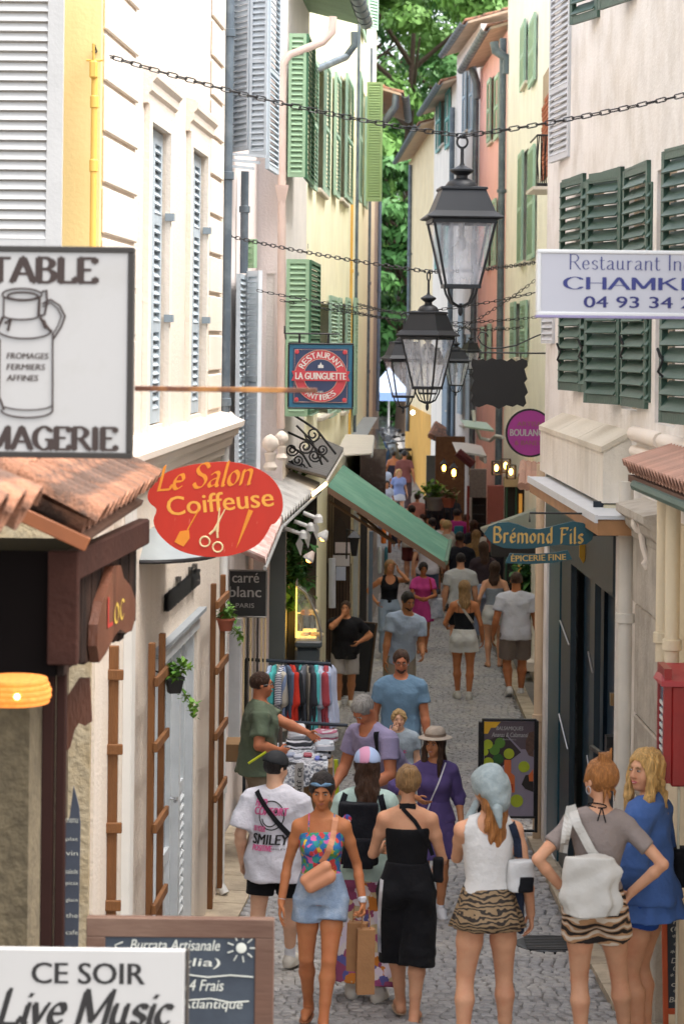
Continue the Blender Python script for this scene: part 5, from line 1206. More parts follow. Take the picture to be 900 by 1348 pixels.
# teal shopfront in its opening
def teal():
    t0, t1, z0, z1 = tealdoor; M = W8.fr; TG = mat('teal_grey', '#26333a', .4, .12, 3, .1, 30, c2='#22292a', c2amt=.4); TD = mat('dark_teal', '#0c2838', .4, .15, 2, spec=.3); TB = mat('teal_blue', '#15424f', .35, .1, 2)
    g = z0+.1; zf = CZ-1.88
    b = MB(M); b.box(t0, t1, -.12, .02, zf, z1); f = b.ob('fascia', TG, H8)
    H = lambda px: W8.hit(px)[0]
    cols_ = [(812, 784, TD, -.12), (783, 777, TG, -.02), (776, 751, TD, -.14), (750, 738, TG, -.03), (737, 723, TB, -.02)]
    for a, c, m_, off in cols_:
        b = MB(M); b.box(H(a), H(c)-.004, off-.05, off, z0, zf-.001); d = b.ob('door' if m_ is TD else 'door_post', m_, H8)
        if m_ is TG:
            s = MB(M); ta, tc = H(a), H(c); s.tube([(ta, off+.012, g+1.05), (tc, off+.012, g+1.25)], .008, 6); s.ob('trim_low', mat('steel', '#a8a8a8'), d); s = MB(M); s.tube([(ta, off+.012, zf-.75), (tc, off+.012, zf-.62)], .008, 6); s.ob('trim', mat('steel', '#a8a8a8'), d)
        if a == 812: s = MB(M); s.tube([(H(808), -.11, g+1.5), (H(806), .06, g+1.5), (H(800), .09, g+1.5)], .022, 8); s.box(H(811), H(808), -.12, .04, g+1.46, g+1.66); s.ob('handle', IRON, d)
    s = MB(M)
    for dz in (.45, 1.9): s = MB(M); s.box(H(812)-.002, H(812)+.06, -.1, .02, g+dz, g+dz+.09); s.ob('hinge', mat('brass', '#8d7350', .4, .1, metal=.5), H8)
    # gold emblem: a bird-like bracket and shield
    e = thing('gold_emblem', W8.pt(H(765), CZ-1.6, .05), 'small gilded emblem with key shapes on the dark fascia behind the teal sign', 'emblem'); GD = mat('gilt', '#b98d2c', .35, .1, metal=.5); Y = 18.6
    for pts in ([(757, 672), (767, 672), (770, 684), (776, 680), (782, 690), (778, 700), (768, 692), (760, 684)], [(762, 718), (772, 715), (773, 732), (767, 742), (762, 733)]):
        q = MB(); q.prism([(at(x, y, Y).x, at(x, y, Y).z) for x, y in pts], Y, Y+.03); q.ob('gilt_shape', GD, e)
    q = MB(); q.tube([at(768, 690, Y), at(780, 705, Y), at(778, 716, Y)], .012, 6); q.ob('gilt_scroll', GD, e)
    # floodlight
    p = at(803, 677, 16.3); fl = thing('floodlight', p, 'white square floodlight box on a bracket under the stone box', 'floodlight'); b = MB(Matrix.Translation(p)); b.bbox(-.05, .05, -.03, .03, -.075, .07, .008); b.ob('housing', mat('ivory_plastic', '#cfc8ae', .5, .06), fl)
    b = MB(Matrix.Translation(p)); b.box(-.03, .04, -.034, -.0305, -.08, -.06); b.ob('lamp_lens', mat('red_lens', '#7a2a22', .4), fl); b = MB(Matrix.Translation(p)); b.box(-.12, .1, .031, .05, -.16, .09); b.tube([(.02, 0, -.06), (.09, .02, -.1), (.1, .04, -.16)], .006, 6); b.ob('back_plate', mat('navy_plate', '#16202c', .4), fl)
teal()
# white downpipe, pilaster with volute, plain piers, tiled canopy, red cabinet
WP2 = mat('cream_pipe', '#d3ccbf', .5, .08, 4, .1, 50, streak=.1)
p = W8.pt(W8.hit(824, 450, .1)[0], 0, .09); pipe([Vector((p.x, p.y, CZ-.95)), Vector((p.x, p.y, gz(p.y)+.05))], .052, WP2, label='thick cream downpipe between the teal shop and the stone pilaster', joints=(CZ-1.25, CZ-1.9))
p = at(713, 450, 21.9); pipe([Vector((p.x, p.y-.05, CZ-1.15)), Vector((p.x, p.y-.05, gz(22)+.02))], .045, mat('beige_pipe', '#c9b193', .6, .1, streak=.1), label='beige pipe down the far corner of the teal shop', joints=(gz(22)+1.2,))
def pilaster():
    a = W8.hit(868, 450, .1)[0]; c = W8.hit(834, 450, .1)[0]; M = W8.fr; r = thing('stone_pilaster', W8.pt((a+c)/2, gz(16)), 'weathered carved stone pilaster with scroll bracket beside the red cabinet', 'pilaster'); sm = mat('old_stone', '#b3aa9c', .9, .14, 4, .5, 40, c2='#857b6e', c2amt=.5, c2s=3, streak=.12)
    z = gz(16); zs = [z, z+.75, z+1.42, z+1.95, CZ-1.75]
    for i in range(4): b = MB(M); b.bbox(a+.0, c, .002, .075+(.02 if i == 0 else 0), zs[i]+.004, zs[i+1]-.004, .012); b.ob('stone', sm, r)
    b = MB(M); b.bbox(a-.02, c+.02, .002, .09, CZ-1.745, CZ-1.3, .01); b.ob('frieze', sm, r)
    prof = [(0, CZ-1.3), (.1, CZ-1.3), (.1, CZ-1.26), (.14, CZ-1.22), (.15, CZ-1.17), (.2, CZ-1.13), (.2, CZ-1.08), (0, CZ-1.04)]; n = len(prof); b = MB(M); b.add([(a-.05, *p_) for p_ in prof]+[(c+.08, *p_) for p_ in prof], [[i, (i+1) % n, n+(i+1) % n, n+i] for i in range(n)]+[list(range(n))[::-1], list(range(n, 2*n))]); b.ob('cornice', sm, r)
    Y = 14.9; b = MB(); path = []
    for k in range(14): an = R(200-k*34); rr = .012+.0045*k; path.append(Vector((.0+rr*math.cos(an), 0, rr*math.sin(an))))
    c0 = at(846, 690, Y); pts = [c0+p_ for p_ in path]; c1 = at(853, 742, Y); pts += [at(843, 700, Y), at(846, 720, Y), at(851, 736, Y)]; pts += [c1+Vector((.03*math.cos(R(180+60*k))*(1-k*.1), 0, .03*math.sin(R(180+60*k))*(1-k*.1))) for k in range(7)]
    b.tube(pts, .021, 8); b.ob('volute', STN, r, smooth=True)
pilaster()
b = MB(W8.fr); a = W8.hit(960, 450, .05)[0]; c = W8.hit(870, 450, .05)[0]; b.box(a, c, .002, .03, gz(14), CZ-1.1); b.ob('plain_pier', PL('pier_cream', '#d9c9aa', streak=.08), H8)
for i, px in enumerate((876, 888)):
    p = W8.pt(W8.hit(px, 450, .12)[0], 0, .12); pipe([Vector((p.x, p.y, CZ-.95)), Vector((p.x, p.y, CZ-1.95-.1*i))], .045, PL('pier_cream', '#d9c9aa'), label=('left', 'right')[i]+' one of two cream pipes above the red cabinet', joints=(CZ-1.8,), group='cream pipes above the red cabinet')
def mouldings():
    z = CZ-.62
    for k, (dz, rr) in enumerate(((0, .055), (-.12, .04), (-.24, .03))):
        b = MB(W8.fr); ta = W8.hit(905, 450, .05)[0]; tb = W8.hit(830, 450, .05)[0]; b.tube([(ta-1, .02, z+dz), (ta+(tb-ta)*.45, .02, z+dz)], rr, 10); b.ob('moulding', STN, H8, smooth=True); b = MB(W8.fr); b.tube([(ta+(tb-ta)*.5, .02, z+dz), (tb, .02, z+dz)], rr, 10); b.ob('moulding', STN, H8, smooth=True)
mouldings()
def tiled_canopy():
    r = thing('tiled_canopy', W8.pt(2, CZ-1), 'small canopy of pinkish clay tiles over the pilaster at the right edge', 'canopy'); tm = mat('pink_tile', '#b98d78', .85, .2, 6, .4, 50, rnd=.15, c2='#8d7264', c2amt=.5, c2s=6)
    a = W8.hit(828, 450, .34)[0]; sl_ = .28; q = MB(); vs = []
    for y, s in ((0, 1), (.5, .85)):
        for th in (0, -.012):
            for k in range(7): an = math.pi*k/6; vs.append(((.052*s+th)*math.cos(an), y, (.052*s+th)*math.sin(an)))
    q.add(vs, [(i, i+1, 15+i, 14+i) for i in range(6)]+[(i+1, i, 7+i, 8+i) for i in range(6)]); me = q.mesh('roof_tile', tm, None, True)
    d = -W8.d; up = (-W8.n+Vector((0, 0, .34))).normalized(); nn = d.cross(up); nn = nn if nn.z > 0 else -nn; M0 = Matrix((d, up, nn)).transposed().to_4x4()
    for i in range(26):
        M = M0.copy(); M.translation = W8.pt(a-.115*i, CZ-.75, .36); link('roof_tile', me, r, M)
        M = M0.copy(); M.translation = W8.pt(a-.115*i-.057, CZ-.74, .355); link('roof_tile', me, r, M @ Matrix.Rotation(math.pi, 4, 'Y'))
    b = MB(W8.fr); b.box(a-3, a, .02, .34, CZ-.84, CZ-.80); b.ob('deck', mat('deck_wood', '#5b3d2c'), r); b = MB(W8.fr); b.tube([(a-.25, .33, CZ-.85), (a-3, .33, CZ-.85)], .035, 8); b.ob('gutter', DG2, r)
tiled_canopy()
def cabinet():
    Y = 13.33; x0 = 1.885; z0 = at(880, 1036, Y).z; z1 = at(880, 903, Y).z; r = thing('menu_cabinet', Vector((x0+.15, Y, z0)), 'red painted metal menu cabinet with pitched lid fixed at the right edge', 'cabinet'); rm = mat('cabinet_red', '#8f1d1c', .35, .1, 4, .1, 40, coat=.2)
    b = MB(); b.bbox(x0+.065, x0+.4, Y+.0, Y+.30, z0, z1, .01); b.ob('body', rm, r)
    # street-facing glazed door (seen at an angle)
    b = MB(); 
    for a, c, e, g in ((0, .3, 0, .05), (0, .3, .62, .67), (0, .05, .05, .62), (.25, .3, .05, .62)): b.box(x0+.02, x0+.064, Y+a, Y+c, z0+.02+e, z0+.02+g)
    b.ob('door', rm, r); b = MB(); b.box(x0+.03, x0+.04, Y+.05, Y+.25, z0+.07, z0+.64); b.ob('pane', mat('cabinet_glass', '#4a5d63', .1, .2), r); b = MB()
    for k in range(9): b.box(x0+.024, x0+.029, Y+.07, Y+.22, z0+.1+k*.045, z0+.12+k*.045)
    b.ob('notice', mat('paper', '#c9c9c4', .9), r)
    b = MB(); b.add([(x0, Y-.03, z1-.0), (x0+.42, Y-.03, z1), (x0+.42, Y+.33, z1+.0), (x0, Y+.33, z1), (x0, Y-.03, z1+.03), (x0+.42, Y-.03, z1+.03), (x0+.38, Y+.33, z1+.09), (x0+.05, Y+.33, z1+.09)], [(0, 3, 2, 1), (4, 5, 6, 7), (0, 1, 5, 4), (1, 2, 6, 5), (2, 3, 7, 6), (3, 0, 4, 7)]); b.ob('lid', mat('lid_red', '#a83a3f', .4, .1), r)
    b = MB(); b.tube([Vector((x0+.12, Y+.05, z0)), Vector((x0+.12, Y+.05, gz(Y)))], .008, 6); tag(b.ob('conduit', mat('ivory_plastic', '#cfc8ae'), None), label='thin pale conduit running down from the red cabinet', cat='conduit')
cabinet()
# ---- set-back houses beyond the corner
CRE9 = PL('peach', '#f2ebe2', streak=.08); W9 = Wall(XR(22.6), 22.6, XR(45), 45, 'R')
w9 = [W9.rect(686, 50, 691, 118), W9.rect(685, 203, 692, 345), W9.rect(677, 400, 684, 470), ]
H9 = house('townhouse', 'tall peach house on the right with mint shutters and a small iron balcony', W9, CZ+7.0, CRE9, w9)
WP3 = mat('white_paint', '#cfcfc8', .5, .05)
for o in w9: window(H9, W9, o, WP3, sill=True)
for a, c, y0, y1 in ((680.5, 686, 42, 124), (691.5, 699, 35, 118), (679.5, 685, 205, 350), (692.5, 700, 198, 342), (671.5, 677, 398, 472), (684.5, 692, 396, 470)): wleaf(H9, W9, a, c, y0, y1, MINT, rails=(.5,), fw=.06)
eave(H9, W9, CZ+7.0, over=.35, t0=16)
def bricks():
    BR = mat('brick_red', '#a4583a', .85, .2, 6, .3, 50, rnd=.15); t0, t1, z0, z1 = W9.rect(711, 95, 726, 235); q = MB(); q.bbox(-.11, .11, 0, .02, -.03, .03, .004); me = q.mesh('brick', BR); b = MB(W9.fr); b.box(t0, t1, .001, .008, z0, z1); b.ob('mortar', mat('mortar2', '#a58f7c', .9), H9)
    z = z0+.035; k = 0
    while z < z1 and k < 150:
        t = t0+.11+(.115 if int(z*100) % 2 else 0)
        while t < t1-.1 and k < 150: link('brick', me, H9, W9.fr @ Matrix.Translation((t, .009, z))); t += .235; k += 1
        z += .075
bricks()
def balcony():
    Y = 27.5; r = thing('iron_balcony', at(716, 245, Y), 'little black iron balcony in front of the brick strip on the right', 'balcony'); b = MB(); xs = [at(x, 0, Y).x for x in (709, 726)]; z0 = at(716, 243, Y).z; z1 = at(716, 178, Y).z
    b.tube([Vector((xs[0], Y, z1)), Vector((xs[1], Y, z1))], .012, 6); b.tube([Vector((xs[0], Y, z0)), Vector((xs[1], Y, z0))], .02, 6); b.tube([Vector((xs[0], Y, z1)), Vector((xs[0], Y+1, z1))], .012, 6); b.ob('rail', IRON, r)
    for i in range(8):
        x = xs[0]+(xs[1]-xs[0])*i/7; b = MB(); b.tube([Vector((x, Y, z0)), Vector((x-.02*(i % 2), Y-.02, (z0+z1)/2)), Vector((x, Y, z1))], .007, 5); b.ob('baluster', IRON, r)
    b = MB(); b.box(xs[0]-.05, xs[1]+.1, Y-.02, Y+1, z0-.06, z0-.02); b.ob('floor_slab', STN, r)
balcony()
PNK = PL('salmon', '#e6b4b0', streak=.1, c2='#dda79c', c2amt=.35); W10 = Wall(XR(45), 45, XR(52), 52, 'R')
w10 = [W10.rect(641.5, 108, 646.5, 190), W10.rect(640, 270, 645, 352), W10.rect(636, 428, 641, 480)]
H10 = house('pink_house', 'salmon pink house on the right with pale mint shutters', W10, CZ+6.2, PNK, w10)
for o in w10: window(H10, W10, o, WP3, sill=True)
for a, c, y0, y1 in ((637.5, 641.5, 110, 190), (647, 652.5, 104, 186), (636.5, 640, 272, 352), (645.5, 650, 264, 350), (632.5, 636, 430, 482), (641.5, 645, 426, 480)): wleaf(H10, W10, a, c, y0, y1, MINT, rails=(.5,), fw=.06)
eave(H10, W10, CZ+6.2, over=.35)
W11 = Wall(XR(52), 52, XR(58), 58, 'R'); BSH = mat('blue_shutter', '#9db2c0', .6, .06)
w11 = [W11.rect(609, 105, 613, 175), W11.rect(609, 440, 613, 560)]
H11 = house('townhouse', 'narrow white house with pale blue shutters, left of the salmon pink house', W11, CZ+7.3, PL('white11', '#e8e2dc'), w11)
for o in w11: window(H11, W11, o, WP3, sill=True)
for a, c, y0, y1 in ((605, 609, 85, 180), (613.5, 618.5, 80, 176), (603, 608, 400, 545), (614, 619, 440, 560)): wleaf(H11, W11, a, c, y0, y1, BSH, rails=(.5,), fw=.06)
eave(H11, W11, CZ+7.3, over=.3)
W12 = Wall(XR(58), 58, XR(66), 66, 'R'); w12 = [W12.rect(575.5, 130, 582, 195), W12.rect(577, 275, 583, 350), W12.rect(590, 440, 593, 540)]
H12 = house('townhouse', 'pale peach house with turquoise shutters, second from the trees on the right', W12, CZ+6.6, PL('peach12', '#f0e9de'), w12)
TUR = mat('turquoise', '#5f9f98', .6, .08)
for o in w12: window(H12, W12, o, WP3, sill=True)
for a, c, y0, y1 in ((570.5, 575.5, 125, 203), (582.5, 588, 123, 198), (571, 576.5, 280, 355), (583.5, 588, 275, 352)): wleaf(H12, W12, a, c, y0, y1, TUR, rails=(.5,), fw=.07)
for a, c in ((583, 590), (593.5, 597)): wleaf(H12, W12, a, c, 445, 575, mat('steel_blue', '#6d8396', .6, .06), rails=(.5,), fw=.07)
eave(H12, W12, CZ+6.6, over=.35)
W13 = Wall(XR(66), 66, XR(80), 80, 'R'); YO = PL('ochre', '#eedcb4', streak=.12, c2='#e0c794', c2amt=.35); w13 = [W13.rect(546, 610, 550, 660)]
H13 = house('yellow_house', 'ochre yellow house at the end of the right row with a narrow arched window', W13, CZ+6.3, YO, w13)
b = MB(W13.fr); b.box(0, W13.L, .001, .02, gz(73)-1, CZ-2.1); b.ob('lower_wall', PL('ochre_low', '#dca94e', streak=.1, c2='#c98f38', c2amt=.4), H13)
for o in w13: window(H13, W13, o, WP3, sill=True)
eave(H13, W13, CZ+6.3, over=.4)
for px, Y, l in ((661, 44.8, 'grey downpipe between the peach and pink houses'), (627, 51.9, 'grey downpipe between the pink and white houses'), (597, 58, 'pale grey downpipe left of the white house'), (708, 30, 'slim blue downpipe right of the mint shutters'), (543, 77, 'rusty grey downpipe at the end of the right row')):
    x = XR(Y)-.1; pipe([Vector((x, Y, CZ+6)), Vector((x, Y, CZ-3))], .07, ZINC, label=l, joints=(CZ+3, CZ+.3))
for px0, py0, px1, py1, Y in ((650, 55, 667, 62, 44.5), (620, 82, 627, 95, 51.5)):
    pipe([at(px0, py0, Y), at(px0+2, py0+12, Y), at(px1, py1+15, Y), at(px1, py1+35, Y)], .09, ZINC, label=('fat grey gutter elbow above the pink house' if px0 == 650 else 'thin gutter elbow above the white house'))
# ------------------------------------------------------------------ signs
def PX(px, py, Y): return Matrix.Translation(at(px, py, Y)) @ Matrix.Scale(Y/F, 4)
def pbox(b, px0, py0, px1, py1, Y, dep, bev=.004):
    a = at(px0, py1, Y); c = at(px1, py0, Y); b.bbox(a.x, c.x, Y, Y+dep, a.z, c.z, bev); return b
WHT = mat('sign_white', '#a9a6a2', .45, .05, 2, spec=.5, c2='#8f8a80', c2amt=.35, c2s=4, thr=(.5, .75)); INK = mat('ink_black', '#1b1817', .6, 0); BRN = mat('ink_brown', '#33251f', .6, 0)
def framed(name, label, px0, py0, px1, py1, Y, face, frame, fw=6, dep=8, cat='sign', below=0):
    M = PX(px0, py0, Y); w = px1-px0; h = py1-py0; r = thing(name, at((px0+px1)/2, py1, Y), label, cat)
    b = MB(M); b.box(fw*.6, w-fw*.6, 2, dep-2, -h+fw*.6, -fw*.6); b.ob('panel', face, r)
    b = MB(M); b.bbox(0, w, 0, dep, -fw, 0, 1); b.bbox(0, w, 0, dep, -h, -h+fw, 1); b.bbox(0, fw, .1, dep-.1, -h+fw, -fw, 1); b.bbox(w-fw, w, .1, dep-.1, -h+fw, -fw, 1); b.ob('frame', frame, r)
    return r, M
def churn_sign():
    r, M = framed('shop_sign', 'square white cheese shop sign with a milk churn drawing in a dark metal frame', -102, 322, 177, 601, 8.2, WHT, mat('frame_bronze', '#3b3733', .4, .1, metal=.4), 8, 22)
    b = MB(M); o = 102
    pen(b, 'TABLE', o-12, o+127, -48, 33, (3.1, 0), 1.1, .9, y=1.5, fr=None); pen(b, 'FROMAGERIE', o-92, o+156, -268, 30, (3.0, 0), 1.05, .9, y=1.5); b.ob('lettering', BRN, r, kind='stuff')
    b = MB(M); P = lambda pts: [(o+x, 1, -(y-322)) for x, y in pts]
    def ln(pts, w=1.1): b.tube(P(pts), w, 5)
    el = lambda cx, cy, rx, ry, a0=0, a1=360, n=26: [(cx+rx*math.cos(R(a0+(a1-a0)*i/n)), cy+ry*math.sin(R(a0+(a1-a0)*i/n))) for i in range(n+1)]
    ln(el(30, 386, 26, 8)); ln(el(31, 388, 20, 5), 1.4); ln([(6, 390), (6, 415)]); ln([(53, 388), (52, 414)], 2); ln(el(29, 414, 23, 5, 0, 180)); ln([(5, 416), (-2, 432)], 2); ln([(54, 416), (68, 434)], 2); ln(el(34, 432, 36, 12, 0, 180)); ln([(71, 436), (72, 540)]); ln([(1, 445), (1, 520), (8, 538)], 1.6); ln(el(38, 538, 34, 10, 0, 180)); ln(el(38, 530, 34, 8, 0, 150), .8)
    ln([(57, 398), (68, 392), (80, 400), (87, 414), (82, 428), (72, 444)], 1.3); ln([(57, 402), (68, 396), (77, 404), (82, 414), (78, 426), (70, 440)], .8); ln([(56, 382), (62, 380), (63, 396), (60, 412), (54, 414)], 1.6); ln([(8, 424), (16, 418), (12, 434)], 2); ln([(58, 420), (62, 430)], 3)
    ln([(-4, 430), (-22, 450), (-24, 520), (-14, 545)], 1.2); b.ob('drawing', BRN, r, kind='stuff')
    b = MB(M)
    for i, (t, x1) in enumerate((('FROMAGES', 65), ('FERMIERS', 61), ('AFFINES', 52))): lettering(b, t, o+11, o+x1, -(471+14.5*i-322), -(463+14.5*i-322), 1, .12, .25)
    b.ob('small_lettering', BRN, r, kind='stuff')
    b = MB(); p = at(177, 511, 8.35); q = at(418, 515, 8.6); b.bbox(p.x, q.x, 8.36, 8.38, p.z-.011, p.z+.008, .002); b.ob('bracket_arm', mat('rusty_bar', '#5d3622', .7, .3, 12, c2='#b07a3c', c2amt=.8, c2s=6), r)
churn_sign()
def live_sign():
    M = PX(0, 1248, 8.0); r = thing('sign_board', Vector((at(60, 0, 8).x, 8, gz(8))), 'white board announcing live music tonight at the bottom left corner', 'sign'); b = MB(M); b.bbox(-90, 244, 0, 10, -330, 0, 2); b.ob('board', mat('board_white', '#a8a5a1', .5, .03), r)
    b = MB(M); b.bbox(245, 249, 0, 12, -330, 0, 1); b.ob('edge', mat('dark_edge', '#3a332c', .6), r)
    b = MB(M); lettering(b, 'CE SOIR', 43, 191, -46, -18, -.6, 0, .9); b.ob('lettering', INK, r, kind='stuff')
    b = MB(M); pen(b, 'Live Music', -2, 222, -100, 46, (2.0, 1.0), .9, 0, .28, y=-.6, gap=.4); b.ob('script', INK, r, kind='stuff')
    b = MB(M); b.box(-80, -65, 4, 9, -1700, -330); b.box(200, 215, 4, 9, -1700, -330); b.ob('stand', IRON, r)
PEN['L'] = PEN['L']; PEN['u'] = PEN['u']
live_sign()
SLATE = mat('slate_board', '#2b323b', .75, .15, 4, c2='#3c444d', c2amt=.5, c2s=3); CHK = mat('chalk', '#b9b9ae', .9)
def chalkboard():
    r, M = framed('chalkboard', 'large framed chalkboard menu with a chalk sun, behind the live music board', 114, 1208, 361, 1620, 9.2, SLATE, mat('frame_oak', '#573b2c', .7, .25, 6, .15, 50, stretch=(.2, 1, 1), c2='#7c6a5b', c2amt=.5), 25, 16, 'chalkboard')
    b = MB(M)
    for t, x0, x1, y0, y1, sh in (('Burrata Artisanale', 58, 175, -42, -28, .2), ('(Puglia)', 80, 175, -66, -52, .2), ('14 Frais', 130, 180, -95, -80, .2), ('d Atlantique', 110, 205, -122, -106, .2), ('Focaccia', 60, 150, -160, -140, .2)): lettering(b, t, x0, x1, y0, y1, -.2+1.5, sh, .1)
    for pts in ([(135, -74), (160, -77), (190, -74), (220, -76)], [(130, -108), (165, -105), (190, -110), (215, -108)], [(60, -50), (52, -42), (42, -44), (38, -36), (48, -32)]): b.tube([(x, 1.3, z) for x, z in pts], .9, 4)
    b.ball((204, 1.0, -38), (7, .6, 7), 12)
    for k in range(9): a = 2*math.pi*k/9; b.tube([(204+11*math.cos(a), 1.2, -38+11*math.sin(a)), (204+19*math.cos(a), 1.2, -38+19*math.sin(a))], .9, 4)
    b.ob('chalk_writing', CHK, r, kind='stuff')
    b = MB(M); b.box(4, 20, 6, 14, -1250, -412); b.box(225, 241, 6, 14, -1250, -412); b.ob('leg', MATS['frame_oak'], r)
chalkboard()
def salon():
    Y = 13.4; M = PX(195, 607, Y); r = thing('salon_sign', at(285, 732, Y), 'red cloud shaped hairdresser sign with orange writing and painted scissors', 'sign')
    pts = [(2, 38), (10, 26), (26, 14), (50, 6), (80, 1), (110, 0), (138, 6), (160, 18), (174, 36), (178, 54), (176, 68), (168, 80), (163, 82), (158, 92), (148, 106), (130, 117), (105, 124), (78, 125), (50, 120), (30, 110), (14, 94), (8, 78), (12, 64), (4, 56), (0, 48)]
    Q = []
    n = len(pts)
    for i in range(n):
        a, b_, c, d = [Vector(pts[(i+k-1) % n]) for k in range(4)]
        for t in (0, .33, .66): Q.append(.5*((2*b_)+(c-a)*t+(2*a-5*b_+4*c-d)*t*t+(3*b_-a-3*c+d)*t**3))
    b = MB(M); b.prism([(p.x, -p.y) for p in Q][::-1], 0, 4); b.ob('board', mat('sign_red', '#b5270f', .55, .06, 5, c2='#d98a78', c2amt=.55, c2s=14, thr=(.64, .72), stretch=(2.5, 1, .6)), r)
    OR = mat('sign_orange', '#d98420', .55, .1, 8); b = MB(M); pen(b, 'Le Salon', 12, 136, -40, 32, (1.5, .9), .45, 0, .25, y=-.4, gap=.6, wave=lambda x: x*.085); b.ob('script', OR, r, kind='stuff')
    b = MB(M @ Matrix.Translation((27, -.4, -72)) @ Matrix.Rotation(R(-6), 4, 'Y')); lettering(b, 'Coiffeuse', 0, 140, 0, 25, 0, 0, .5)
    b.tube([(12, -.1, -5+0), (1, -.1, -24+0)], .01, 3); b.ob('lettering', mat('sign_amber', '#dd9a3a', .55, .1, 8), r, kind='stuff')
    b = MB(M); b.tube([(68, 0, -62), (53, 0, -90)], 1.1, 5); b.prism([(43, -92), (55, -90), (56, -101), (48, -112), (36, -106)], -.8, 0); b.prism([(133, -62), (139, -64), (122, -104), (117, -114)], -.8, 0); b.ob('brush_and_comb', OR, r)
    b = MB(M); CRM = mat('sign_cream', '#d8c090', .55, .08)
    for a, c, e in (((102, -62), (88, -90), (76, -105)), ((95, -60), (92, -92), (93, -112))): b.tube([(a[0], -.3, a[1]), (c[0], -.3, c[1])], [.8, 2], 5); b.tube([(c[0], -.3, c[1]), ((c[0]+e[0])/2, -.3, (c[1]+e[1])/2+2)], 1.6, 5); b.tube([(e[0]+6.5*math.cos(t), -.3, e[1]+6.5*math.sin(t)) for t in np.linspace(0, 6.28, 15)[:-1]], 1.3, 5, True)
    b.ob('scissors', CRM, r); b = MB(); p = at(197, 640, Y+.1); b.tube([p, Vector((XL(Y)+.0, Y+.1, p.z))], .012, 6); b.ob('bracket', IRON, r)
salon()
def bremond():
    Y = 16.2; M = PX(637, 687, Y); r = thing('shop_sign', at(708, 742, Y), 'teal scalloped fine grocery sign with gold gothic lettering and a ribbon below', 'sign'); TL = mat('sign_teal', '#0f4550', .45, .08, 4); GO = mat('sign_gold', '#b8964e', .4, .1, 8)
    up = [(0, 16), (6, 6), (18, 1), (32, 0), (45, 3), (58, 8), (72, 9), (86, 6), (100, 2), (116, -2), (130, 0), (140, 6), (144, 14), (142, 22), (134, 28), (118, 30), (100, 29), (84, 31), (66, 34), (46, 35), (26, 34), (10, 28)]
    b = MB(M); b.prism([(x, -y) for x, y in up][::-1], 0, 4); b.ob('board', TL, r)
    b = MB(M); b.prism([(x, -y) for x, y in [(28, 54), (34, 41), (60, 42), (90, 40), (110, 36), (116, 48), (92, 53), (62, 55)]][::-1], 1, 4); b.ob('ribbon', TL, r)
    b = MB(M); pen(b, 'Brémond Fils', 12, 130, -27, 21, (1.9, 1.1), .5, 0, 0, y=-.3, smooth=False, gap=1.3); b.ob('gothic_lettering', GO, r, kind='stuff')
    b = MB(M @ Matrix.Translation((36, .4, -52)) @ Matrix.Rotation(R(-2.5), 4, 'Y')); lettering(b, 'ÉPICERIE FINE', 0, 72, 0, 10, 0, 0, .25); b.ob('lettering', GO, r, kind='stuff')
    b = MB(M); b.tube([(60, 4, 0), (60, 5, 12), (175, 5, 12)], 1.4, 6); b.ob('bracket', IRON, r)
bremond()
def chamkila():
    r, M = framed('restaurant_sign', 'white lit panel sign of an Indian restaurant with blue lettering and phone number', 707, 328, 1012, 415, 11.6, mat('panel_white', '#b4b3b9', .35, .02, 2), mat('pvc_frame', '#d3d2cf', .4, .04), 5, 26)
    b = MB(M); BL = mat('sign_blue', '#2b3170', .5, 0); pen(b, 'Restaurant Indien', 42, 236, -26, 20, (1.0, 0), .35, .6, y=1.5); pen(b, 'CHAMKILA', 35, 250, -52, 16, (2.0, 0), .5, .9, y=1.5); b.ob('serif_lettering', BL, r, kind='stuff')
    b = MB(M); lettering(b, '04 93 34 2', 62, 204, -76, -61, 1.2, 0, .5); b.ob('phone_number', mat('sign_ink_blue', '#232463', .5, 0), r, kind='stuff')
    b = MB(M); b.bbox(-1, 306, -.5, 27, -90, -86.5, .5); b.ob('lower_edge', mat('mauve_edge', '#8f86a8', .5), r); b = MB(M); b.box(295, 305, 5, 20, -60, 250); b.ob('support', IRON, r)
chamkila()
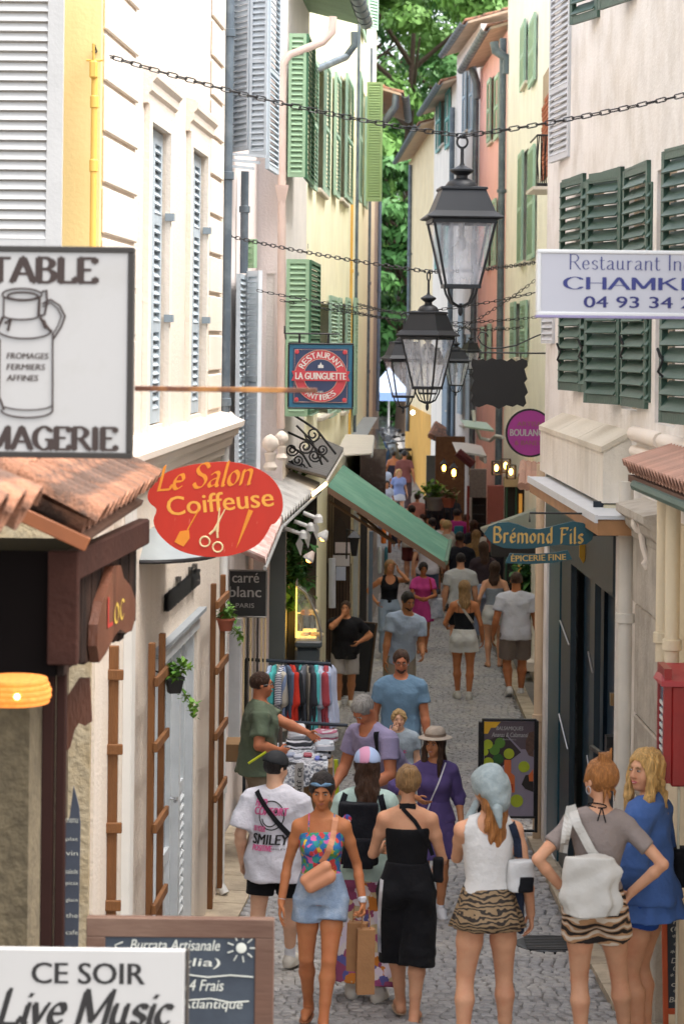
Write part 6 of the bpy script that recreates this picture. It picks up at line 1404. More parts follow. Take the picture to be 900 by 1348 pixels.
def guinguette():
    r, M = framed('restaurant_sign', 'square blue restaurant sign with a red round emblem hanging from a black bar', 379, 451, 466, 538, 23.6, mat('sign_petrol', '#2f6f8a', .5, .06), IRON, 2.2, 5)
    NV = mat('sign_navy', '#34405f', .5, .05); RD = mat('sign_coral', '#c4434a', .5, .05); WH = mat('sign_offwhite', '#d9d6cc', .5, .03); CR = mat('sign_line', '#c7a08a', .5)
    c = (43.5, -43.5); disc = lambda rr, n=40: [(c[0]+rr*math.cos(2*math.pi*k/n), c[1]+rr*math.sin(2*math.pi*k/n)) for k in range(n)]
    b = MB(M); b.prism([(7, -7), (80, -7), (80, -80), (7, -80)], 1.2, 2.2); b.ob('field', NV, r)
    b = MB(M); b.prism(disc(34), .9, 1.2); b.ob('ring', RD, r); b = MB(M); b.prism(disc(22), .6, .9); b.ob('centre', NV, r)
    b = MB(M); 
    for rr in (34.3, 22.3): b.tube([(x, .7, z) for x, z in disc(rr)], .5, 4, True)
    b.tube([(9, 1, -9), (78, 1, -9), (78, 1, -78), (9, 1, -78)], .4, 4, True); b.ob('border_line', CR, r)
    b = MB(M); b.prism([(5, -37), (82, -37), (79, -43), (82, -50), (5, -50), (8, -43)], -.2, .5); b.ob('banner', RD, r)
    b = MB(M); lettering(b, 'LA GUINGUETTE', 10.5, 76.5, -48, -39, -.5, 0, .35); arc_text(b, 'RESTAURANT', c[0], c[1], 28, 158, 22, 8, .6, False, .2); arc_text(b, 'ANTIBES', c[0], c[1], 28, 228, 312, 7.5, .6, True, .2); lettering(b, '1985', 40, 47, -66, -63, .3); b.ob('lettering', WH, r, kind='stuff')
    b = MB(M); b.prism([(40, -33), (47, -33), (47, -29), (45, -29), (43.5, -25), (42, -29), (40, -29)], .3, .6); b.ob('bandstand', WH, r)
    for x, z in ((12, -12), (75, -12), (12, -75), (75, -75)): b = MB(M); b.ball((x, .8, z), (3, .4, 3), 10); b.ob('flower', RD, r)
    b = MB(M); b.tube([(-5, 2, 12), (68, 2, 12)], 1.1, 6); b.tube([(15, 2, 12), (15, 2, 0)], 1.6, 6); b.tube([(53, 2, 12), (53, 2, 0)], 1.6, 6); b.tube([(-5, 2, 12), (-5, 2, 22), (-3, 2, 4)], .9, 6); b.ob('hanging_bar', IRON, r)
guinguette()
def carre():
    r, M = framed('shop_sign', 'black linen shop sign with thin grey lowercase lettering, edge on to the wall', 301, 750, 352, 813, 20.2, mat('sign_black', '#15130f', .5, .05), mat('alu_edge', '#8d8a84', .4, .1, metal=.4), 2, 7)
    b = MB(M); G = mat('sign_grey', '#a39f98', .5); lettering(b, 'carré', 5, 40, -17, -4, 1.5, 0, .25); lettering(b, 'blanc', 1, 43, -36, -22, 1.5, 0, .3); lettering(b, 'PARIS', 10, 34, -50, -44, 1.5); b.ob('lettering', G, r, kind='stuff')
carre()
def round_sign():
    Y = 25.5; M = PX(697, 570, Y); r = thing('bakery_sign', at(697, 600, Y), 'round magenta bakery sign with black rim behind the stone box', 'sign')
    d = lambda rr: [(rr*math.cos(2*math.pi*k/44), rr*math.sin(2*math.pi*k/44)) for k in range(44)]
    b = MB(M); b.prism(d(32), 0, 7); b.ob('rim', IRON, r); b = MB(M); b.prism(d(29.5), -.5, 0); b.ob('face', mat('sign_magenta', '#9a3384', .45, .05), r)
    b = MB(M); lettering(b, 'BOULANGER', -26, 28, -4, 5, -1, 0, .35); b.ob('lettering', WHT, r, kind='stuff'); b = MB(M); lettering(b, 'ARTISAN', -17, 22, 9, 15, -1, 0, .1); lettering(b, '& BANETTE', -20, 25, -16, -10, -1, 0, .1); b.ob('small_lettering', mat('sign_mauvegold', '#8a5a58', .5), r, kind='stuff')
    b = MB(M); b.tube([(20, 3, 30), (60, 3, 36)], 1.6, 6); b.ob('bracket', IRON, r)
round_sign()
def ornate():
    Y = 23.0; M = PX(619, 468, Y); r = thing('blank_sign', at(657, 538, Y), 'blank black sign with wavy scalloped edges on a scrolled iron bracket', 'sign')
    pts = [(2, 4), (10, 6), (16, 4), (20, 7), (28, 3), (34, 5), (40, 4), (48, 7), (54, 3), (60, 7), (68, 3), (75, 6), (75, 13), (71, 17), (73, 24), (75, 30), (71, 35), (74, 42), (76, 48), (72, 53), (74, 62), (70, 67), (62, 64), (56, 67), (48, 65), (38, 70), (30, 66), (22, 64), (12, 68), (4, 66), (1, 60), (4, 52), (0, 46), (3, 38), (5, 33), (1, 26), (4, 20), (1, 12)]
    b = MB(M); b.prism([(x, -y) for x, y in pts][::-1], 0, 4); b.ob('board', mat('sign_coal', '#141312', .6, .1), r)
    b = MB(M); b.tube([(12, 2, 4), (100, 2, 4)], 1.1, 6); b.tube([(12, 2, -4), (12, 2, 4)], 1, 5); b.tube([(66, 2, -4), (66, 2, 4)], 1, 5)
    sp = [(100, 2, 32), (85, 2, 26), (60, 2, 14), (40, 2, 10), (24, 2, 10), (14, 2, 16), (9, 2, 24), (13, 2, 31), (20, 2, 30), (23, 2, 25)]; b.tube(sp, 1.0, 6); b.ob('scroll_bracket', IRON, r)
ornate()
def easel_poster():
    Y = 21.2; M = PX(634, 946, Y); r = thing('advertising_board', Vector((at(672, 0, Y).x, Y, gz(Y))), 'black framed poster stand advertising balsamic vinegar with limes and an orange bottle', 'sign board')
    b = MB(M); b.bbox(0, 72, 0, 5, -3, 0, .6); b.bbox(0, 72, 0, 5, -131, -128, .6); b.bbox(0, 3, .1, 4.9, -128, -3, .6); b.bbox(69, 72, .1, 4.9, -128, -3, .6); b.bbox(-4, 0, 3, 12, -150, -5, .6); b.bbox(71, 75, 3, 12, -150, -3, .6); b.bbox(-4, 75, 14, 18, -152, -149, .5); b.ob('frame', IRON, r)
    b = MB(M); b.box(3, 69, 1.6, 3, -128, -3); b.ob('poster', mat('poster_mauve', '#8d8390', .4, .05), r)
    def sh(nm, m_, pts, y): b = MB(M); b.prism([(x, -z) for x, z in pts], y, y+.15); b.ob(nm, m_, r)
    sh('tray_print', mat('print_dark', '#3a2e30', .4), [(4, 30), (30, 20), (52, 44), (20, 68), (4, 60)], 1.3); sh('tray_print', mat('print_top', '#5b4e54', .4), [(3, 4), (69, 4), (69, 40), (52, 40), (34, 22), (3, 30)], 1.42)
    sh('corner_print', mat('print_yellow', '#dba92a', .4), [(3, 4), (25, 4), (18, 12), (12, 12), (8, 20), (3, 20)], 1.2)
    for i, (x, z, rr, c) in enumerate(((8, 34, 6.5, 0), (24, 32, 7, 1), (17, 41, 7, 1), (36, 46, 7, 0), (22, 53, 7, 2), (9, 58, 7, 0), (4, 44, 5, 0), (56, 63, 7.5, 0), (47, 108, 8.5, 0))):
        sh('fruit_print', mat(('print_lime', 'print_green', 'print_deepgreen')[c], ('#a5b22a', '#55802e', '#2f5a2a')[c], .4, .2, 8), [(max(3.2, x+rr*math.cos(k*.4189)), z+rr*math.sin(k*.4189)) for k in range(15)][::-1], .9+.02*i)
    sh('bottle_print', mat('print_orange', '#cf6a35', .4, .1), [(30, 54), (39, 54), (39, 71), (44, 75), (44, 97), (25, 97), (25, 75), (30, 71)], .8); sh('bottle_print', mat('print_amber', '#a83e22', .4), [(27, 86), (42, 86), (42, 95), (27, 95)], .6)
    sh('pine_print', mat('print_brown', '#5d4438', .4, .4, 30), [(68.5, 16), (62, 18), (58, 28), (58, 40), (62, 48), (68.5, 50)], 1.0); sh('truffle_print', mat('print_black', '#2a2422', .4, .3, 20), [(58, 74), (68.5, 72), (68.5, 96), (58, 92), (53, 86)], .8); sh('fruit_print', MATS['print_orange'], [(62, 74), (68, 66), (68.5, 82), (63, 82)], .6)
    b = MB(M); lettering(b, 'BALSAMIQUES', 19, 54, -16, -10, .8, .1, .1); lettering(b, 'Ananas & Calamansi', 13, 60, -24, -18, .8, .15, .1); lettering(b, 'Balsamico', 28, 45, -28, -26, .8); b.ob('lettering', WHT, r, kind='stuff')
easel_poster()
def menu_easel():
    Y = 13.9; M = PX(868, 1178, Y); r = thing('menu_board', Vector((2.0, Y, gz(Y))), 'orange framed chalkboard menu easel at the right edge by the pavement', 'chalkboard'); of = mat('orange_frame', '#b5502a', .55, .15, 5)
    b = MB(M); b.box(9, 70, 1.5, 4, -150, -3); b.ob('panel', SLATE, r)
    b = MB(M @ Matrix.Rotation(R(-1.5), 4, 'Y')); b.bbox(2, 9, 0, 6, -192, 3, 1); b.bbox(70, 77, 0, 6, -192, 3, 1); b.bbox(9, 70, .2, 5.8, -3, 3, 1); b.bbox(9, 70, .2, 5.8, -158, -150, 1); b.ob('frame', of, r)
    b = MB(M)
    for i, t in enumerate(('Menu', 'Antipasti', 'Pasta', '(Plat)', '* Filet de', '* Salade', '* Riz', 'Dessert', '(fait maison)', '* Thon', 'chic', '* Tarte', 'Boisson')): lettering(b, t, 14+(i % 3)*2, 24+len(t)*3.6, -18-i*10.3, -11-i*10.3, 1, .2, .1)
    b.ob('chalk_writing', CHK, r, kind='stuff')
menu_easel()
# ------------------------------------------------------------------ lanterns on chains
LG = glass('lantern_glass', (.72, .74, .80), .15, .3)
def lantern(px, py, Y, halfpx, rot, label, zs=1.0):
    "px,py: centre of the roof flare"
    k = halfpx*Y/F/1.0; p = at(px, py, Y); r = thing('street_lantern', p, label, 'lantern', 'black lanterns hung on chains over the street'); M = Matrix.Translation(p) @ Matrix.Rotation(R(rot), 4, 'Z') @ Matrix.Diagonal((k, k, k*zs, 1)); q = math.pi/4; s2 = math.sqrt(2)
    kf = 1/max(1, abs(math.cos(R(rot)))+abs(math.sin(R(rot)))) ; M = M @ Matrix.Diagonal((kf, kf, 1, 1))
    BK = mat('lantern_black', '#1a1c20', .5, .1, 4, spec=.4)
    b = MB(M); b.lathe([(.8*s2, -.06), (.99*s2, -.03), (1.0*s2, 0), (.80*s2, .14), (.58*s2, .64), (.62*s2, .66), (.61*s2, .71), (.3*s2, .74)], 4, ph=q); b.ob('roof', BK, r)
    b = MB(M); b.lathe([(.45, .70), (.44, .76), (.36, .86), (.16, .94), (.15, 1.0), (.32, 1.10), (.32, 1.14), (.08, 1.24), (.05, 1.3), (.045, 1.66)], 16); b.tube([(.14*math.cos(a), 0, 1.8+.14*math.sin(a)) for a in np.linspace(0, 6.28, 17)[:-1]], .03, 6, True); b.ob('finial', BK, r, smooth=True)
    b = MB(M); zb = -1.62; wt, wb = .82, .44
    for sx in (-1, 1):
        for sy in (-1, 1): b.tube([(sx*wt, sy*wt, -.06), (sx*wb, sy*wb, zb)], .045, 4)
    for z, w in ((-.1, wt), (zb, wb+.01)):
        for sx in (-1, 1): b.box(-w, w, sx*w-.04, sx*w+.04, z-.045, z+.045); b.box(sx*w-.04, sx*w+.04, -w+.04, w-.04, z-.044, z+.044)
    b.ob('frame', BK, r)
    for i in range(4):
        g = MB(M @ Matrix.Rotation(i*math.pi/2, 4, 'Z')); g.add([(-wt, -wt+.01, -.1), (wt, -wt+.01, -.1), (wb, -wb+.01, zb), (-wb, -wb+.01, zb)], [(3, 2, 1, 0)]); g.ob('pane', LG, r)
    b = MB(M)
    for i in range(4):
        a = q+i*math.pi/2; c, s = math.cos(a), math.sin(a); rr = wb*s2*.9; b.tube([(c*rr, s*rr, zb), (c*rr*.9, s*rr*.9, zb-.16), (c*rr*.62, s*rr*.62, zb-.38), (c*rr*.2, s*rr*.2, zb-.46), (0, 0, zb-.47)], .032, 6)
    b.ball((0, 0, zb-.58), (.07, .07, .12)); b.lathe([(.03, zb-.5), (.07, zb-.46), (.03, zb-.40)], 8); b.ob('bottom_arms', BK, r, smooth=True)
    b = MB(M); b.lathe([(.07, -.05), (.09, -.3), (.06, -.42), (.12, -.5), (.13, -.66), (.08, -.78)], 10); b.ob('bulb_holder', mat('frosted_bulb', '#a9a9ab', .4), r, smooth=True)
    return p+Vector((0, 0, k*1.94*zs))
TOPS = [lantern(607, 287, 14.0, 53, 4, 'nearest and largest black lantern, hanging highest in front of the pink house', 1.05), lantern(563, 441, 17.6, 43, 62, 'second black lantern turned corner on, hanging just below and left of the largest', 1.0),
        lantern(531, 472, 22.5, 31, 12, 'dark lantern half hidden on the left of the corner on lantern'), lantern(563, 476, 26, 26, 40, 'lantern almost wholly hidden behind the corner on lantern'), lantern(600, 475, 30, 20, 10, 'small lantern on the right of the corner on lantern'), lantern(619, 462, 35, 15, 25, 'smallest and farthest lantern beside the blank black sign')]
def chain(pts, label, pitch=.058, r=.0042, lw=.0135):
    b = MB(); L = pitch*.66; a = [(lw*math.cos(t), 0, (L if math.sin(t) > 0 else -L)*.55+lw*math.sin(t)) for t in np.linspace(0.01, 6.29, 13)[:-1]]; b.tube(a, r, 5, True); me = b.mesh('link', IRON, None, True)
    rt = thing('chain', pts[0], label, 'chain', 'iron chains strung across the street'); P = [Vector(p) for p in pts]; d0 = 0; i = 0; n = 0; pos = P[0].copy(); seg = 0; rest = 0
    while seg < len(P)-1:
        d = P[seg+1]-P[seg]; L_ = d.length
        t = rest
        while t < L_:
            c = P[seg]+d*(t/L_); z = d.normalized(); x = z.orthogonal().normalized(); y = z.cross(x); M = Matrix((x, y, z)).transposed().to_4x4(); M.translation = c
            link('link', me, rt, M @ Matrix.Rotation(R(35+90*(n % 2))+random.uniform(-.25, .25), 4, 'Z')); n += 1; t += pitch
        rest = t-L_; seg += 1
def sag(a, b, s, n=10): return [a.lerp(b, i/n)-Vector((0, 0, s*4*(i/n)*(1-i/n))) for i in range(n+1)]
t = TOPS[0]; chain(sag(at(131, 70, 12.8), t, .05)+sag(t, at(920, 120, 13.4), .02)[1:], 'nearest iron chain across the top carrying the largest lantern')
t = TOPS[1]; chain(sag(at(302, 311, 19.4), t, .02)+sag(t, Vector((1.98, 20.6, at(716, 338, 20.6).z)), .03)[1:], 'iron chain from the blue grey pipe carrying the corner on lantern')
t = TOPS[2]; chain(sag(at(342, 383, 22.4), t, .02)+sag(t, at(717, 382, 21.9), .03)[1:], 'thinner chain just above the restaurant sign bar', .055, .0038, .012)
t = TOPS[3]; chain(sag(at(372, 396, 24.8), t, .02)+sag(t, Vector((2.8, 27, at(0, 402, 27).z)), .03)[1:], 'lowest chain seen, behind the corner on lantern roof', .06, .004, .013)
t = TOPS[4]; chain(sag(at(440, 404, 33), t, .02)+sag(t, at(705, 368, 31), .03)[1:], 'distant chain crossing the pink house front', .07, .005, .016)
t = TOPS[5]; chain(sag(at(470, 400, 40), t, .02)+sag(t, at(690, 430, 36), .03)[1:], 'farthest chain near the small round balcony', .09, .006, .019)
for i, (p, q) in enumerate(((at(124, 60, 12.5), at(131, 78, 12.8)), (at(123, 68, 12.5), at(132, 68, 12.8)))):
    b = MB(); b.tube([p, q], .009, 6); tag(b.ob('chain_hook', IRON), label=('upper', 'lower')[i]+' iron spike holding the nearest chain to the yellow wall', cat='hook')
# ------------------------------------------------------------------ trees, parasol and scooters at the far end
def tree(x, Y, h, w, label, n=11000, name='leafy_tree', lm=None, seed=1, zlow=.18):
    rr = random.Random(seed); g = gz(Y); r = thing(name, Vector((x, Y, g)), label, 'tree', 'trees closing the far end of the street'); b = MB(); bm = mat('bark', '#4a3b2e', .9, .3, 4, .6, 20, stretch=(4, 4, .5))
    b.tube([(x, Y, g-.2), (x+.1, Y, g+h*.25), (x-.1, Y, g+h*.5), (x+.2, Y, g+h*.8)], [.38, .3, .22, .08], 10); br = []
    for k in range(12):
        a = rr.uniform(0, 6.28); z = g+h*rr.uniform(.25, .75); e = Vector((x+w*.42*math.cos(a), Y+w*.42*math.sin(a), z+h*.16)); br.append(e); b.tube([(x, Y, z), Vector((x, Y, z)).lerp(e, .5)+Vector((0, 0, .4)), e], [.15, .09, .04], 6)
    b.ob('trunk', bm, r, smooth=True)
    cl = []
    for k in range(70):
        z = rr.uniform(zlow, 1); prof = math.sin(math.pi*min(1, (z-zlow*.6)/(1.12-zlow*.6)))**.6; a = rr.uniform(0, 6.28); q = w*.5*prof*math.sqrt(rr.uniform(.25, 1)); cl.append((Vector((x+q*math.cos(a), Y+q*math.sin(a), g+h*z)), rr.uniform(.09, .17)*w))
    rg = np.random.default_rng(seed); V = []; Fc = []; ci = rg.integers(0, len(cl), n); dirs = rg.normal(size=(n, 3)); dirs /= np.linalg.norm(dirs, axis=1)[:, None]; dirs[:, 2] = np.where(dirs[:, 2] < -.2, -dirs[:, 2]*.5, dirs[:, 2])
    C = np.array([tuple(cl[i][0]) for i in ci]); Rr = np.array([cl[i][1] for i in ci]); P = C+dirs*(Rr*rg.uniform(.55, 1.1, n)*np.array([1, 1, .8])[:, None]).T
    u = np.cross(dirs, rg.normal(size=(n, 3))); u /= np.linalg.norm(u, axis=1)[:, None]; v = np.cross(dirs+.6*rg.normal(size=(n, 3)), u); v /= np.linalg.norm(v, axis=1)[:, None]; s = rg.uniform(.2, .42, n)[:, None]
    V = np.stack([P-u*s*.5, P+v*s*.35, P+u*s, P-v*s*.35], 1).reshape(-1, 3); me = bpy.data.meshes.new('crown'); me.from_pydata((V-np.array([x, Y, g])).tolist(), [], np.arange(4*n).reshape(-1, 4).tolist()); me.materials.append(lm or LEAF); me.update()
    tag(link('crown', me, r), kind='stuff')
TLF = mat('tree_leaf', '#668f45', .55, .4, .35, c2='#6d9440', c2amt=.7, c2s=.3, spec=.3); TLD = mat('tree_leaf_dark', '#3c6832', .55, .4, .4, c2='#568243', c2amt=.6, c2s=.35, spec=.3)
tree(3.2, 112, 25, 13, 'tall bright green tree filling the gap between the roofs', 42000, lm=TLF, seed=3, zlow=.12); tree(6.8, 132, 30, 16, 'broad green tree rising behind the ochre house roof', 22000, lm=TLF, seed=5); tree(-.5, 125, 27, 14, 'dark green tree behind the last left hand house', 22000, lm=TLD, seed=8)
tree(2.6, 96, 11, 5.5, 'smaller dark tree above the blue parasol', 20000, lm=TLD, seed=11, zlow=.3)
def hedge():
    leaves('hedge', TLD, [Vector((x, 150+random.uniform(-2, 2), gz(150)+z)) for x in np.linspace(-30, 45, 60) for z in (1, 4, 7, 10)], .9, 9000, None, 1.2, label='dark hedge mass closing the view behind the trees', cat='hedge', kind='stuff')
tree(2, 165, 42, 26, 'tallest green tree farthest behind all the roofs', 30000, lm=TLD, seed=21); tree(14, 170, 36, 26, 'wide dark tree farthest right behind the roofs', 20000, lm=TLD, seed=22)
leaves('hedge', TLD, [Vector((x, 99+random.uniform(-1, 1), gz(99)+z)) for x in np.linspace(-3, 7, 24) for z in (.3, 1.2, 2.2, 3.2)], .42, 9000, None, .45, label='dark green hedge right behind the blue parasol', cat='hedge', kind='stuff')
hedge()
def parasol():
    Y = 92; r = thing('parasol', Vector((at(512, 0, Y).x, Y, gz(Y))), 'pale blue market parasol at the far end above the scooters', 'parasol'); z0 = at(0, 522, Y).z; z1 = at(0, 478, Y).z; xa, xb = at(492, 0, Y).x, at(545, 0, Y).x; cl_ = mat('awning_blue', '#b9cbe6', .8, .05); b = MB(); xm = (xa+xb)/2
    b.add([(xa, Y, z0+.35), (xb, Y, z0+.35), (xb, Y+3, z0+.35), (xa, Y+3, z0+.35), (xm, Y+1.5, z1)], [(0, 1, 4), (1, 2, 4), (2, 3, 4), (3, 0, 4)]); b.ob('canopy', cl_, r); b = MB(); b.box(xa, xb, Y-.01, Y, z0, z0+.35); b.ob('valance', mat('awning_deepblue', '#86a5d8', .8, .05), r)
    b = MB(); b.tube([(xm, Y+1.5, gz(Y)), (xm, Y+1.5, z1)], .04, 6); b.ob('pole', WP, r)
parasol()
def scooter(px, Y, rz, cm, label):
    x = at(px, 0, Y).x; r = thing('scooter', Vector((x, Y, gz(Y))), label, 'scooter', 'scooters parked at the far end'); M = Matrix.Translation((x, Y, gz(Y))) @ Matrix.Rotation(R(rz), 4, 'Z') @ Matrix.Scale(1.12, 4); rb = mat('tyre', '#17171a', .8)
    for y in (-.62, .62): b = MB(M); b.tube([(0, y+.2*math.cos(a), .24+.2*math.sin(a)) for a in np.linspace(0, 6.28, 19)[:-1]], .055, 8, True); b.lathe([(.02, -.03), (.15, -.02), (.15, .02), (.02, .03)], 12, Matrix.Translation((0, y, .24)) @ Matrix.Rotation(R(90), 4, 'Y')); b.ob('wheel', rb, r, smooth=True)
    T = SDF([-.5, -1, 0], [.5, 1, 1.4], .025); T.chain([(0, .66, .50), (0, .3, .62), (0, -.05, .55)], [.12, .17, .14], .06); T.chain([(0, .0, .32), (0, -.38, .34)], [.13, .15], .05); T.chain([(0, -.42, .35), (0, -.50, .75), (0, -.45, .98)], [.16, .19, .12], .05, sq=((0, 1, 0), 1.7)); T.ell((0, -.62, .45), (.1, .2, .08), None, .04); me = T.mesh('body', cm); link('body', me, r, M)
    b = MB(M); b.bbox(-.13, .13, -.05, .68, .72, .8, .03); b.ob('seat', rb, r); b = MB(M); b.tube([(-.34, -.38, 1.06), (-.12, -.45, 1.04), (.12, -.45, 1.04), (.34, -.38, 1.06)], .022, 6); b.ob('handlebar', rb, r)
    for s in (-1, 1): b = MB(M); b.tube([(s*.25, -.4, 1.06), (s*.32, -.45, 1.22)], .008, 5); b.ball((s*.32, -.46, 1.24), (.07, .02, .045)); b.ob('mirror', rb, r)
    b = MB(M); b.ball((0, -.63, .86), (.09, .05, .07)); b.ob('headlight', mat('headlight_glass', '#8a9298', .3), r); b = MB(M); b.add([(-.2, -.56, 1.0), (.2, -.56, 1.0), (.15, -.44, 1.42), (-.15, -.44, 1.42)], [(0, 1, 2, 3)]); b.ob('windscreen', glass('screen_glass', (.15, .17, .2), .2, .25), r)
scooter(508, 74, 8, mat('scooter_blue', '#1c4f86', .25, .1, coat=.0), 'blue scooter parked nearest at the far end'); scooter(521, 77, -10, mat('scooter_navy', '#20252d', .25, .1, coat=.0), 'dark navy scooter parked beside the blue one'); scooter(532, 75, -25, mat('scooter_grey', '#6a7276', .3, .1, coat=.0), 'pale grey scooter parked on the right at the far end'); scooter(500, 81, 30, MATS['scooter_navy'], 'second dark scooter, behind the blue one')
# ------------------------------------------------------------------ canopies and shopfront pieces, left
def sheet_canopy(name, label, pts, m, ridges, amp=.03, cat='canopy', edge=None):
    "pts: four world corners (wall-near, wall-far, edge-far, edge-near); corrugations run from wall to edge"
    a, b_, c, d = [Vector(p) for p in pts]; r = thing(name, (a+c)/2, label, cat); q = MB(); n = ridges*4; vs = []
    for k in range(n+1):
        t = k/n; up = Vector((0, 0, amp*(.5+.5*math.cos(t*ridges*2*math.pi)))); vs += [a.lerp(b_, t)+up, d.lerp(c, t)+up, d.lerp(c, t)+up-Vector((0, 0, .02)), a.lerp(b_, t)+up-Vector((0, 0, .02))]
    q.add(vs, [(4*k+i, 4*k+(i+1) % 4, 4*k+4+(i+1) % 4, 4*k+4+i) for k in range(n) for i in range(4)]+[(0, 1, 2, 3), (4*n+3, 4*n+2, 4*n+1, 4*n)]); q.ob('sheet', m, r, smooth=True)
    e = MB(); e.tube([d-Vector((0, 0, .04)), c-Vector((0, 0, .04))], .018, 8); e.ob('edge_rail', edge or mat('galvanised', '#8f8f8d', .5, .15), r); return r
PCN = mat('canopy_pink', '#b9938a', .8, .2, 8, .3, 40, c2='#d9cfc8', c2amt=.6, c2s=4); GCN = mat('canopy_grey', '#b5b2ad', .8, .2, 8, .3, 40, c2='#7d7a76', c2amt=.6, c2s=4)
def c4(Y0, Y1, pxe0, pye0, pxe1, pye1, rise, x0=-1.15, x1=-1.0):
    e0 = at(pxe0, pye0, Y0); e1 = at(pxe1, pye1, Y1); return [(x0, Y0, e0.z+rise), (x1, Y1, e1.z+rise), e1, e0]
sheet_canopy('tile_canopy', 'faded pink corrugated canopy under the right side of the red oval sign', c4(19.4, 22.6, 349, 742, 371, 688, .22), PCN, 13, .06)
sheet_canopy('sheet_canopy', 'grey corrugated canopy with ragged zigzag edge behind the red oval sign', c4(22.8, 26.2, 372, 688, 421, 643, .2, -1.0, -.75), GCN, 15, .07)
sheet_canopy('ribbed_canopy', 'dark ribbed canopy with pale scalloped edge under the iron scrolls', c4(25.6, 31, 429, 630, 452, 592, .16, -.75, -.35), mat('canopy_dark', '#5a5653', .7, .2, 6), 20, .03, edge=mat('pale_edge', '#c3bcb2', .7, .1))
def dome_awning():
    c = W2.pt(W2.hit(205)[0], at(210, 733, 14.6).z, 0); r = thing('glass_awning', c, 'small pale grey domed awning between the kiosk and the red oval sign', 'awning'); b = MB(W2.fr); t = W2.hit(205)[0]; z = c.z; n = 14
    vs = [(t+.62*math.cos(math.pi*k/n), .42*math.sin(math.pi*k/n), z) for k in range(n+1)]; vs += [(t+.3*math.cos(math.pi*k/n), .12*math.sin(math.pi*k/n), z+.16) for k in range(n+1)]
    b.add(vs, [(k, k+1, n+2+k, n+1+k) for k in range(n)]+[list(range(n+1))[::-1], list(range(n+1, 2*n+2))]); b.ob('shell', mat('awning_pale', '#868b8b', .5, .15, 4), r, smooth=True); b = MB(W2.fr); b.tube([(t+.63*math.cos(math.pi*k/n), .43*math.sin(math.pi*k/n), z-.01) for k in range(n+1)], .014, 6); b.tube([(t, .43, z-.01), (t, .1, z+.17)], .012, 6); b.ob('rim', IRON, r)
dome_awning()
def scrolls():
    Y = 25.6; r = thing('iron_scrolls', at(410, 620, Y), 'black wrought iron spiral scrollwork leaning over the ribbed canopy', 'ironwork')
    for i, (x0, y0, x1, y1) in enumerate(((386, 546, 442, 598), (377, 568, 432, 608), (376, 583, 415, 625), (390, 560, 424, 612))): b = MB(); b.tube([at(x0, y0, Y+i*.3), at((x0+x1)/2+3, (y0+y1)/2-6, Y+i*.3), at(x1, y1, Y+i*.3)], .014, 6); b.ob('stay', IRON, r)
    for cx, cy, rr, s in ((384, 592, 9, 1), (392, 606, 8, -1), (402, 588, 10, 1), (412, 572, 11, -1), (414, 600, 9, 1), (424, 592, 8, -1), (398, 615, 6, 1), (380, 612, 7, -1), (352, 612, 9, 1), (362, 622, 8, -1)):
        b = MB(); b.tube([at(cx+s*rr*(1-k*.045)*math.cos(k*.6), cy+rr*(1-k*.045)*math.sin(k*.6), Y+.1+(cx % 3)*.15) for k in range(19)], .011, 5); b.ob('scroll', IRON, r)
scrolls()
def finials():
    for i, (px, py, Y, rr) in enumerate(((356, 584, 24.0, 11), (371, 577, 24.4, 9))):
        p = at(px, py, Y); k = rr*Y/F; b = MB(Matrix.Translation(p)); b.lathe([(k*.6, -k*3.2), (k*.9, -k*2.8), (k*.5, -k*2.2), (k*.7, -k*1.2), (k*.35, -k*.95), (k*.95, -k*.4), (k, 0), (k*.9, k*.5), (k*.5, k*.9), (k*.1, k*1.1)], 16); tag(b.ob('stone_finial', STN, smooth=True), label=('left larger', 'right smaller')[i]+' round stone finial beside the grey shutter', cat='finial')
finials()
def green_awning():
    r = thing('green_awning', at(500, 690, 26), 'long sloping green awning reaching out over the street from the left', 'awning'); a = at(431, 640, 26); b_ = at(452, 612, 30); c = at(592, 712, 28.6); d = at(586, 741, 26); q = MB(); n = 13; vs = []
    for k in range(n*2+1):
        t = k/(n*2); up = Vector((0, 0, .012 if k % 2 else 0)); vs += [a.lerp(b_, t)+up, d.lerp(c, t)+up]
    q.add(vs, [(2*k, 2*k+1, 2*k+3, 2*k+2) for k in range(n*2)]); q.ob('fabric', mat('awning_green', '#4d7d68', .8, .1, 2, c2='#74997f', c2amt=.5, c2s=1.5), r)
    e = MB(); dz = Vector((0, -.02, -.075)); e.add([a, d, d+dz, a+dz, a+Vector((0, .04, 0)), d+Vector((0, .04, 0)), d+dz+Vector((0, .04, 0)), a+dz+Vector((0, .04, 0))], [(3, 2, 1, 0), (4, 5, 6, 7), (0, 1, 5, 4), (2, 3, 7, 6), (1, 2, 6, 5), (0, 4, 7, 3)]); e.ob('side_beam', mat('awning_brown', '#5f4630', .7, .2), r)
    e = MB(); e.tube([d, c], .03, 6); e.ob('front_bar', mat('awning_dkgreen', '#4c6b58', .6), r); e = MB(); e.tube([at(433, 660, 26.2), at(520, 715, 26.2), at(470, 675, 26.3)], .018, 6); e.ob('folding_arm', mat('awning_brown', '#5f4630'), r)
    p = at(420, 643, 25.4); b = MB(); b.tube([at(411, 651, 25.4), at(429, 637, 25.6)], .02, 8); tag(b.ob('tube_light', mat('tube_glow', '#fff0c8', .5, 0, emit='#ffd79a', es=3.5)), label='glowing warm tube light at the top corner of the green awning', cat='light')
green_awning()
DKW = mat('shop_dark', '#2b2622', .7, .3, 3); GGP = mat('greygreen_post', '#4b4f4a', .6, .12, 2)
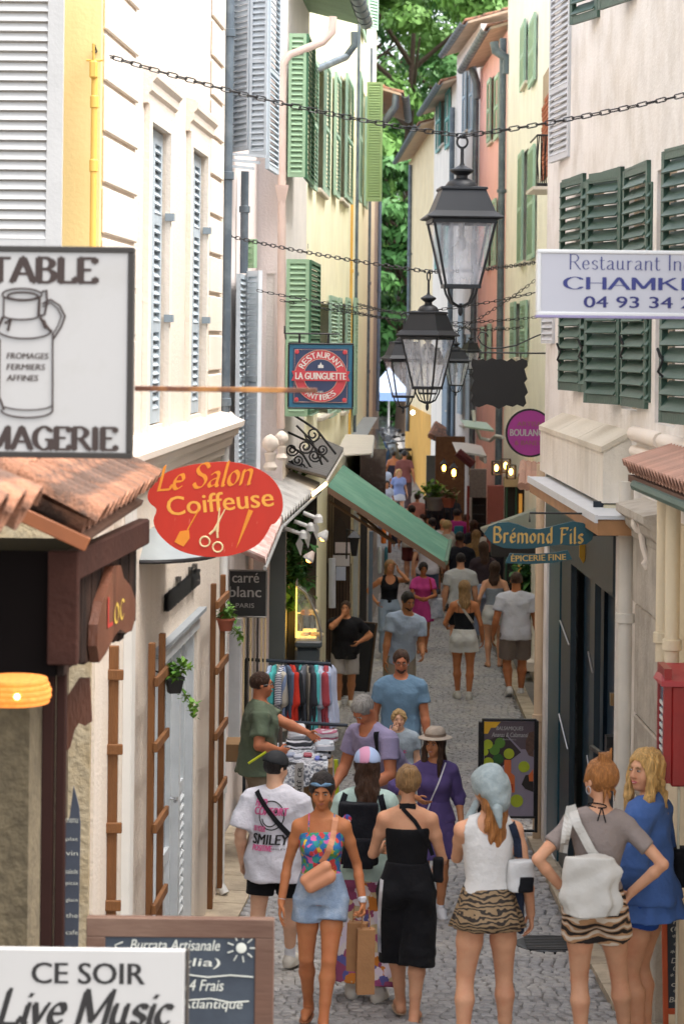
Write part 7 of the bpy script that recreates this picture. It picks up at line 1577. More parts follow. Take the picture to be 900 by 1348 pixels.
def shop_left():
    r = thing('shopfront', at(400, 850, 26), 'dark ground floor shopfront with grey green posts behind the clothes rack', 'shopfront')
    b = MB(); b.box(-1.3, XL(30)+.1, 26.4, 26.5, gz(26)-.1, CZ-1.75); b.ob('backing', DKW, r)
    b = MB(); pbox(b, 352, 700, 376, 1010, 24.3, .5); b.ob('post', GGP, r); b = MB(); pbox(b, 377, 790, 399, 960, 26.0, .35); b.ob('post', mat('post_dark', '#38352d', .6, .12), r)
    for i, (x, c) in enumerate(((318, '#c9b48c'), (323, '#3a3630'), (327, '#c2ac84'), (332, '#8d8270'), (336, '#2f2b27'), (341, '#cdb68c'), (346, '#cbb389'))): b = MB(); pbox(b, x, 812, x+4.6, 1000, 23.2, .05); b.ob('board', mat('board_'+str(c)[1:], c, .7, .12), r)
    b = MB(); pbox(b, 300, 815, 317, 990, 22.4, .1); b.ob('door_frame', GW, r)
    # wood clad bay with arch and notices
    b = MB(); pbox(b, 424, 640, 462, 1000, 33.2, .5); b.ob('bay', mat('bay_dark', '#3f2d20', .7, .2), r)
    for i in range(9): b = MB(); pbox(b, 425+i*4.2, 742, 428.8+i*4.2, 990, 33.15, .03, .002); b.ob('plank', mat('bay_plank', '#5b4432', .7, .2, 5, rnd=.12), r)
    for i in range(5): b = MB(); pbox(b, 424+i*3.2, 645, 426.9+i*3.2, 741, 33.15, .03, .002); b.ob('plank', mat('bay_plank2', '#7d6a50', .7, .15, 5, rnd=.1), r)
    M = PX(447, 742, 33.1); b = MB(M); b.prism([(-9, 0), (9, 0), (9, 40), (6, 54), (0, 61), (-6, 54), (-9, 40)], 0, 3); b.ob('arch', mat('arch_dark', '#2e2018', .7, .2), r); 
    for x0, y0, x1, y1, c in ((441, 714, 461, 728, '#cfc3c6'), (438, 731, 460, 745, '#c7c1c4'), (442, 746, 455, 764, '#b9c0d6')): b = MB(); pbox(b, x0, y0, x1, y1, 33.05, .01, .001); b.ob('notice', mat('paper_'+c[1:], c, .9, .04), r)
    b = MB(); pbox(b, 463, 665, 472, 900, 34.5, .1); b.ob('panel', mat('panel_white2', '#aeb0ac', .6, .1), r); b = MB(); pbox(b, 472, 640, 484, 900, 34.7, .2); b.ob('panel', DKW, r); b = MB(); pbox(b, 484, 700, 491, 860, 36, .15); b.ob('post', mat('post_blue', '#5c6a79', .5, .1), r)
    b = MB(); b.tube([at(437, 735, 32), at(437, 800, 32)], .05, 8); tag(b.ob('umbrella_roll', mat('rolled_white', '#b9bcc6', .8)), label='rolled white paper tube hanging by the notices', cat='roll')
    for px, py, Y in ((466, 717, 30.5), ):
        p = at(px, py, Y); l = thing('wall_lantern', p, 'little unlit black wall lantern beside the notices', 'lantern'); b = MB(Matrix.Translation(p)); b.lathe([(.05, -.15), (.09, .08), (.12, .1), (.03, .18)], 4, ph=.78); b.tube([(0, 0, .18), (-.1, .1, .2), (-.1, .1, -.2)], .012, 5); b.ob('cage', IRON, l)
    # ivy
    pts = [at(random.uniform(377, 399), y, 25.8+random.uniform(0, .2)) for y in np.linspace(668, 800, 60)]; iv = thing('ivy', at(388, 800, 25.9), 'green ivy curtain hanging down the dark shopfront post', 'ivy'); leaves('foliage', DLEAF, pts, .11, 900, iv, .05); s = MB(); [s.tube([at(x, 665, 25.95), at(x+2, 740, 25.9), at(x-1, 800, 25.95)], .008, 5) for x in (381, 388, 395)]; s.ob('stem', mat('stem', '#6f7a3a'), iv, kind='stuff')
    leaves('foliage', LEAF, [at(random.uniform(380, 398), random.uniform(622, 640), 26.6) for _ in range(20)], .1, 120, iv, .04)
shop_left()
def gelato():
    Y = 25.4; r = thing('display_counter', at(415, 870, Y), 'curved glass food display counter lit yellow, behind the man in black', 'display case'); A = lambda x, y, d=0: at(x, y, Y+d)
    b = MB(); x0 = A(398, 0).x; x1 = A(430, 0).x; z = lambda y: A(410, y).z
    b.bbox(x0, x1, Y-.1, Y+.9, z(880), z(852), .03); b.bbox(x0, x1+.03, Y-.14, Y+.9, z(851), z(842), .02); b.ob('base', mat('counter_grey', '#4a5254', .4, .1), r)
    b = MB(); b.bbox(x0+.02, x1-.02, Y+.0, Y+.8, z(879)-.9, z(880), .02); b.ob('plinth', DKW, r)
    b = MB(); b.box(x0+.01, x1-.04, Y+.1, Y+.85, z(842), z(840)); b.box(x0+.01, x1-.12, Y+.3, Y+.85, z(812), z(811)); b.ob('shelf', mat('shelf_lit', '#d8c48a', .5, .1, emit='#ffcf6a', es=.35), r)
    for i in range(7): b = MB(); c = A(401+(i % 4)*6.5, 836 if i < 4 else 806, .2+.1*(i % 2)); b.ball(c, (.05, .05, .035), 8, 6); b.ob('pastry', mat(('food_cream', 'food_brown', 'food_yellow')[i % 3], ('#c9b48c', '#7d5230', '#cfa23a')[i % 3], .7), r)
    b = MB(); n = 9; prof = [(x1+.02, z(842)), (x1+.01, z(830)), (x1-.03, z(812)), (x1-.09, z(795)), (x1-.16, z(780)), (x1-.25, z(772))]
    vs = [(p[0], Y-.05, p[1]) for p in prof]+[(p[0], Y+.88, p[1]) for p in prof]; k = len(prof); b.add(vs+[(x0, Y-.05, prof[-1][1]), (x0, Y-.05, prof[0][1])], [(i, i+1, k+i+1, k+i) for i in range(k-1)]+[(0, 1, 2, 3, 4, 5, 2*k, 2*k+1)]); b.ob('curved_glass', glass('case_glass', (.85, .9, .8), .05, .28), r)
    b = MB(); b.tube([(p[0], Y-.055, p[1]) for p in prof], .014, 6); b.bbox(x0, prof[-1][0], Y-.06, Y+.88, prof[-1][1], prof[-1][1]+.06, .02); b.ob('rim', mat('steel', '#a8a8a8'), r)
    b = MB(); b.box(x0, x0+.01, Y+.0, Y+.85, z(840), z(775)); b.ob('back_light', mat('case_glow', '#e8c860', .6, 0, emit='#ffd060', es=.5), r)
gelato()
def spots():
    for i, (x0, y0, x1, y1) in enumerate(((399, 675, 419, 683), (387, 686, 409, 694), (374, 695, 399, 704))):
        Y = 24.2; r = thing('spotlight_arm', at(x0, y0, Y), ('upper', 'middle', 'lower')[i]+' one of three white spotlight arms under the zigzag canopy', 'spotlight', 'white spotlight arms under the zigzag canopy'); b = MB(); b.tube([at(x0, y0, Y), at(x1, y1, Y)], .022, 8); b.ob('arm', WP, r); b = MB(); p = at(x1, y1, Y); b.lathe([(.05, -.04), (.045, .02), (.02, .05)], 12, Matrix.Translation(p)); b.ob('head', WP, r)
    for i, (x, y) in enumerate(((415, 698), (404, 709), (394, 719))):
        M = PX(x, y, 24.3); b = MB(M); b.prism([(0, 12), (5, 4), (2, -13), (-5, 3)], 0, .6); tag(b.ob('pennant', mat('pennant_white', '#c6c3bb', .8, .08)), label=('upper', 'middle', 'lower')[i]+' one of three white diamond pennants by the spotlights', cat='pennant', group='white diamond pennants')
    for i, (x, y) in enumerate(((425, 706), (407, 734))):
        p = at(x, y, 25.2); r = thing('clip_lamp', p, ('upper', 'lower')[i]+' small clip lamp with an orange lit bulb near the ivy', 'lamp'); b = MB(Matrix.Translation(p) @ Matrix.Rotation(.6, 4, 'Y')); b.lathe([(.02, .08), (.06, .0), (.065, -.03), (.055, -.03), (.03, .04)], 12); b.ob('lamp_shade', WP, r); b = MB(); b.ball(p+Vector((0, -.02, -.02)), .035); b.ob('bulb', mat('orange_bulb', '#ffb060', .5, 0, emit='#ff9a3a', es=5), r)
spots()
def box_sign():
    b = MB(); r = thing('light_box', Vector((.45, 38, CZ-2)), 'dark glossy brown panel box on the left beyond the green awning', 'light box'); a = at(474, 610, 36.5); c = at(497, 570, 45); z0, z1 = at(0, 645, 36.5).z, at(0, 585, 36.5).z
    b.box(a.x, c.x, 36.5, 45, at(0, 650, 38).z, at(0, 580, 38).z); b.ob('panel', mat('gloss_brown', '#3a2c27', .15, .4, 1.2, c2='#8a8078', c2amt=.7, c2s=.8, spec=.7), r); b = MB(); b.add([(a.x-.15, 36.3, z1+.03), (a.x, 36.3, z1+.03), (c.x, 45, at(0, 570, 45).z+.4), (c.x-.6, 45, at(0, 570, 45).z+.4)], [(0, 1, 2, 3)]); b.ob('top', mat('lead_grey', '#8b9094'), r)
    r2 = sheet_canopy('flat_canopy', 'flat pale canopy over the doorway left of the dark panel box', [at(440, 600, 31.5), at(455, 572, 36), at(492, 573, 36), at(489, 597, 31.5)], mat('flat_pale', '#bdb5aa', .8, .1), 3, .005)
    M = PX(503, 668, 34); b = MB(M @ Matrix.Rotation(.6, 4, 'Y')); b.bbox(-12, 12, 0, 2, -8, 8, 1); tag(b.ob('tilted_panel', mat('panel_steel', '#7f858c', .4, .1)), label='tilted grey panel hanging beyond the end of the green awning', cat='panel')
    for i, (x, y, w, h, c) in enumerate(((505, 700, 7, 26, '#c96a2c'), (500, 725, 5, 50, '#c9d2d6'), (508, 725, 5, 44, '#3f6f7a'), (513, 705, 5, 40, '#7d4530'))):
        M = PX(x, y, 40+i*.4); T = SDF([-.15, -.1, -.9], [.15, .1, .2], .02); T.loft([(-h*40/F*.6, w*40/F*.5, .05, 0, 0), (0, w*40/F*.5, .04, 0, 0), (.08, .02, .02, 0, 0)], None, .02, fold=(5, .02)); g = T.mesh('garment', cloth('hang'+c[1:], c)); o = link('hanging_dress', g, None, Matrix.Translation(at(x, y, 40+i*.4))); tag(o, ('orange', 'pale', 'teal', 'rust brown')[i]+' garment hanging outside the far left shop', 'dress')
box_sign()
def aboard():
    Y = 33.6; r = thing('chalkboard', Vector((at(478, 0, Y).x, Y, gz(Y))), 'black pavement chalkboard with thin wooden frame behind the man in black', 'chalkboard'); M = PX(462, 818, Y); b = MB(M @ Matrix.Rotation(R(6), 4, 'Y')); b.bbox(0, 32, 0, 3, -100, 0, 1); b.ob('panel', mat('board_black', '#171614', .6, .2), r); b = MB(M @ Matrix.Rotation(R(6), 4, 'Y')); b.bbox(32, 35, -.5, 3, -103, 2, .6); b.bbox(-3, 0, -.5, 3, -103, 2, .6); b.bbox(0, 32, -.5, 3, 0, 2, .6); b.bbox(0, 32, -.5, 3, -103, -100, .6); b.ob('frame', mat('frame_walnut', '#54412c', .6), r)
aboard()
# ------------------------------------------------------------------ clothes rack and stall
def rack():
    Y = 23.3; g = gz(Y); r = thing('clothes_rack', Vector((at(380, 0, Y).x, Y, g)), 'dark metal clothes rack standing by the left wall, hung with summer clothes', 'clothes rack'); bm = mat('rack_blue', '#1d2530', .4, .1, metal=.3)
    a, c = at(323, 868, Y), at(435, 874, Y); b = MB(); b.tube([a, c], .018, 8); b.ob('top_bar', bm, r)
    for p in (a, c): b = MB(); b.tube([p, Vector((p.x, Y, g+.06))], .016, 8); b.tube([Vector((p.x, Y-.3, g+.05)), Vector((p.x, Y+.3, g+.05))], .016, 8); b.ob('upright', bm, r)
    b = MB(); b.tube([at(370, 950, Y-.6), at(458, 955, Y-.6)], .018, 8); b.ob('lower_bar', bm, r)
    cols_ = [('#a9b8d0', 355), ('#4fb0b0', 361), ('#bdb5a6', 367), ('stripe', 371), ('#8494b4', 375), ('#5a6a80', 379), ('#c93a2c', 385), ('#2a2a2e', 389.5), ('#4fb0b0', 395), ('#6c7078', 400), ('#b9ae9c', 405), ('#3a3d44', 410), ('#58b5b8', 416), ('#aab0c0', 421), ('#8d97b5', 425), ('#a5464e', 430), ('#b4bdd6', 435)]
    for i, (cc, x) in enumerate(cols_):
        Yi = Y+random.uniform(-.05, .05); p = at(x, 873, Yi); p.z -= .03; h = random.uniform(.5, .74) if i != 16 else .62; w = random.uniform(.022, .042)*(1.5 if i in (6, 16, 13) else 1); T = SDF([-.12, -.3, -h-.05], [.12, .3, .06], .014); T.loft([(-h, w*1.35, .22, .012, 0), (-h*.5, w*1.05, .2, 0, 0), (-.06, w, .19, 0, 0), (.01, w*.6, .07, 0, 0)], None, .02, fold=(7, .012)); T.cone((w*.2, -.18, -.07), (w*.5, -.2, -.34), w*.9, w*1.1, .02)
        mm = ramp_mat('stripe_navy', 'wave', [(0, '#2a3358'), (.5, '#d5d5d8')], scale=18, dist=.4) if cc == 'stripe' else cloth('rack'+cc[1:], cc); T.ripple(.003, (40, 30, 10), i)
        o = thing('hanging_garment', p, {0: 'pale blue shirt, leftmost on the clothes rack', 1: 'turquoise top, second from the left on the clothes rack', 2: 'beige top between turquoise and striped ones on the rack', 3: 'navy and white striped top on the clothes rack', 4: 'mid blue top just right of the striped one', 5: 'slate blue top just left of the red garment', 6: 'bright red garment in the middle of the clothes rack', 7: 'black garment just right of the red one', 8: 'turquoise top right of the black garment', 9: 'grey top right of the middle turquoise one', 10: 'sand coloured long garment on the clothes rack', 11: 'charcoal garment left of the right hand turquoise top', 12: 'turquoise top farthest right on the clothes rack', 13: 'pale grey blue flared garment near the right upright', 14: 'lavender blue garment behind the right upright', 15: 'thin dark red garment by the right upright', 16: 'long pale blue dress, rightmost on the clothes rack'}[i], 'garment', 'clothes on the dark rack')
        link('garment', T.mesh('garment', mm), o); o.rotation_euler = (0, random.uniform(-.07, .07), random.uniform(-.3, .3)); b = MB(Matrix.Translation(p)); b.tube([(0, -.16, -.04), (0, 0, .015), (0, 0, .05), (0, .015, .06)], .004, 4); b.tube([(0, .16, -.04), (0, 0, .015)], .004, 4); b.ob('hanger', bm, o)
rack()
def stall():
    Y = 20.6; g = gz(Y); x0, x1 = at(368, 0, Y).x, at(440, 0, Y).x; zt = at(0, 1005, Y).z; r = thing('stall_table', Vector(((x0+x1)/2, Y, g)), 'market stall table under a shiny silver and white cloth', 'table'); b = MB(); b.bbox(x0, x1, Y, Y+1.1, zt-.03, zt, .01); b.ob('table_top', mat('tabletop_wood', '#8a7355', .7), r)
    for x in (x0+.04, x1-.04):
        for y in (Y+.05, Y+1.05): b = MB(); b.tube([(x, y, g), (x, y, zt-.03)], .016, 6); b.ob('leg', bmk, r)
    T = MB(); n = 14; vs = []
    for j in range(n+1):
        for i in range(n+1): vs.append((x0-.02+(x1-x0+.04)*i/n, Y-.02+1.14*j/n, zt+.012+random.uniform(0, .012)))
    for i in range(n+1): vs.append((x0-.02+(x1-x0+.04)*i/n, Y-.05+.015*math.sin(i*1.7), zt-.17+.02*math.sin(i*2.1)))
    T.add(vs, [(j*(n+1)+i, j*(n+1)+i+1, (j+1)*(n+1)+i+1, (j+1)*(n+1)+i) for j in range(n) for i in range(n)]+[((n+1)**2+i, (n+1)**2+i+1, i+1, i) for i in range(n)]); T.ob('stall_cloth', ramp_mat('silver_cloth', 'noise', [(0, '#5d6470'), (.42, '#a3a7b0'), (.5, '#e2e3e6'), (.6, '#8f94a0')], .35, 26), label='crinkled silver white cloth covering the stall table', cat='tablecloth')
    for i, (px0, py0, px1, py1, dy, c, l) in enumerate(((375, 975, 412, 990, .75, '#2d3036', 'folded dark garments stacked on the stall table'), (378, 958, 402, 976, .8, '#c9cace', 'folded white garments on top of the dark stack'), (412, 965, 445, 976, .95, '#b9b3b8', 'pale folded cloths at the back of the stall table'), (414, 980, 440, 990, .55, '#aeb4be', 'low grey tray of small goods on the stall table'))):
        T = SDF(at(px0, py1, Y+dy)-Vector((.05, .03, .03)), at(px1, py0, Y+dy)+Vector((.05, .35, .03)), .013); a = at(px0, py1, Y+dy); c_ = at(px1, py0, Y+dy); cx = (a.x+c_.x)/2; T.loft([(a.z, (c_.x-a.x)/2, .13, cx, Y+dy+.15), (c_.z, (c_.x-a.x)/2*.92, .12, cx, Y+dy+.15)], None, .01, e=5); T.ripple(.008, (20, 20, 160), i); o = link('folded_clothes', T.mesh('folded_clothes', ramp_mat('fold'+c[1:], 'wave', [(0, c), (.75, '#e0e0e4' if i != 2 else '#a05a70')], scale=6)), None); tag(o, l, 'clothes')
    for i, (px, py, c) in enumerate(((372, 1000, '#c96a2c'), (392, 998, '#d8dbe6'), (405, 1003, '#b04a5a'), (420, 997, '#6d7bd0'), (430, 1001, '#4a4a52'), (383, 992, '#a9b2c9'), (425, 990, '#c0c4cc'))):
        b = MB(); p = at(px, py, Y+.25+.08*(i % 3)); b.bbox(p.x-.04, p.x+.04, p.y-.05, p.y+.05, zt+.02, zt+.05, .01); tag(b.ob('trinket', mat('trinket'+c[1:], c, .4)), label=('orange', 'white', 'dark red', 'violet', 'black', 'pale blue', 'silver')[i]+' packet of trinkets laid on the silver cloth', cat='packet', group='packets on the stall')
    b = MB(); pbox(b, 374, 1010, 438, 1110, Y+.1, .6); tag(b.ob('cardboard_box', mat('cardboard', '#8a6c4a', .85, .1, 3)), label='big brown cardboard box under the stall table', cat='box')
    M = PX(388, 1004, Y-.12); b = MB(M); b.bbox(0, 12, 0, .6, -50, 0, .1); s = b.ob('banner_strip', WHT, None, label='narrow white banner with vertical black capitals hanging off the stall', cat='banner')
    b = MB(M @ Matrix.Translation((9.5, -.3, -46)) @ Matrix.Rotation(R(-90), 4, 'Y')); lettering(b, 'CRÉÉ CR', 0, 40, 0, 7, 0, 0, .3); b.ob('lettering', INK, s, kind='stuff')
    b = MB(); b.tube([at(442, 1000, Y-.1), at(444, 1060, Y-.1)], .02, 6); tag(b.ob('yellow_tube', mat('neon_yellow', '#b9c42a', .5)), label='neon yellow plastic tube at the right side of the stall', cat='tube'); b = MB(); b.tube([at(327, 1005, 20.0), at(350, 990, 20.0)], .012, 6); tag(b.ob('yellow_tube', mat('neon_yellow', '#b9c42a', .5)), label='neon yellow tube sticking out behind the black cap', cat='tube')
    b = MB(); pbox(b, 296, 980, 318, 1003, 21.6, .4); tag(b.ob('cardboard_box', MATS['cardboard']), label='small cardboard box behind the vendor in green', cat='box')
    for x, l in ((362, 'left'), (369, 'right')): b = MB(); b.tube([at(x, 955, 21.2), at(x+1, 1010, 21.2)], .02, 6); tag(b.ob('stall_post', mat('post_taupe', '#5f5148', .6)), label=l+' one of two slim taupe posts beside the vendor', cat='post')
bmk = mat('rack_blue', '#1d2530', .4, .1, metal=.3)
stall()
# ------------------------------------------------------------------ right-hand shops beyond the corner
def shops_right():
    r = thing('shopfront', Vector((3.0, 44, gz(44))), 'green shopfront below the pink house with lit doorway', 'shopfront'); GR = mat('shop_green', '#24513c', .5, .12, 2)
    b = MB(); pbox(b, 663, 640, 708, 820, 38.0, .25); b.ob('front', DKW, r)
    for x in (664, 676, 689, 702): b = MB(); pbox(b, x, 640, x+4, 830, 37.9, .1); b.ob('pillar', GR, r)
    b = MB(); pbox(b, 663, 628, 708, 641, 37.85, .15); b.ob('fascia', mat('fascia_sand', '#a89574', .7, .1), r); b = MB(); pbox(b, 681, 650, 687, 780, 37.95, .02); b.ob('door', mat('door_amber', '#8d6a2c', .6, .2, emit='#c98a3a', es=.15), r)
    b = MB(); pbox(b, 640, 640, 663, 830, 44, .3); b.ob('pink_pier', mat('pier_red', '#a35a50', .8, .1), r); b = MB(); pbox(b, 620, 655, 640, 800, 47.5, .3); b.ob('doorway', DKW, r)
    for k in range(8): b = MB(); pbox(b, 622, 665+k*12, 638, 667+k*12, 47.4, .05); b.ob('louvre', IRON, r)
    b = MB(); pbox(b, 613, 640, 617.5, 800, 47.3, .2); b.ob('red_post', mat('post_red', '#7d2f28', .6, .1), r); b = MB(); pbox(b, 618, 618, 640, 655, 47.3, .25); b.ob('grille', mat('grey_stone2', '#77706a', .8, .3, 20), r)
    # canopies
    def dome(px0, px1, py0, py1, Y, label, m_):
        q = thing('shell_canopy', at(px0, py1, Y), label, 'canopy'); b = MB(); n = 10; vs = []
        for k in range(n+1): t = k/n; a = at(px0+(px1-px0)*t, py0+(py1-py0)*(t**2), Y); vs += [a, a+Vector((.0, 1.6, .12)), a-Vector((0, 0, .04))]
        b.add(vs, [(3*k, 3*k+3, 3*k+4, 3*k+1) for k in range(n)]+[(3*k+2, 3*k+5, 3*k+3, 3*k) for k in range(n)]); b.ob('shell', m_, q, smooth=True); c = MB(); e = at(px0, py1+4, Y); f = at(px1, py1+10, Y); c.box(f.x-.05, f.x, Y, Y+1.6, f.z, at(px1, py1, Y).z); c.ob('side', m_, q)
    WC = mat('canopy_white', '#c3c3c3', .5, .08)
    dome(600, 640, 595, 600, 44, 'white curved shell canopy over the dark doorway', WC)
    b = MB(); b.tube([at(602, 585+10, 43.8), at(622, 612, 43.8)], .09, 8); tag(b.ob('rolled_awning', mat('awning_wine', '#5a1f24', .7)), label='rolled dark red awning under the white shell canopy', cat='awning')
    b = MB(); a = at(612, 561, 42); c = at(650, 566, 39); b.add([a, c, at(640, 556, 42.5), at(605, 552, 44)], [(0, 1, 2, 3)]); b.add([at(612, 563, 42), at(650, 569, 39), c, a], [(0, 1, 2, 3)]); tag(b.ob('flat_canopy', mat('canopy_seagreen', '#9fb5ad', .6)), label='flat pale canopy above the three wall lamps', cat='canopy')
    q = thing('tile_canopy', at(575, 570, 58), 'short terracotta tile canopy below the steel blue shutters', 'canopy')
    for i in range(9):
        b = MB(); p0 = at(566+i*3.2, 574+i*1.6, 57); p1 = at(574+i*3.0, 557+i*1.9, 59); b.tube([p0, p1], [.075, .06], 6); b.ob('roof_tile', TILE, q)
    q = thing('tile_canopy', at(695, 640, 27), 'pink clay tile canopy just left of the white metal canopy edge', 'canopy')
    for i in range(5):
        for j in range(2): b = MB(); p0 = at(686+i*8, 640-j*13+i*1, 26.5+j*.5); p1 = at(688+i*7, 622-j*13+i, 27.1+j*.5); b.tube([p0, p1], [.05, .042], 7); b.ob('roof_tile', mat('pink_tile', '#b98d78'), q)
    b = MB(); b.add([at(632, 694, 30), at(706, 668, 27), at(722, 690, 27), at(650, 712, 30), at(632, 697, 30), at(706, 671, 27), at(722, 693, 27), at(650, 715, 30)], [(3, 2, 1, 0), (4, 5, 6, 7), (0, 1, 5, 4), (1, 2, 6, 5), (2, 3, 7, 6), (3, 0, 4, 7)]); tag(b.ob('white_awning', mat('awning_white', '#dcd9d2', .8, .06)), label='white fabric awning half hidden behind the teal grocery sign', cat='awning')
    b = MB(); b.box(at(655, 0, 31).x, 3.4, 31, 31.3, CZ-2.9, CZ-2.45); tag(b.ob('shop_lintel', DKW), label='dark lintel under the white fabric awning', cat='lintel')
    # lamps
    GL = mat('flame_glow', '#ffc870', .5, 0, emit='#ffb347', es=7)
    for i, (px, py, Y, w) in enumerate(((584, 615, 52, 6), (597, 621, 50, 7))):
        p = at(px, py, Y); k = w*Y/F; l = thing('wall_lantern', p, ('left', 'right')[i]+' lit black wall lantern in the far brick doorway', 'lantern'); b = MB(Matrix.Translation(p)); b.lathe([(k*1.1, k*.75), (k*.2, k*1.6), (.01, k*2)], 4, ph=.78); b.lathe([(k*.5, -k*1.4), (k*.2, -k*1.1)], 4, ph=.78); [b.tube([(sx*k*.35, sy*k*.35, -k*1.1), (sx*k*.75, sy*k*.75, k*.75)], .012, 4) for sx in (-1, 1) for sy in (-1, 1)]; b.ob('cage', IRON, l); b = MB(Matrix.Translation(p)); b.ball((0, 0, -k*.2), (k*.38, k*.38, k*.7)); b.ob('bulb', GL, l)
    for i, (px, py, Y) in enumerate(((653, 616, 36.5), (665, 613, 37), (672, 621, 36))):
        p = at(px, py, Y); k = 5.6*Y/F; l = thing('box_lamp', p, ('left', 'middle', 'right')[i]+' one of three lit box lamps beside the pink pier', 'lamp', 'box lamps beside the pink pier'); b = MB(Matrix.Translation(p)); [b.box(sx*k-.012, sx*k+.012, sy*k-.012, sy*k+.012, -k*1.5, k*1.5) for sx in (-1, 1) for sy in (-1, 1)]; b.box(-k*1.1, k*1.1, -k*1.1, k*1.1, k*1.5, k*1.7); b.box(-k*1.1, k*1.1, -k*1.1, k*1.1, -k*1.7, -k*1.5); b.ob('cage', mat('cage_bronze', '#3a2c1c', .5), l); b = MB(Matrix.Translation(p)); b.ball((0, 0, 0), (k*.45, k*.45, k*.8)); b.ob('bulb', GL, l)
    p = at(543, 543, 70); b = MB(); b.ball(p, .07); tag(b.ob('bright_lamp', mat('white_glow', '#fff6e0', .5, 0, emit='#fff0d0', es=3)), label='small bright white lamp on the ochre house corner', cat='lamp')
    # brick doorway, rails, plants
    b = MB(); pbox(b, 571, 575, 612, 780, 53.5, .3); tag(b.ob('brown_shopfront', mat('brown_brick', '#6a4a2f', .8, .35, 12, .4, 30)), label='brown brick shop recess behind the two lit lanterns', cat='shopfront')
    b = MB(); pbox(b, 560, 600, 573, 700, 58, .2); tag(b.ob('grey_doorway', mat('doorway_grey', '#55534c', .7, .2)), label='grey stone doorway on the ochre house', cat='doorway')
    pot_plant(at(572, 672, 50), .42, mat('pot_grey', '#77736c', .7), 'bright green potted plant on a stand in front of the ochre house'); pot_plant(at(590, 668, 49.5), .3, mat('terracotta', '#8a4b35'), 'smaller plant with pink flowers beside the bright green one', lm=mat('leaf_pinkish', '#6a8a4a', .6, .3, c2='#b05a6a', c2amt=.8, c2s=8))
    b = MB(); 
    for x in range(6): b.tube([at(560+x*8, 655, 50.5), at(560+x*8, 715, 50.5)], .02, 5)
    b.tube([at(558, 655, 50.5), at(602, 655, 50.5)], .025, 5); tag(b.ob('terrace_railing', IRON), label='dark terrace railing behind the potted plants', cat='railing')
    pl = thing('planter', Vector((at(698, 0, 36).x, 36, gz(36))), 'dark green bush in a wooden trough at the right kerb', 'planter'); b = MB(); pbox(b, 683, 855, 708, 874, 35.8, .7, .02); b.ob('trough', mat('trough_wood', '#3f382c', .8, .2), pl); leaves('foliage', DLEAF, [at(random.uniform(688, 708), random.uniform(735, 855), 36+random.uniform(0, .4)) for _ in range(90)], .16, 1300, pl, .09); b = MB(); [b.tube([at(696+x, 856, 36.2), at(694+2*x, 750, 36.2)], .015, 5) for x in (-5, 0, 5)]; b.ob('stem', mat('stem', '#6f7a3a'), pl, kind='stuff')
    b = MB(); pbox(b, 690, 872, 712, 884, 35, .5); tag(b.ob('stone_step', STN), label='stone step below the planter at the right kerb', cat='step')
    b = MB(); b.tube([at(706, 905, 23.5), at(706, 940, 23.5)], .02, 6); tag(b.ob('red_pole', mat('post_red', '#7d2f28')), label='thin dark red pole by the beige pipe', cat='pole')
    c = MB(); c.tube([at(622, 540, 43), at(625, 560, 43), at(632, 577, 43), at(645, 580, 43), at(652, 574, 42.5), at(662, 576, 42)], .035, 8); tag(c.ob('white_cable', WP), label='thick white cable looping across the pink house front', cat='cable')
shops_right()
# ------------------------------------------------------------------ the crowd
T, Sh, Sk = 'top', 'shorts', 'skirt'
def tee(c, sl=.55, hem=-.06, g=.014, **k): return ('top', 'shirt', c, sl, hem, g, k.pop('fl', .06), k.pop('neck', .30), .052, k.pop('slg', .018), .02, k.pop('style', 'tee'), k.pop('rip', .005))
BLK = cloth('black', '#17171a'); WTE = cloth('white', '#cfcdd0'); PNKM = mat('pink_print', '#d0608f', .8, 0)
# 1 --- man in the smiley T-shirt
o = person(364, 989, 16.1, 14, 'm', 'person in white smiley print T-shirt, black shorts and black cap, seen from behind', skin='pale', hair=('short', 'dark'), shoes=('shoe', '#cfc8bb'), socks=.5,
    pose=dict(hy=35, hp=8, w=1.08, fl=(-.07, -.10, .0), fr=(.05, .10, .01), wl=(.16, .02, .50), wr=(.15, .12, .52), tr=0), wear=[('shorts', 'shorts', BLK, .62, .06, .016, .012), ('top', 'shirt', cloth('tee_white', '#cbc8cf'), .85, -.09, .026, .12, .305, .050, .035, .02, 'tee', .008)])
H = o['H']; b = MB(); cx, cz = .01, .735*H
b.prism([(cx+.095*math.cos(t), cz+.1*math.sin(t)) for t in np.linspace(0, 6.283, 33)[:-1]], 0, 0) if 0 else None
def ringm(b, cx, cz, rx, rz, w, a0=0, a1=6.283, n=30):
    vs = []
    for k in range(n+1): a = a0+(a1-a0)*k/n; vs += [(cx+(rx-w)*math.cos(a), 0, cz+(rz-w)*math.sin(a)), (cx+(rx+w)*math.cos(a), 0, cz+(rz+w)*math.sin(a))]
    b.add(vs, [(2*k, 2*k+1, 2*k+3, 2*k+2) for k in range(n)])
ringm(b, cx, cz, .088, .098, .004); ringm(b, cx-.01, cz-.015, .055, .06, .004, 3.3, 6.1); ringm(b, cx-.045, cz+.03, .008, .016, .006); ringm(b, cx+.03, cz+.035, .008, .014, .006); lettering(b, 'SMILEY', -.125, .13, cz-.20, cz-.13, 0, .1, .0025); lettering(b, 'SMILEY', .02, .12, cz-.235, cz-.222, 0, 0)
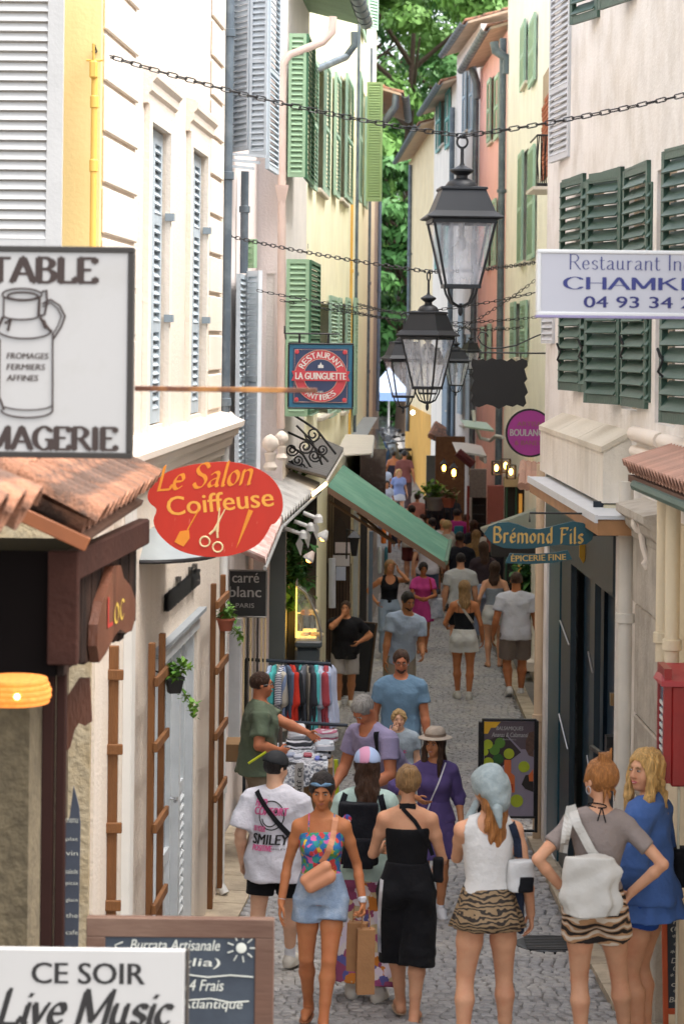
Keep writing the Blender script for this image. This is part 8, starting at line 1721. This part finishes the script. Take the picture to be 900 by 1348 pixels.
decal(o, b, 'shirt_print', INK); b = MB(); lettering(b, 'FIND', -.11, -.03, cz+.06, cz+.11, 0, .2, .002); lettering(b, 'COMFORT', -.115, .12, cz-.0, cz+.055, 0, .1, .003); lettering(b, 'IN YOUR', -.12, -.03, cz-.115, cz-.075, 0, .1, .003); lettering(b, 'POSITIVE', -.12, .02, cz-.245, cz-.205, 0, .1, .003); decal(o, b, 'pink_print', PNKM, off=.005)
ribbon(o, [(-.075, .835), (-.02, .77), (.06, .68), (.13, .60)], .034, 'bag_strap', BLK, off=.012); hat_cap(o, mat('cap_black', '#1b1c1f', .8, .1), mat('cap_black', '#1b1c1f'), True)
b = MB(); ringm(b, -.03, H*.957, .03, .02, .012); ringm(b, -.03, H*.925, .035, .010, .008); decal(o, b, 'cap_patch', WTE) if False else None
# 2 --- woman in floral top and denim shorts
FLW = ramp_mat('floral', 'voronoi', [(0, '#2a6fa8'), (.30, '#c9433f'), (.42, '#2f8f8a'), (.58, '#d9b52c'), (.70, '#5a8f3a'), (.8, '#cf5f9a'), (.9, '#2d4f9a')], scale=32); DEN = cloth('denim', '#8a9db5', vs=14, var=.22, bs=160, bump=.5, c2='#b3c0cf', c2amt=.6, c2s=9)
o = person(424, 1016, 14.2, 180, 'f', 'woman in a colourful floral top and light denim shorts walking towards the camera', skin='tan', hair=('bun', 'dark', 1.0, (0, -.09, .075)), face=1, brow='dark', lip='m', shoes=('sandal', '#8a5a3a'),
    pose=dict(w=.95, hp=10, hy=4, fl=(-.015, .12, 0), fr=(.045, -.10, .015), wl=(.165, .03, .50), wr=(.155, .00, .49), sway=0, curl=.35, hl=dict(curl=1.5)), wear=[('shorts', 'shorts', DEN, .36, .085, .018, .014), ('top', 'top', FLW, 0, .06, .008, .02, .245, .05, .01, .02, 'cami', .004)])
H = o['H']; u = o['u']
ribbon(o, [(-.055, .832), (-.045, .76), (-.02, .69), (.0, .66)], .036, 'bag_strap', mat('peach_leather', '#c98a66', .5, .08), True, .010)
blob(o, 'waist_bag', MATS['peach_leather'], [((-.03, .155, .655*H), (.095, .15, .60*H), .035, .035, ((0, 1, 0), 1.1)), ((-.05, .15, .615*H), (.06, .155, .575*H), .045, .04, ((0, 1, 0), 1.2))], .0075)
b = MB(); wp = o['wr'][-1]; b.lathe([(.026, -.012), (.028, 0), (.026, .012)], 12, along(wp, o['elb'][-1]) @ Matrix.Translation((0, 0, .02))); b.bbox(-.018, .018, .02, .032, -.016, .016, .004, fr=Matrix.Translation(wp+Vector((0, 0, .02)))); link('watch', b.mesh('watch', WTE), o['root'])
b = MB(); wp = o['wr'][1]; b.lathe([(.024, -.006), (.026, 0), (.024, .006)], 12, along(wp, o['elb'][1]) @ Matrix.Translation((0, 0, .02))); link('bracelet', b.mesh('bracelet', mat('silver', '#b9b9bd', .3, 0, metal=.6)), o['root'])
b = MB(); b.tube([(-.062, .062, .072), (-.03, .085, .078), (0, .088, .07), (.03, .085, .078), (.062, .062, .072)], [.010, .014, .006, .014, .010], 8, fr=o['HM']); b.tube([(-.064, .06, .072), (-.084, 0, .05)], .003, 5, fr=o['HM']); b.tube([(.064, .06, .072), (.084, 0, .05)], .003, 5, fr=o['HM']); link('sunglasses', b.mesh('sunglasses', mat('blue_lens', '#5f7f9a', .1, .05), None, True), o['root'])
hand = o['root'].matrix_world @ Vector(o['wr'][-1]) if False else WM[o['root'].name] @ o['wr'][-1]
for i, (dx, dy, w, h, y0, l) in enumerate(((-.03, .06, .062, .30, .10, 'smaller brown paper bag, behind the other in the walking woman\'s hand'), (.02, -.02, .055, .40, .12, 'taller brown paper bag held by the woman in denim shorts'))):
    p = hand+Vector((dx, dy, -.09)); kp = mat('kraft_paper', '#9c7048', .8, .1, 8, .3, 20); r = thing('paper_bag', p-Vector((0, 0, h+y0-.05)), l, 'bag', rz=R(-12+20*i)); b = MB(); b.prism([(-w, 0), (w, 0), (w*.96, h*.5), (w*1.02, h), (-w*.95, h), (-w*1.03, h*.45)], -.035, .035); link('bag_body', b.mesh('bag_body', kp), r); b = MB(); b.tube([(-w*.5, 0, h), (-w*.35, 0, h+y0), (w*.35, 0, h+y0), (w*.5, 0, h)], .004, 5); link('handle', b.mesh('handle', kp), r)
# 3 --- girl with pink cap and backpack
o = person(483, 984, 15.3, 6, 'f', 'person in pink cap with dark backpack and patchwork flowered trousers', skin='light', hair=('wavy', 'brown', .2, .42), shoes=('shoe', '#c9c4ba'),
    pose=dict(w=1.0, hy=-12, hp=-2, fl=(-.05, .02, 0), fr=(.06, -.04, 0)), wear=[('shorts', 'trousers', ramp_mat('patchwork', 'voronoi', [(0, '#8f4468'), (.22, '#d9cfd0'), (.38, '#c97a2c'), (.5, '#5a5a9a'), (.62, '#c9b48c'), (.74, '#a04a7a'), (.86, '#d6c9d9')], scale=14), 1.9, .07, .022, .03, .005, .03), ('top', 'shirt', cloth('mint', '#aec4bb'), .75, -.03, .018, .08, .3, .05, .03, .02, 'tee', .006)])
H = o['H']; hat_cap(o, ramp_mat('trucker', 'wavex', [(0, '#c48aa5'), (.4, '#9fb0d0')], scale=2), mat('cap_pink', '#cf8fae', .8), True)
BP = cloth('backpack', '#15161c'); slab(o, 'backpack', BP, (-.03, -.20, .69*H), (.125, .075, .20), .009, 3.2, .005); slab(o, 'backpack_pocket', BP, (-.03, -.275, .62*H), (.10, .03, .10), .009, 3, .004)
for sx in (-1, 1): ribbon(o, [(sx*.07-.01, .83), (sx*.085-.01, .78), (sx*.085-.01, .74)], .04, 'backpack_strap', BP, off=.02)
b = MB(); b.ball((-.10, -.275, .755*H), (.03, .006, .03), 12); link('badge', b.mesh('badge', ramp_mat('badge', 'voronoi', [(0, '#3a4f9a'), (.4, '#d9d4d8'), (.7, '#c4304a')], scale=60)), o['root'])
# 4 --- woman in black
o = person(537, 1005, 14.7, 2, 'f', 'woman with blonde updo in black strapless top and long black side striped shorts', skin='light', hair=('updo', 'dblonde'), shoes=('sandal', '#b59a80'),
    pose=dict(w=1.0, hy=-8, fl=(-.02, .08, 0), fr=(.035, -.08, 0), wl=(.11, .20, .63), pl=(-.35, -1, -.4), wr=(.13, .16, .58), pr=(.3, -1, -.4)), wear=[('shorts', 'shorts', BLK, 1.22, .10, .024, .028, .006, .018), ('top', 'bandeau', cloth('black2', '#121214'), 0, .03, .008, .01, .235, .05, .01, .02, 'bandeau', .003)])
H = o['H']; ribbon(o, [(-.033, .845), (0, .850), (.033, .845)], .03, 'halter_band', BLK, off=.005); ribbon(o, [(-.02, .84), (.03, .79), (.08, .71), (.10, .65)], .026, 'bag_strap', BLK, off=.007); b = MB()
ribbon(o, [(-.098, .56), (-.104, .48), (-.108, .38), (-.105, .26)], .022, 'side_stripe', WTE, off=.008); slab(o, 'bag', cloth('bagblack', '#141417'), (.20, -.03, .60*H), (.035, .06, .075), .008, 3, .003)
# 5 --- woman with headscarf
o = person(643, 1009, 13.0, -4, 'f', 'woman wearing a pale blue headscarf, white tank top and zebra patterned short skirt', skin='light', hair=('wavy', 'ginger', .3, .33), shoes=('sandal', '#c9b8a0'),
    pose=dict(w=1.0, hy=-30, ht=-4, fl=(-.085, -.02, 0), fr=(.075, .06, 0), fra=12, wl=(.06, .24, .74), pl=(-.3, -.6, -1), wr=(.155, .03, .49)), wear=[('skirt', 'skirt', ramp_mat('zebra', 'wave', [(0, '#2a211a'), (.46, '#8d7455')], scale=7.5, dist=11, stretch=(1, 1, 1.6)), .455, .075, .10, .128, .105, 8, .014), ('top', 'tank_top', cloth('ribwhite', '#cdc9c4'), 0, .055, .009, .01, .3, .05, .01, .02, 'scoop', .003)])
H = o['H']; T_ = SDF([v-.24 for v in o['hc']], [v+.24 for v in o['hc']], .0075); E = o['E']; E((0, -.020, .034), (.105, .127, .114), 0, T=T_); E((0, -.095, -.05), (.08, .06, .085), .05, T=T_); E((0, .12, -.02), (.075, .09, .10), .01, 's', T_); T_.ripple(.0075, (38, 38, 26), 3); link('headscarf', T_.mesh('headscarf', cloth('scarf', '#8c9797', c2='#abb3b2', c2amt=.5, c2s=20)), o['root'])
blob(o, 'scarf_tail', MATS['cloth_scarf'], [((-.07, .03, H-.2), (-.125, .02, H-.33), .022, .03), ((-.125, .02, H-.33), (-.13, .0, H-.45), .03, .012), ((.03, -.13, H-.20), (.045, -.15, H-.30), .03, .012)], .008, .003)
slab(o, 'bag', cloth('bagwhite', '#c9c7c4'), (.175, -.09, .645*H), (.075, .05, .085), .008, 3, .004); slab(o, 'bag_pocket', cloth('bagblack', '#141417'), (.20, -.145, .62*H), (.045, .012, .045), .008, 3, .002); ribbon(o, [(.075, .82), (.095, .76), (.10, .70)], .045, 'bag_strap', cloth('navystrap', '#232a3a'), off=.012)
blob(o, 'jacket', cloth('navystrap', '#232a3a'), [((.17, -.02, .60*H), (.19, -.01, .44*H), .03, .022)], .009, .004)
# 6 --- woman with cream shoulder bag
o = person(790, 996, 12.75, 4, 'f', 'woman with auburn topknot, taupe T-shirt, tiger print shorts and a cream shoulder bag', skin='light', hair=('topknot', 'ginger'), shoes=('sandal', '#c9b8a0'),
    pose=dict(w=.93, hy=-35, ls=2, fl=(-.04, .03, 0), fr=(.11, .12, 0), fra=20, wl=(.105, -.01, .575), pl=(-1, -.55, 0), wr=(.115, -.01, .575), pr=(1, -.5, 0), hl=dict(d=(.5, .2, -.8)), hr=dict(d=(-.5, .2, -.8))), wear=[('shorts', 'shorts', ramp_mat('tiger', 'wave', [(0, '#241b18'), (.30, '#b58a63'), (.8, '#d3c3b0')], scale=3.4, dist=9, stretch=(1, 1, 1.8)), .38, .07, .016, .018, .006), tee(cloth('taupe', '#8d8079'), .6, .04, .008, fl=.0, slg=.008, neck=.292)])
H = o['H']; CB = mat('cream_leather', '#c2bdb4', .55, .06, 6, .3, 20); slab(o, 'shoulder_bag', CB, (-.04, -.20, .615*H), (.155, .055, .165), .0085, 2.6, .007, taper=.95, fold=(5, .012)); ribbon(o, [(-.085, .855), (-.065, .80), (-.02, .72), (.03, .66)], .05, 'bag_strap', CB, off=.055); ribbon(o, [(-.085, .85), (-.10, .78), (-.11, .70)], .05, 'bag_strap', CB, off=.05)
b = MB(); b.tube([Vector((.05*math.cos(a), .01-.075*abs(math.cos(a*.5)), .855*H+.012*math.sin(a))) for a in np.linspace(-1.5, 4.6, 14)], .004, 5); b.tube([(.02, -.075, .85*H), (.0, -.085, .81*H)], .004, 5); b.tube([(.025, -.075, .85*H), (.045, -.085, .805*H)], .004, 5); link('necklace_tie', b.mesh('necklace_tie', BLK), o['root'])
b = MB(); b.tube([o['HM'] @ Vector((-.083+.0*k, .0+.02*math.cos(k), -.05+.022*math.sin(k))) for k in np.linspace(0, 6.28, 13)[:-1]], .003, 5, True); link('earring', b.mesh('earring', mat('silver', '#b9b9bd')), o['root']); wp = o['wr'][-1]; b = MB(); b.lathe([(.026, -.008), (.029, 0), (.026, .008)], 12, along(wp, o['elb'][-1]) @ Matrix.Translation((0, 0, .03))); link('bracelet', b.mesh('bracelet', mat('silver', '#b9b9bd')), o['root'])
# 7 --- blonde in blue shirt
o = person(849, 984, 13.3, -62, 'f', 'smiling woman with long blonde hair in an oversized blue shirt, at the right edge', skin='light', hair=('wavy', 'blonde', 1.2, .46), frontlocks=1, face=1, brow='dblonde', smile=1, lip='r', shoes=('sandal', '#c9b8a0'),
    pose=dict(w=1.0, hy=-66, fl=(-.06, .0, 0), fr=(.05, .02, 0), wl=(.14, .12, .55), wr=(.12, .12, .55)), wear=[('shorts', 'shorts', cloth('bluebase', '#2c4f9a'), .3, .06, .02, .02), ('skirt', 'shirt_tail', cloth('blueshirt', '#46649c'), .455, .12, .11, .15, .13, 6, .012), ('top', 'shirt', cloth('blueshirt', '#46649c'), 1.5, -.02, .032, .12, .31, .05, .03, .02, 'shirt', .008)])
H = o['H']; slab(o, 'bag', cloth('bagblack', '#141417'), (.20, -.13, .60*H), (.07, .05, .11), .009, 3, .004)
# 8 --- purple dress and hat
PU = cloth('purple', '#574878', bump=.4)
o = person(572, 961, 18.4, 180, 'f', 'woman in purple shirt dress and beige hat smiling to the side', skin='mid', hair=('long', 'brown', 1.1, .30), frontlocks=1, face=1, brow='dark', smile=1, shoes=('shoe', '#c9c9cc'),
    pose=dict(w=1.0, hy=28, fl=(-.04, .02, 0), fr=(.05, .06, 0), wl=(.15, .03, .50), wr=(.10, .12, .66), pr=(1, -.4, 0)), wear=[('skirt', 'dress_skirt', PU, .32, .10, .10, .15, .12, 7, .012), ('top', 'dress', PU, 1.15, -.02, .016, .05, .31, .055, .018, .035, 'shirt', .006)])
T_ = SDF([v-.30 for v in o['hc']], [v+.30 for v in o['hc']], .009); E = o['E']; E((0, -.01, .062), (.165, .185, .014), 0, T=T_); E((0, -.012, .10), (.094, .108, .075), .012, T=T_); E((0, -.0, .185), (.03, .09, .025), .02, 's', T_); link('hat', T_.mesh('hat', mat('straw_taupe', '#a89a8b', .85, .1, 20, .3, 80)), o['root']); b = MB(); b.lathe([(.099, .0), (.100, .012), (.097, .024)], 24, o['HM'] @ Matrix.Translation((0, -.012, .078)), sy=1.13); link('hat_band', b.mesh('hat_band', mat('band_brown', '#7d6a5c', .8), None, True), o['root'])
ribbon(o, [(-.06, .835), (-.03, .76), (.01, .66), (.04, .58)], .012, 'bag_strap', WTE, True, .012)
# 9 --- lilac man bending over the stall
o = person(478, 949, 19.2, -135, 'm', 'grey haired man in a lilac T-shirt bending over the stall table', H=1.78, skin='red', hair=('short', 'grey'), face=1, brow='grey', shoes=('shoe', '#8a8a8a'), pose=dict(w=1.12, lean=34, hp=30, wl=(.10, .30, .52), wr=(.12, .28, .50), pl=(-.6, -1, 0), pr=(.6, -1, 0)), wear=[('shorts', 'shorts', cloth('beigeshort', '#9a8f80'), .9, .06, .018, .02), tee(cloth('lilac', '#938aa8'), .6, -.06, .018)])
ribbon(o, [(-.08, .78), (-.09, .72), (-.1, .66)], .04, 'backpack_strap', BLK, True, .02)
# 10, 11 --- child and man in blue
o = person(525, 933, 22.0, 180, 'm', 'blond child in grey T-shirt rubbing one eye with a hand', skin='pale', hair=('curly', 'sandy', 1.4), face=1, brow='sandy', pose=dict(w=1.12, hp=-6, wr=(.05, .17, .83), pr=(1, .2, -.6), hr=dict(d=(-.3, .1, 1), n=(0, -1, 0), curl=.5), fl=(-.07, 0, 0), fr=(.07, 0, 0)), wear=[('shorts', 'shorts', cloth('kidshort', '#5a6a7a'), .9, .06, .015, .02), tee(cloth('kidgrey', '#98a3ab'), .6)])
b = MB(); lettering(b, 'SURF', -.07, .07, .66*o['H'], .70*o['H'], 0, 0, .002); b.v = [Vector((-v.x, v.y, v.z)) for v in b.v]; decal(o, b, 'shirt_print', PNKM, True)
o = person(528, 854, 23.0, 180, 'm', 'bearded man with glasses in a plain blue T-shirt walking towards the camera', skin='red', hair=('short', 'brown'), face=1, brow='brown', specs=1, beard='brown', pose=dict(w=1.1, hp=12, wl=(.16, .06, .48), wr=(.17, .04, .49), fl=(-.06, .08, 0), fr=(.06, -.05, 0)), wear=[('shorts', 'shorts', cloth('greyshort', '#6d6f78'), .9, .06, .018, .02), tee(cloth('bluetee', '#6d8ba3'), .62, -.06, .019, rip=.007)])
# 12 --- vendor
o = person(345, 883, 20.8, 84, 'm', 'stall vendor in olive green shirt and khaki trousers with glasses, hand on hip', skin='red', hair=('crop', 'brown'), face=1, brow='brown', specs=1, shoes=('shoe', '#3a3a3a'), pose=dict(w=1.18, fl=(-.05, .03, 0), fr=(.06, -.02, 0), wr=(.10, .10, .60), pr=(.9, -1, 0), hr=dict(d=(-.4, .6, -.2)), wl=(-.05, .30, .66), pl=(-.4, -.2, -1)), wear=[('shorts', 'trousers', cloth('khaki', '#7d6f5c'), 1.9, .05, .02, .02), tee(cloth('olive', '#5f6b58'), .75, -.06, .028, fl=.12, rip=.008)])
# 13 --- man in black polo
o = person(455, 790, 32, 180, 'm', 'man in black polo shirt holding a hand over his mouth beside the chalkboard', skin='mid', hair=('short', 'brown'), face=1, brow='brown', pose=dict(w=1.18, hy=8, wr=(.03, .12, .87), pr=(1, .2, -1), hr=dict(d=(-.3, -.1, 1), n=(0, -1, 0), curl=1.0), wl=(.13, .08, .62), pl=(-1, -.6, 0)), wear=[('shorts', 'shorts', cloth('stoneshort', '#a39c98'), .85, .05, .018, .02), tee(cloth('blackpolo', '#1d1c1e'), .7, -.07, .022)])
# 14 --- light blue shirt
o = person(537, 786, 30, 165, 'm', 'moustached man in light blue short sleeved shirt leaning sideways', H=1.78, skin='mid', hair=('short', 'dark'), face=1, brow='dark', beard='dark', pose=dict(w=1.1, lean=8, ls=-9, hp=14, hy=-10, wr=(.14, .10, .50), wl=(.12, .2, .55)), wear=[('shorts', 'shorts', cloth('beigeshort', '#9a8f80'), .9, .05, .018, .02), tee(cloth('skyshirt', '#a9b8cc'), .65, -.06, .02, neck=.295, rip=.007)])
# 15, 16
o = person(513, 736, 37.5, 168, 'f', 'woman in black tank top and pale jeans talking on a phone', skin='mid', hair=('long', 'dblonde', 1.2, .26), face=1, brow='dblonde', smile=1, pose=dict(w=1.05, ht=-4, wl=(.07, .08, .90), pl=(-.5, -.1, -1), hl=dict(d=(.2, 0, 1), n=(1, 0, 0)), wr=(.14, .02, .58), pr=(1, -.7, 0)), wear=[('shorts', 'jeans', cloth('palejean', '#8f9fb0'), 1.9, .08, .016, .015), ('top', 'tank_top', BLK, 0, .03, .008, .01, .3, .05, .01, .02, 'scoop', .003)])
o = person(557, 740, 38.3, 180, 'f', 'woman in bright pink polo dress and sunglasses looking at her phone', skin='tan', hair=('curly', 'dark', 1.6), face=1, brow='dark', specs=1, shoes=('sandal', '#b0492c'), pose=dict(w=1.05, hp=8, hy=-10, wl=(.03, .17, .62), wr=(.03, .17, .62), pl=(-1, -.6, -.3), pr=(1, -.6, -.3), fl=(-.03, -.04, 0), fr=(.04, .08, 0)), wear=[('skirt', 'dress_skirt', cloth('hotpink', '#b8417f'), .35, .10, .095, .12, .10, 6, .01), ('top', 'dress', cloth('hotpink', '#b8417f'), .6, -.02, .012, .04, .31, .05, .02, .02, 'shirt', .004)])
H = o['H']; slab(o, 'tote_bag', cloth('tote', '#bfc0c6', c2='#7d8796', c2amt=.6, c2s=14), (-.22, .06, .50*H), (.13, .07, .17), .014, 3, .01); ribbon(o, [(-.07, .83), (-.085, .76), (-.09, .68)], .03, 'bag_strap', cloth('redstrap', '#9c2e33'), True, .02)
# 17-20 walking away
WS = cloth('whiteshort', '#c9c7c2'); WP_ = dict(w=1.0)
o = person(611, 763, 33, 0, 'f', 'blonde woman in black camisole and white shorts walking away', skin='tan', hair=('long', 'dblonde', 1.1, .28), shoes=('shoe', '#c2beb4'), pose=dict(w=1.02, fl=(-.045, .03, 0), fr=(.045, -.03, 0), wr=(.16, .05, .50), wl=(.14, .16, .60)), wear=[('shorts', 'shorts', WS, .42, .07, .02, .03), ('top', 'camisole', BLK, 0, .05, .008, .01, .215, .05, .01, .02, 'cami', .003)])
ribbon(o, [(-.06, .83), (0, .75), (.08, .64)], .035, 'bag_strap', cloth('beigestrap', '#a8a094'), off=.01)
o = person(679, 752, 33.3, 0, 'm', 'man in white polo shirt and taupe shorts walking away', skin='tan', hair=('crop', 'brown'), shoes=('shoe', '#c9c7c4'), pose=dict(w=1.15, fl=(-.05, -.05, .02), fr=(.05, .05, 0), wl=(.18, .0, .49), wr=(.18, .04, .49), tl=25), wear=[('shorts', 'shorts', cloth('taupeshort', '#7d7068'), .85, .05, .018, .02), tee(cloth('whitepolo', '#c8c8cf'), .65, -.06, .018)])
person(651, 738, 36.6, 0, 'f', 'woman in strapless grey top and white shorts walking hand in hand', skin='light', hair=('wavy', 'brown', 1.2, .27), shoes=('sandal', '#5a3a2a'), pose=dict(w=1.0, wl=(.15, .06, .55), wr=(.14, .05, .56), hy=10), wear=[('shorts', 'shorts', WS, .4, .07, .02, .03), ('top', 'bandeau', ramp_mat('greystripe', 'wave', [(0, '#6d747d'), (.5, '#8d949c')], scale=14, dist=.3), 0, .03, .009, .01, .225, .05, .01, .02, 'bandeau', .003)])
person(606, 727, 38, 0, 'm', 'man in pale grey T-shirt with cropped dark hair, walking in front of the crowd', skin='light', hair=('crop', 'dark'), pose=dict(w=1.12), wear=[('shorts', 'shorts', BLK, .85, .05, .018, .02), tee(cloth('palegrey', '#b3b4b2'), .65)])
# far crowd: (px, py, Y, yaw, sex, skin, hair, top colour, bottom colour, label)
for px, py, Y, yw, sx, sk, hr, tc, bc, lb in (
    (542, 664, 49, 5, 'm', 'light', ('short', 'dark'), '#a8a39a', '#5a2a2a', 'man in beige T-shirt and dark red shorts with a diagonal bag strap'),
    (589, 684, 44.6, 60, 'm', 'light', ('short', 'sandy', 1.3), '#a39c90', '#6a5a4a', 'fair haired man in beige T-shirt, turning right in the crowd'),
    (605, 699, 42, 0, 'm', 'dark', ('crop', 'dark'), '#1c1c22', '#202028', 'person in black T-shirt in the middle of the crowd'),
    (601, 669, 48.5, 10, 'm', 'mid', ('crop', 'dark'), '#a02f74', '#3a3a4a', 'man in magenta T-shirt with teal backpack in the crowd'),
    (569, 681, 46, 10, 'f', 'light', ('bun', 'dark'), '#b9b6be', '#b08a8a', 'woman with dark bun in a white top'),
    (583, 682, 47.5, 0, 'm', 'red', ('bald', 'sandy'), '#a89f92', '#4a4a4a', 'balding man half hidden behind the fair haired man'),
    (623, 684, 46.5, 0, 'f', 'light', ('wavy', 'brown', 1.2, .3), '#2a2a30', '#33303a', 'woman with long brown hair and black top in the crowd'),
    (627, 697, 44, 20, 'f', 'light', ('wavy', 'dblonde', 1.3, .32), '#8a6a44', '#44403a', 'woman with wavy blonde hair, near the white awning'),
    (576, 668, 51, 0, 'm', 'mid', ('short', 'dark'), '#24262c', '#2c2c34', 'dark haired man in the back of the crowd, left'),
    (590, 663, 52.5, 0, 'm', 'light', ('short', 'dark'), '#2d3540', '#24242c', 'dark haired man in navy shirt at the back of the crowd'),
    (655, 705, 41, 0, 'f', 'light', ('long', 'dark', 1.2, .3), '#1e1c22', '#3f5878', 'woman in black behind the teal grocery sign'),
    (636, 712, 40, -10, 'f', 'mid', ('long', 'brown', 1.2, .3), '#3a2f33', '#8d95a8', 'woman in dark top with pale blue bag, left of the grocery sign'),
    (518, 593, 67, 0, 'f', 'tan', ('bun', 'dark'), '#2a2530', '#23232b', 'woman with bare back and dark bun at the far end of the street'),
    (525, 617, 62, 170, 'f', 'light', ('long', 'blonde', 1.2, .3), '#8a9ac9', '#c9cdd6', 'blonde woman in a colourful pale dress far up the street'),
    (506, 612, 65, 180, 'm', 'mid', ('short', 'dark'), '#b9c4d6', '#3a3a44', 'man in pale blue shirt far up the street on the left'),
    (532, 615, 64, 0, 'f', 'tan', ('short', 'dark', 1.3), '#7a4a44', '#4a3a3a', 'dark haired person in reddish top far up the street'),
    (509, 632, 60, 170, 'f', 'mid', ('long', 'dark', 1.1, .25), '#c9cfe0', '#7a6a5a', 'woman in white far up the street near the yellow bag'),
    (522, 660, 56, 0, 'f', 'mid', ('short', 'dark', 1.2), '#4a6a5a', '#2a2a34', 'person in green top, partly hidden by the green awning'),
    (563, 690, 43.5, 5, 'f', 'light', ('wavy', 'auburn', 1.2, .3), '#c9c2c6', '#5a6a80', 'auburn haired woman in pale top beneath the tip of the green awning'),
    (614, 676, 49.5, -5, 'm', 'tan', ('short', 'brown'), '#6d7f99', '#4a4038', 'brown haired man in denim blue shirt right of the magenta shirt'),
    (641, 690, 45.5, 8, 'm', 'mid', ('crop', 'dark'), '#d2cfc9', '#3a3a44', 'man in white T-shirt beside the red pillar'),
    (549, 648, 54, 0, 'f', 'light', ('bun', 'brown'), '#c98a7a', '#c9c2b4', 'woman with brown bun in coral top ahead of the crowd'),
    (498, 640, 58, 175, 'f', 'mid', ('long', 'dark', 1.1, .25), '#c9b23a', '#55505a', 'woman in mustard yellow top far up on the left'),
    (556, 676, 50, 0, 'm', 'mid', ('short', 'brown'), '#3a3f4a', '#3a3a44', 'person in grey blue shirt at the left of the crowd')):
    bot = ('skirt', 'skirt', cloth('b'+bc[1:], bc), .38, .06, .095, .13, .11, 6, .01) if sx == 'f' and px in (525, 655, 569) else ('shorts', 'shorts', cloth('b'+bc[1:], bc), .85 if sx == 'm' else 1.9, .05, .02, .02)
    tp = tee(cloth('t'+tc[1:], tc), .6, -.05, .02) if px not in (518,) else ('top', 'top', cloth('t'+tc[1:], tc), 0, .03, .012, .02, .19, .05, .01, .02, 'bandeau', 0)
    ph = random.choice((-.08, .08)); o = person(px, py, Y, yw, sx, lb, None, skin=sk, hair=hr, H=1.74 if px in (532, 576, 590) else None, shoes=None if Y > 55 else ('shoe', '#55504a'), pose=dict(w=1.08, fl=(-.055, ph, 0), fr=(.055, -ph, 0), wl=(.16, ph*.8, .5), wr=(.16, -ph*.8, .5)), wear=[bot, tp])
    if px == 601: slab(o, 'backpack', cloth('tealpack', '#2f6f80'), (.07, -.19, .70*o['H']), (.10, .06, .16), .018, 3, .004)
    if px == 542: ribbon(o, [(-.07, .83), (0, .75), (.08, .62)], .035, 'bag_strap', BLK, off=.012)
    if px == 636: slab(o, 'bag', cloth('palebag', '#9aa6bf'), (.0, -.2, .52*o['H']), (.16, .07, .12), .018, 3, .004)
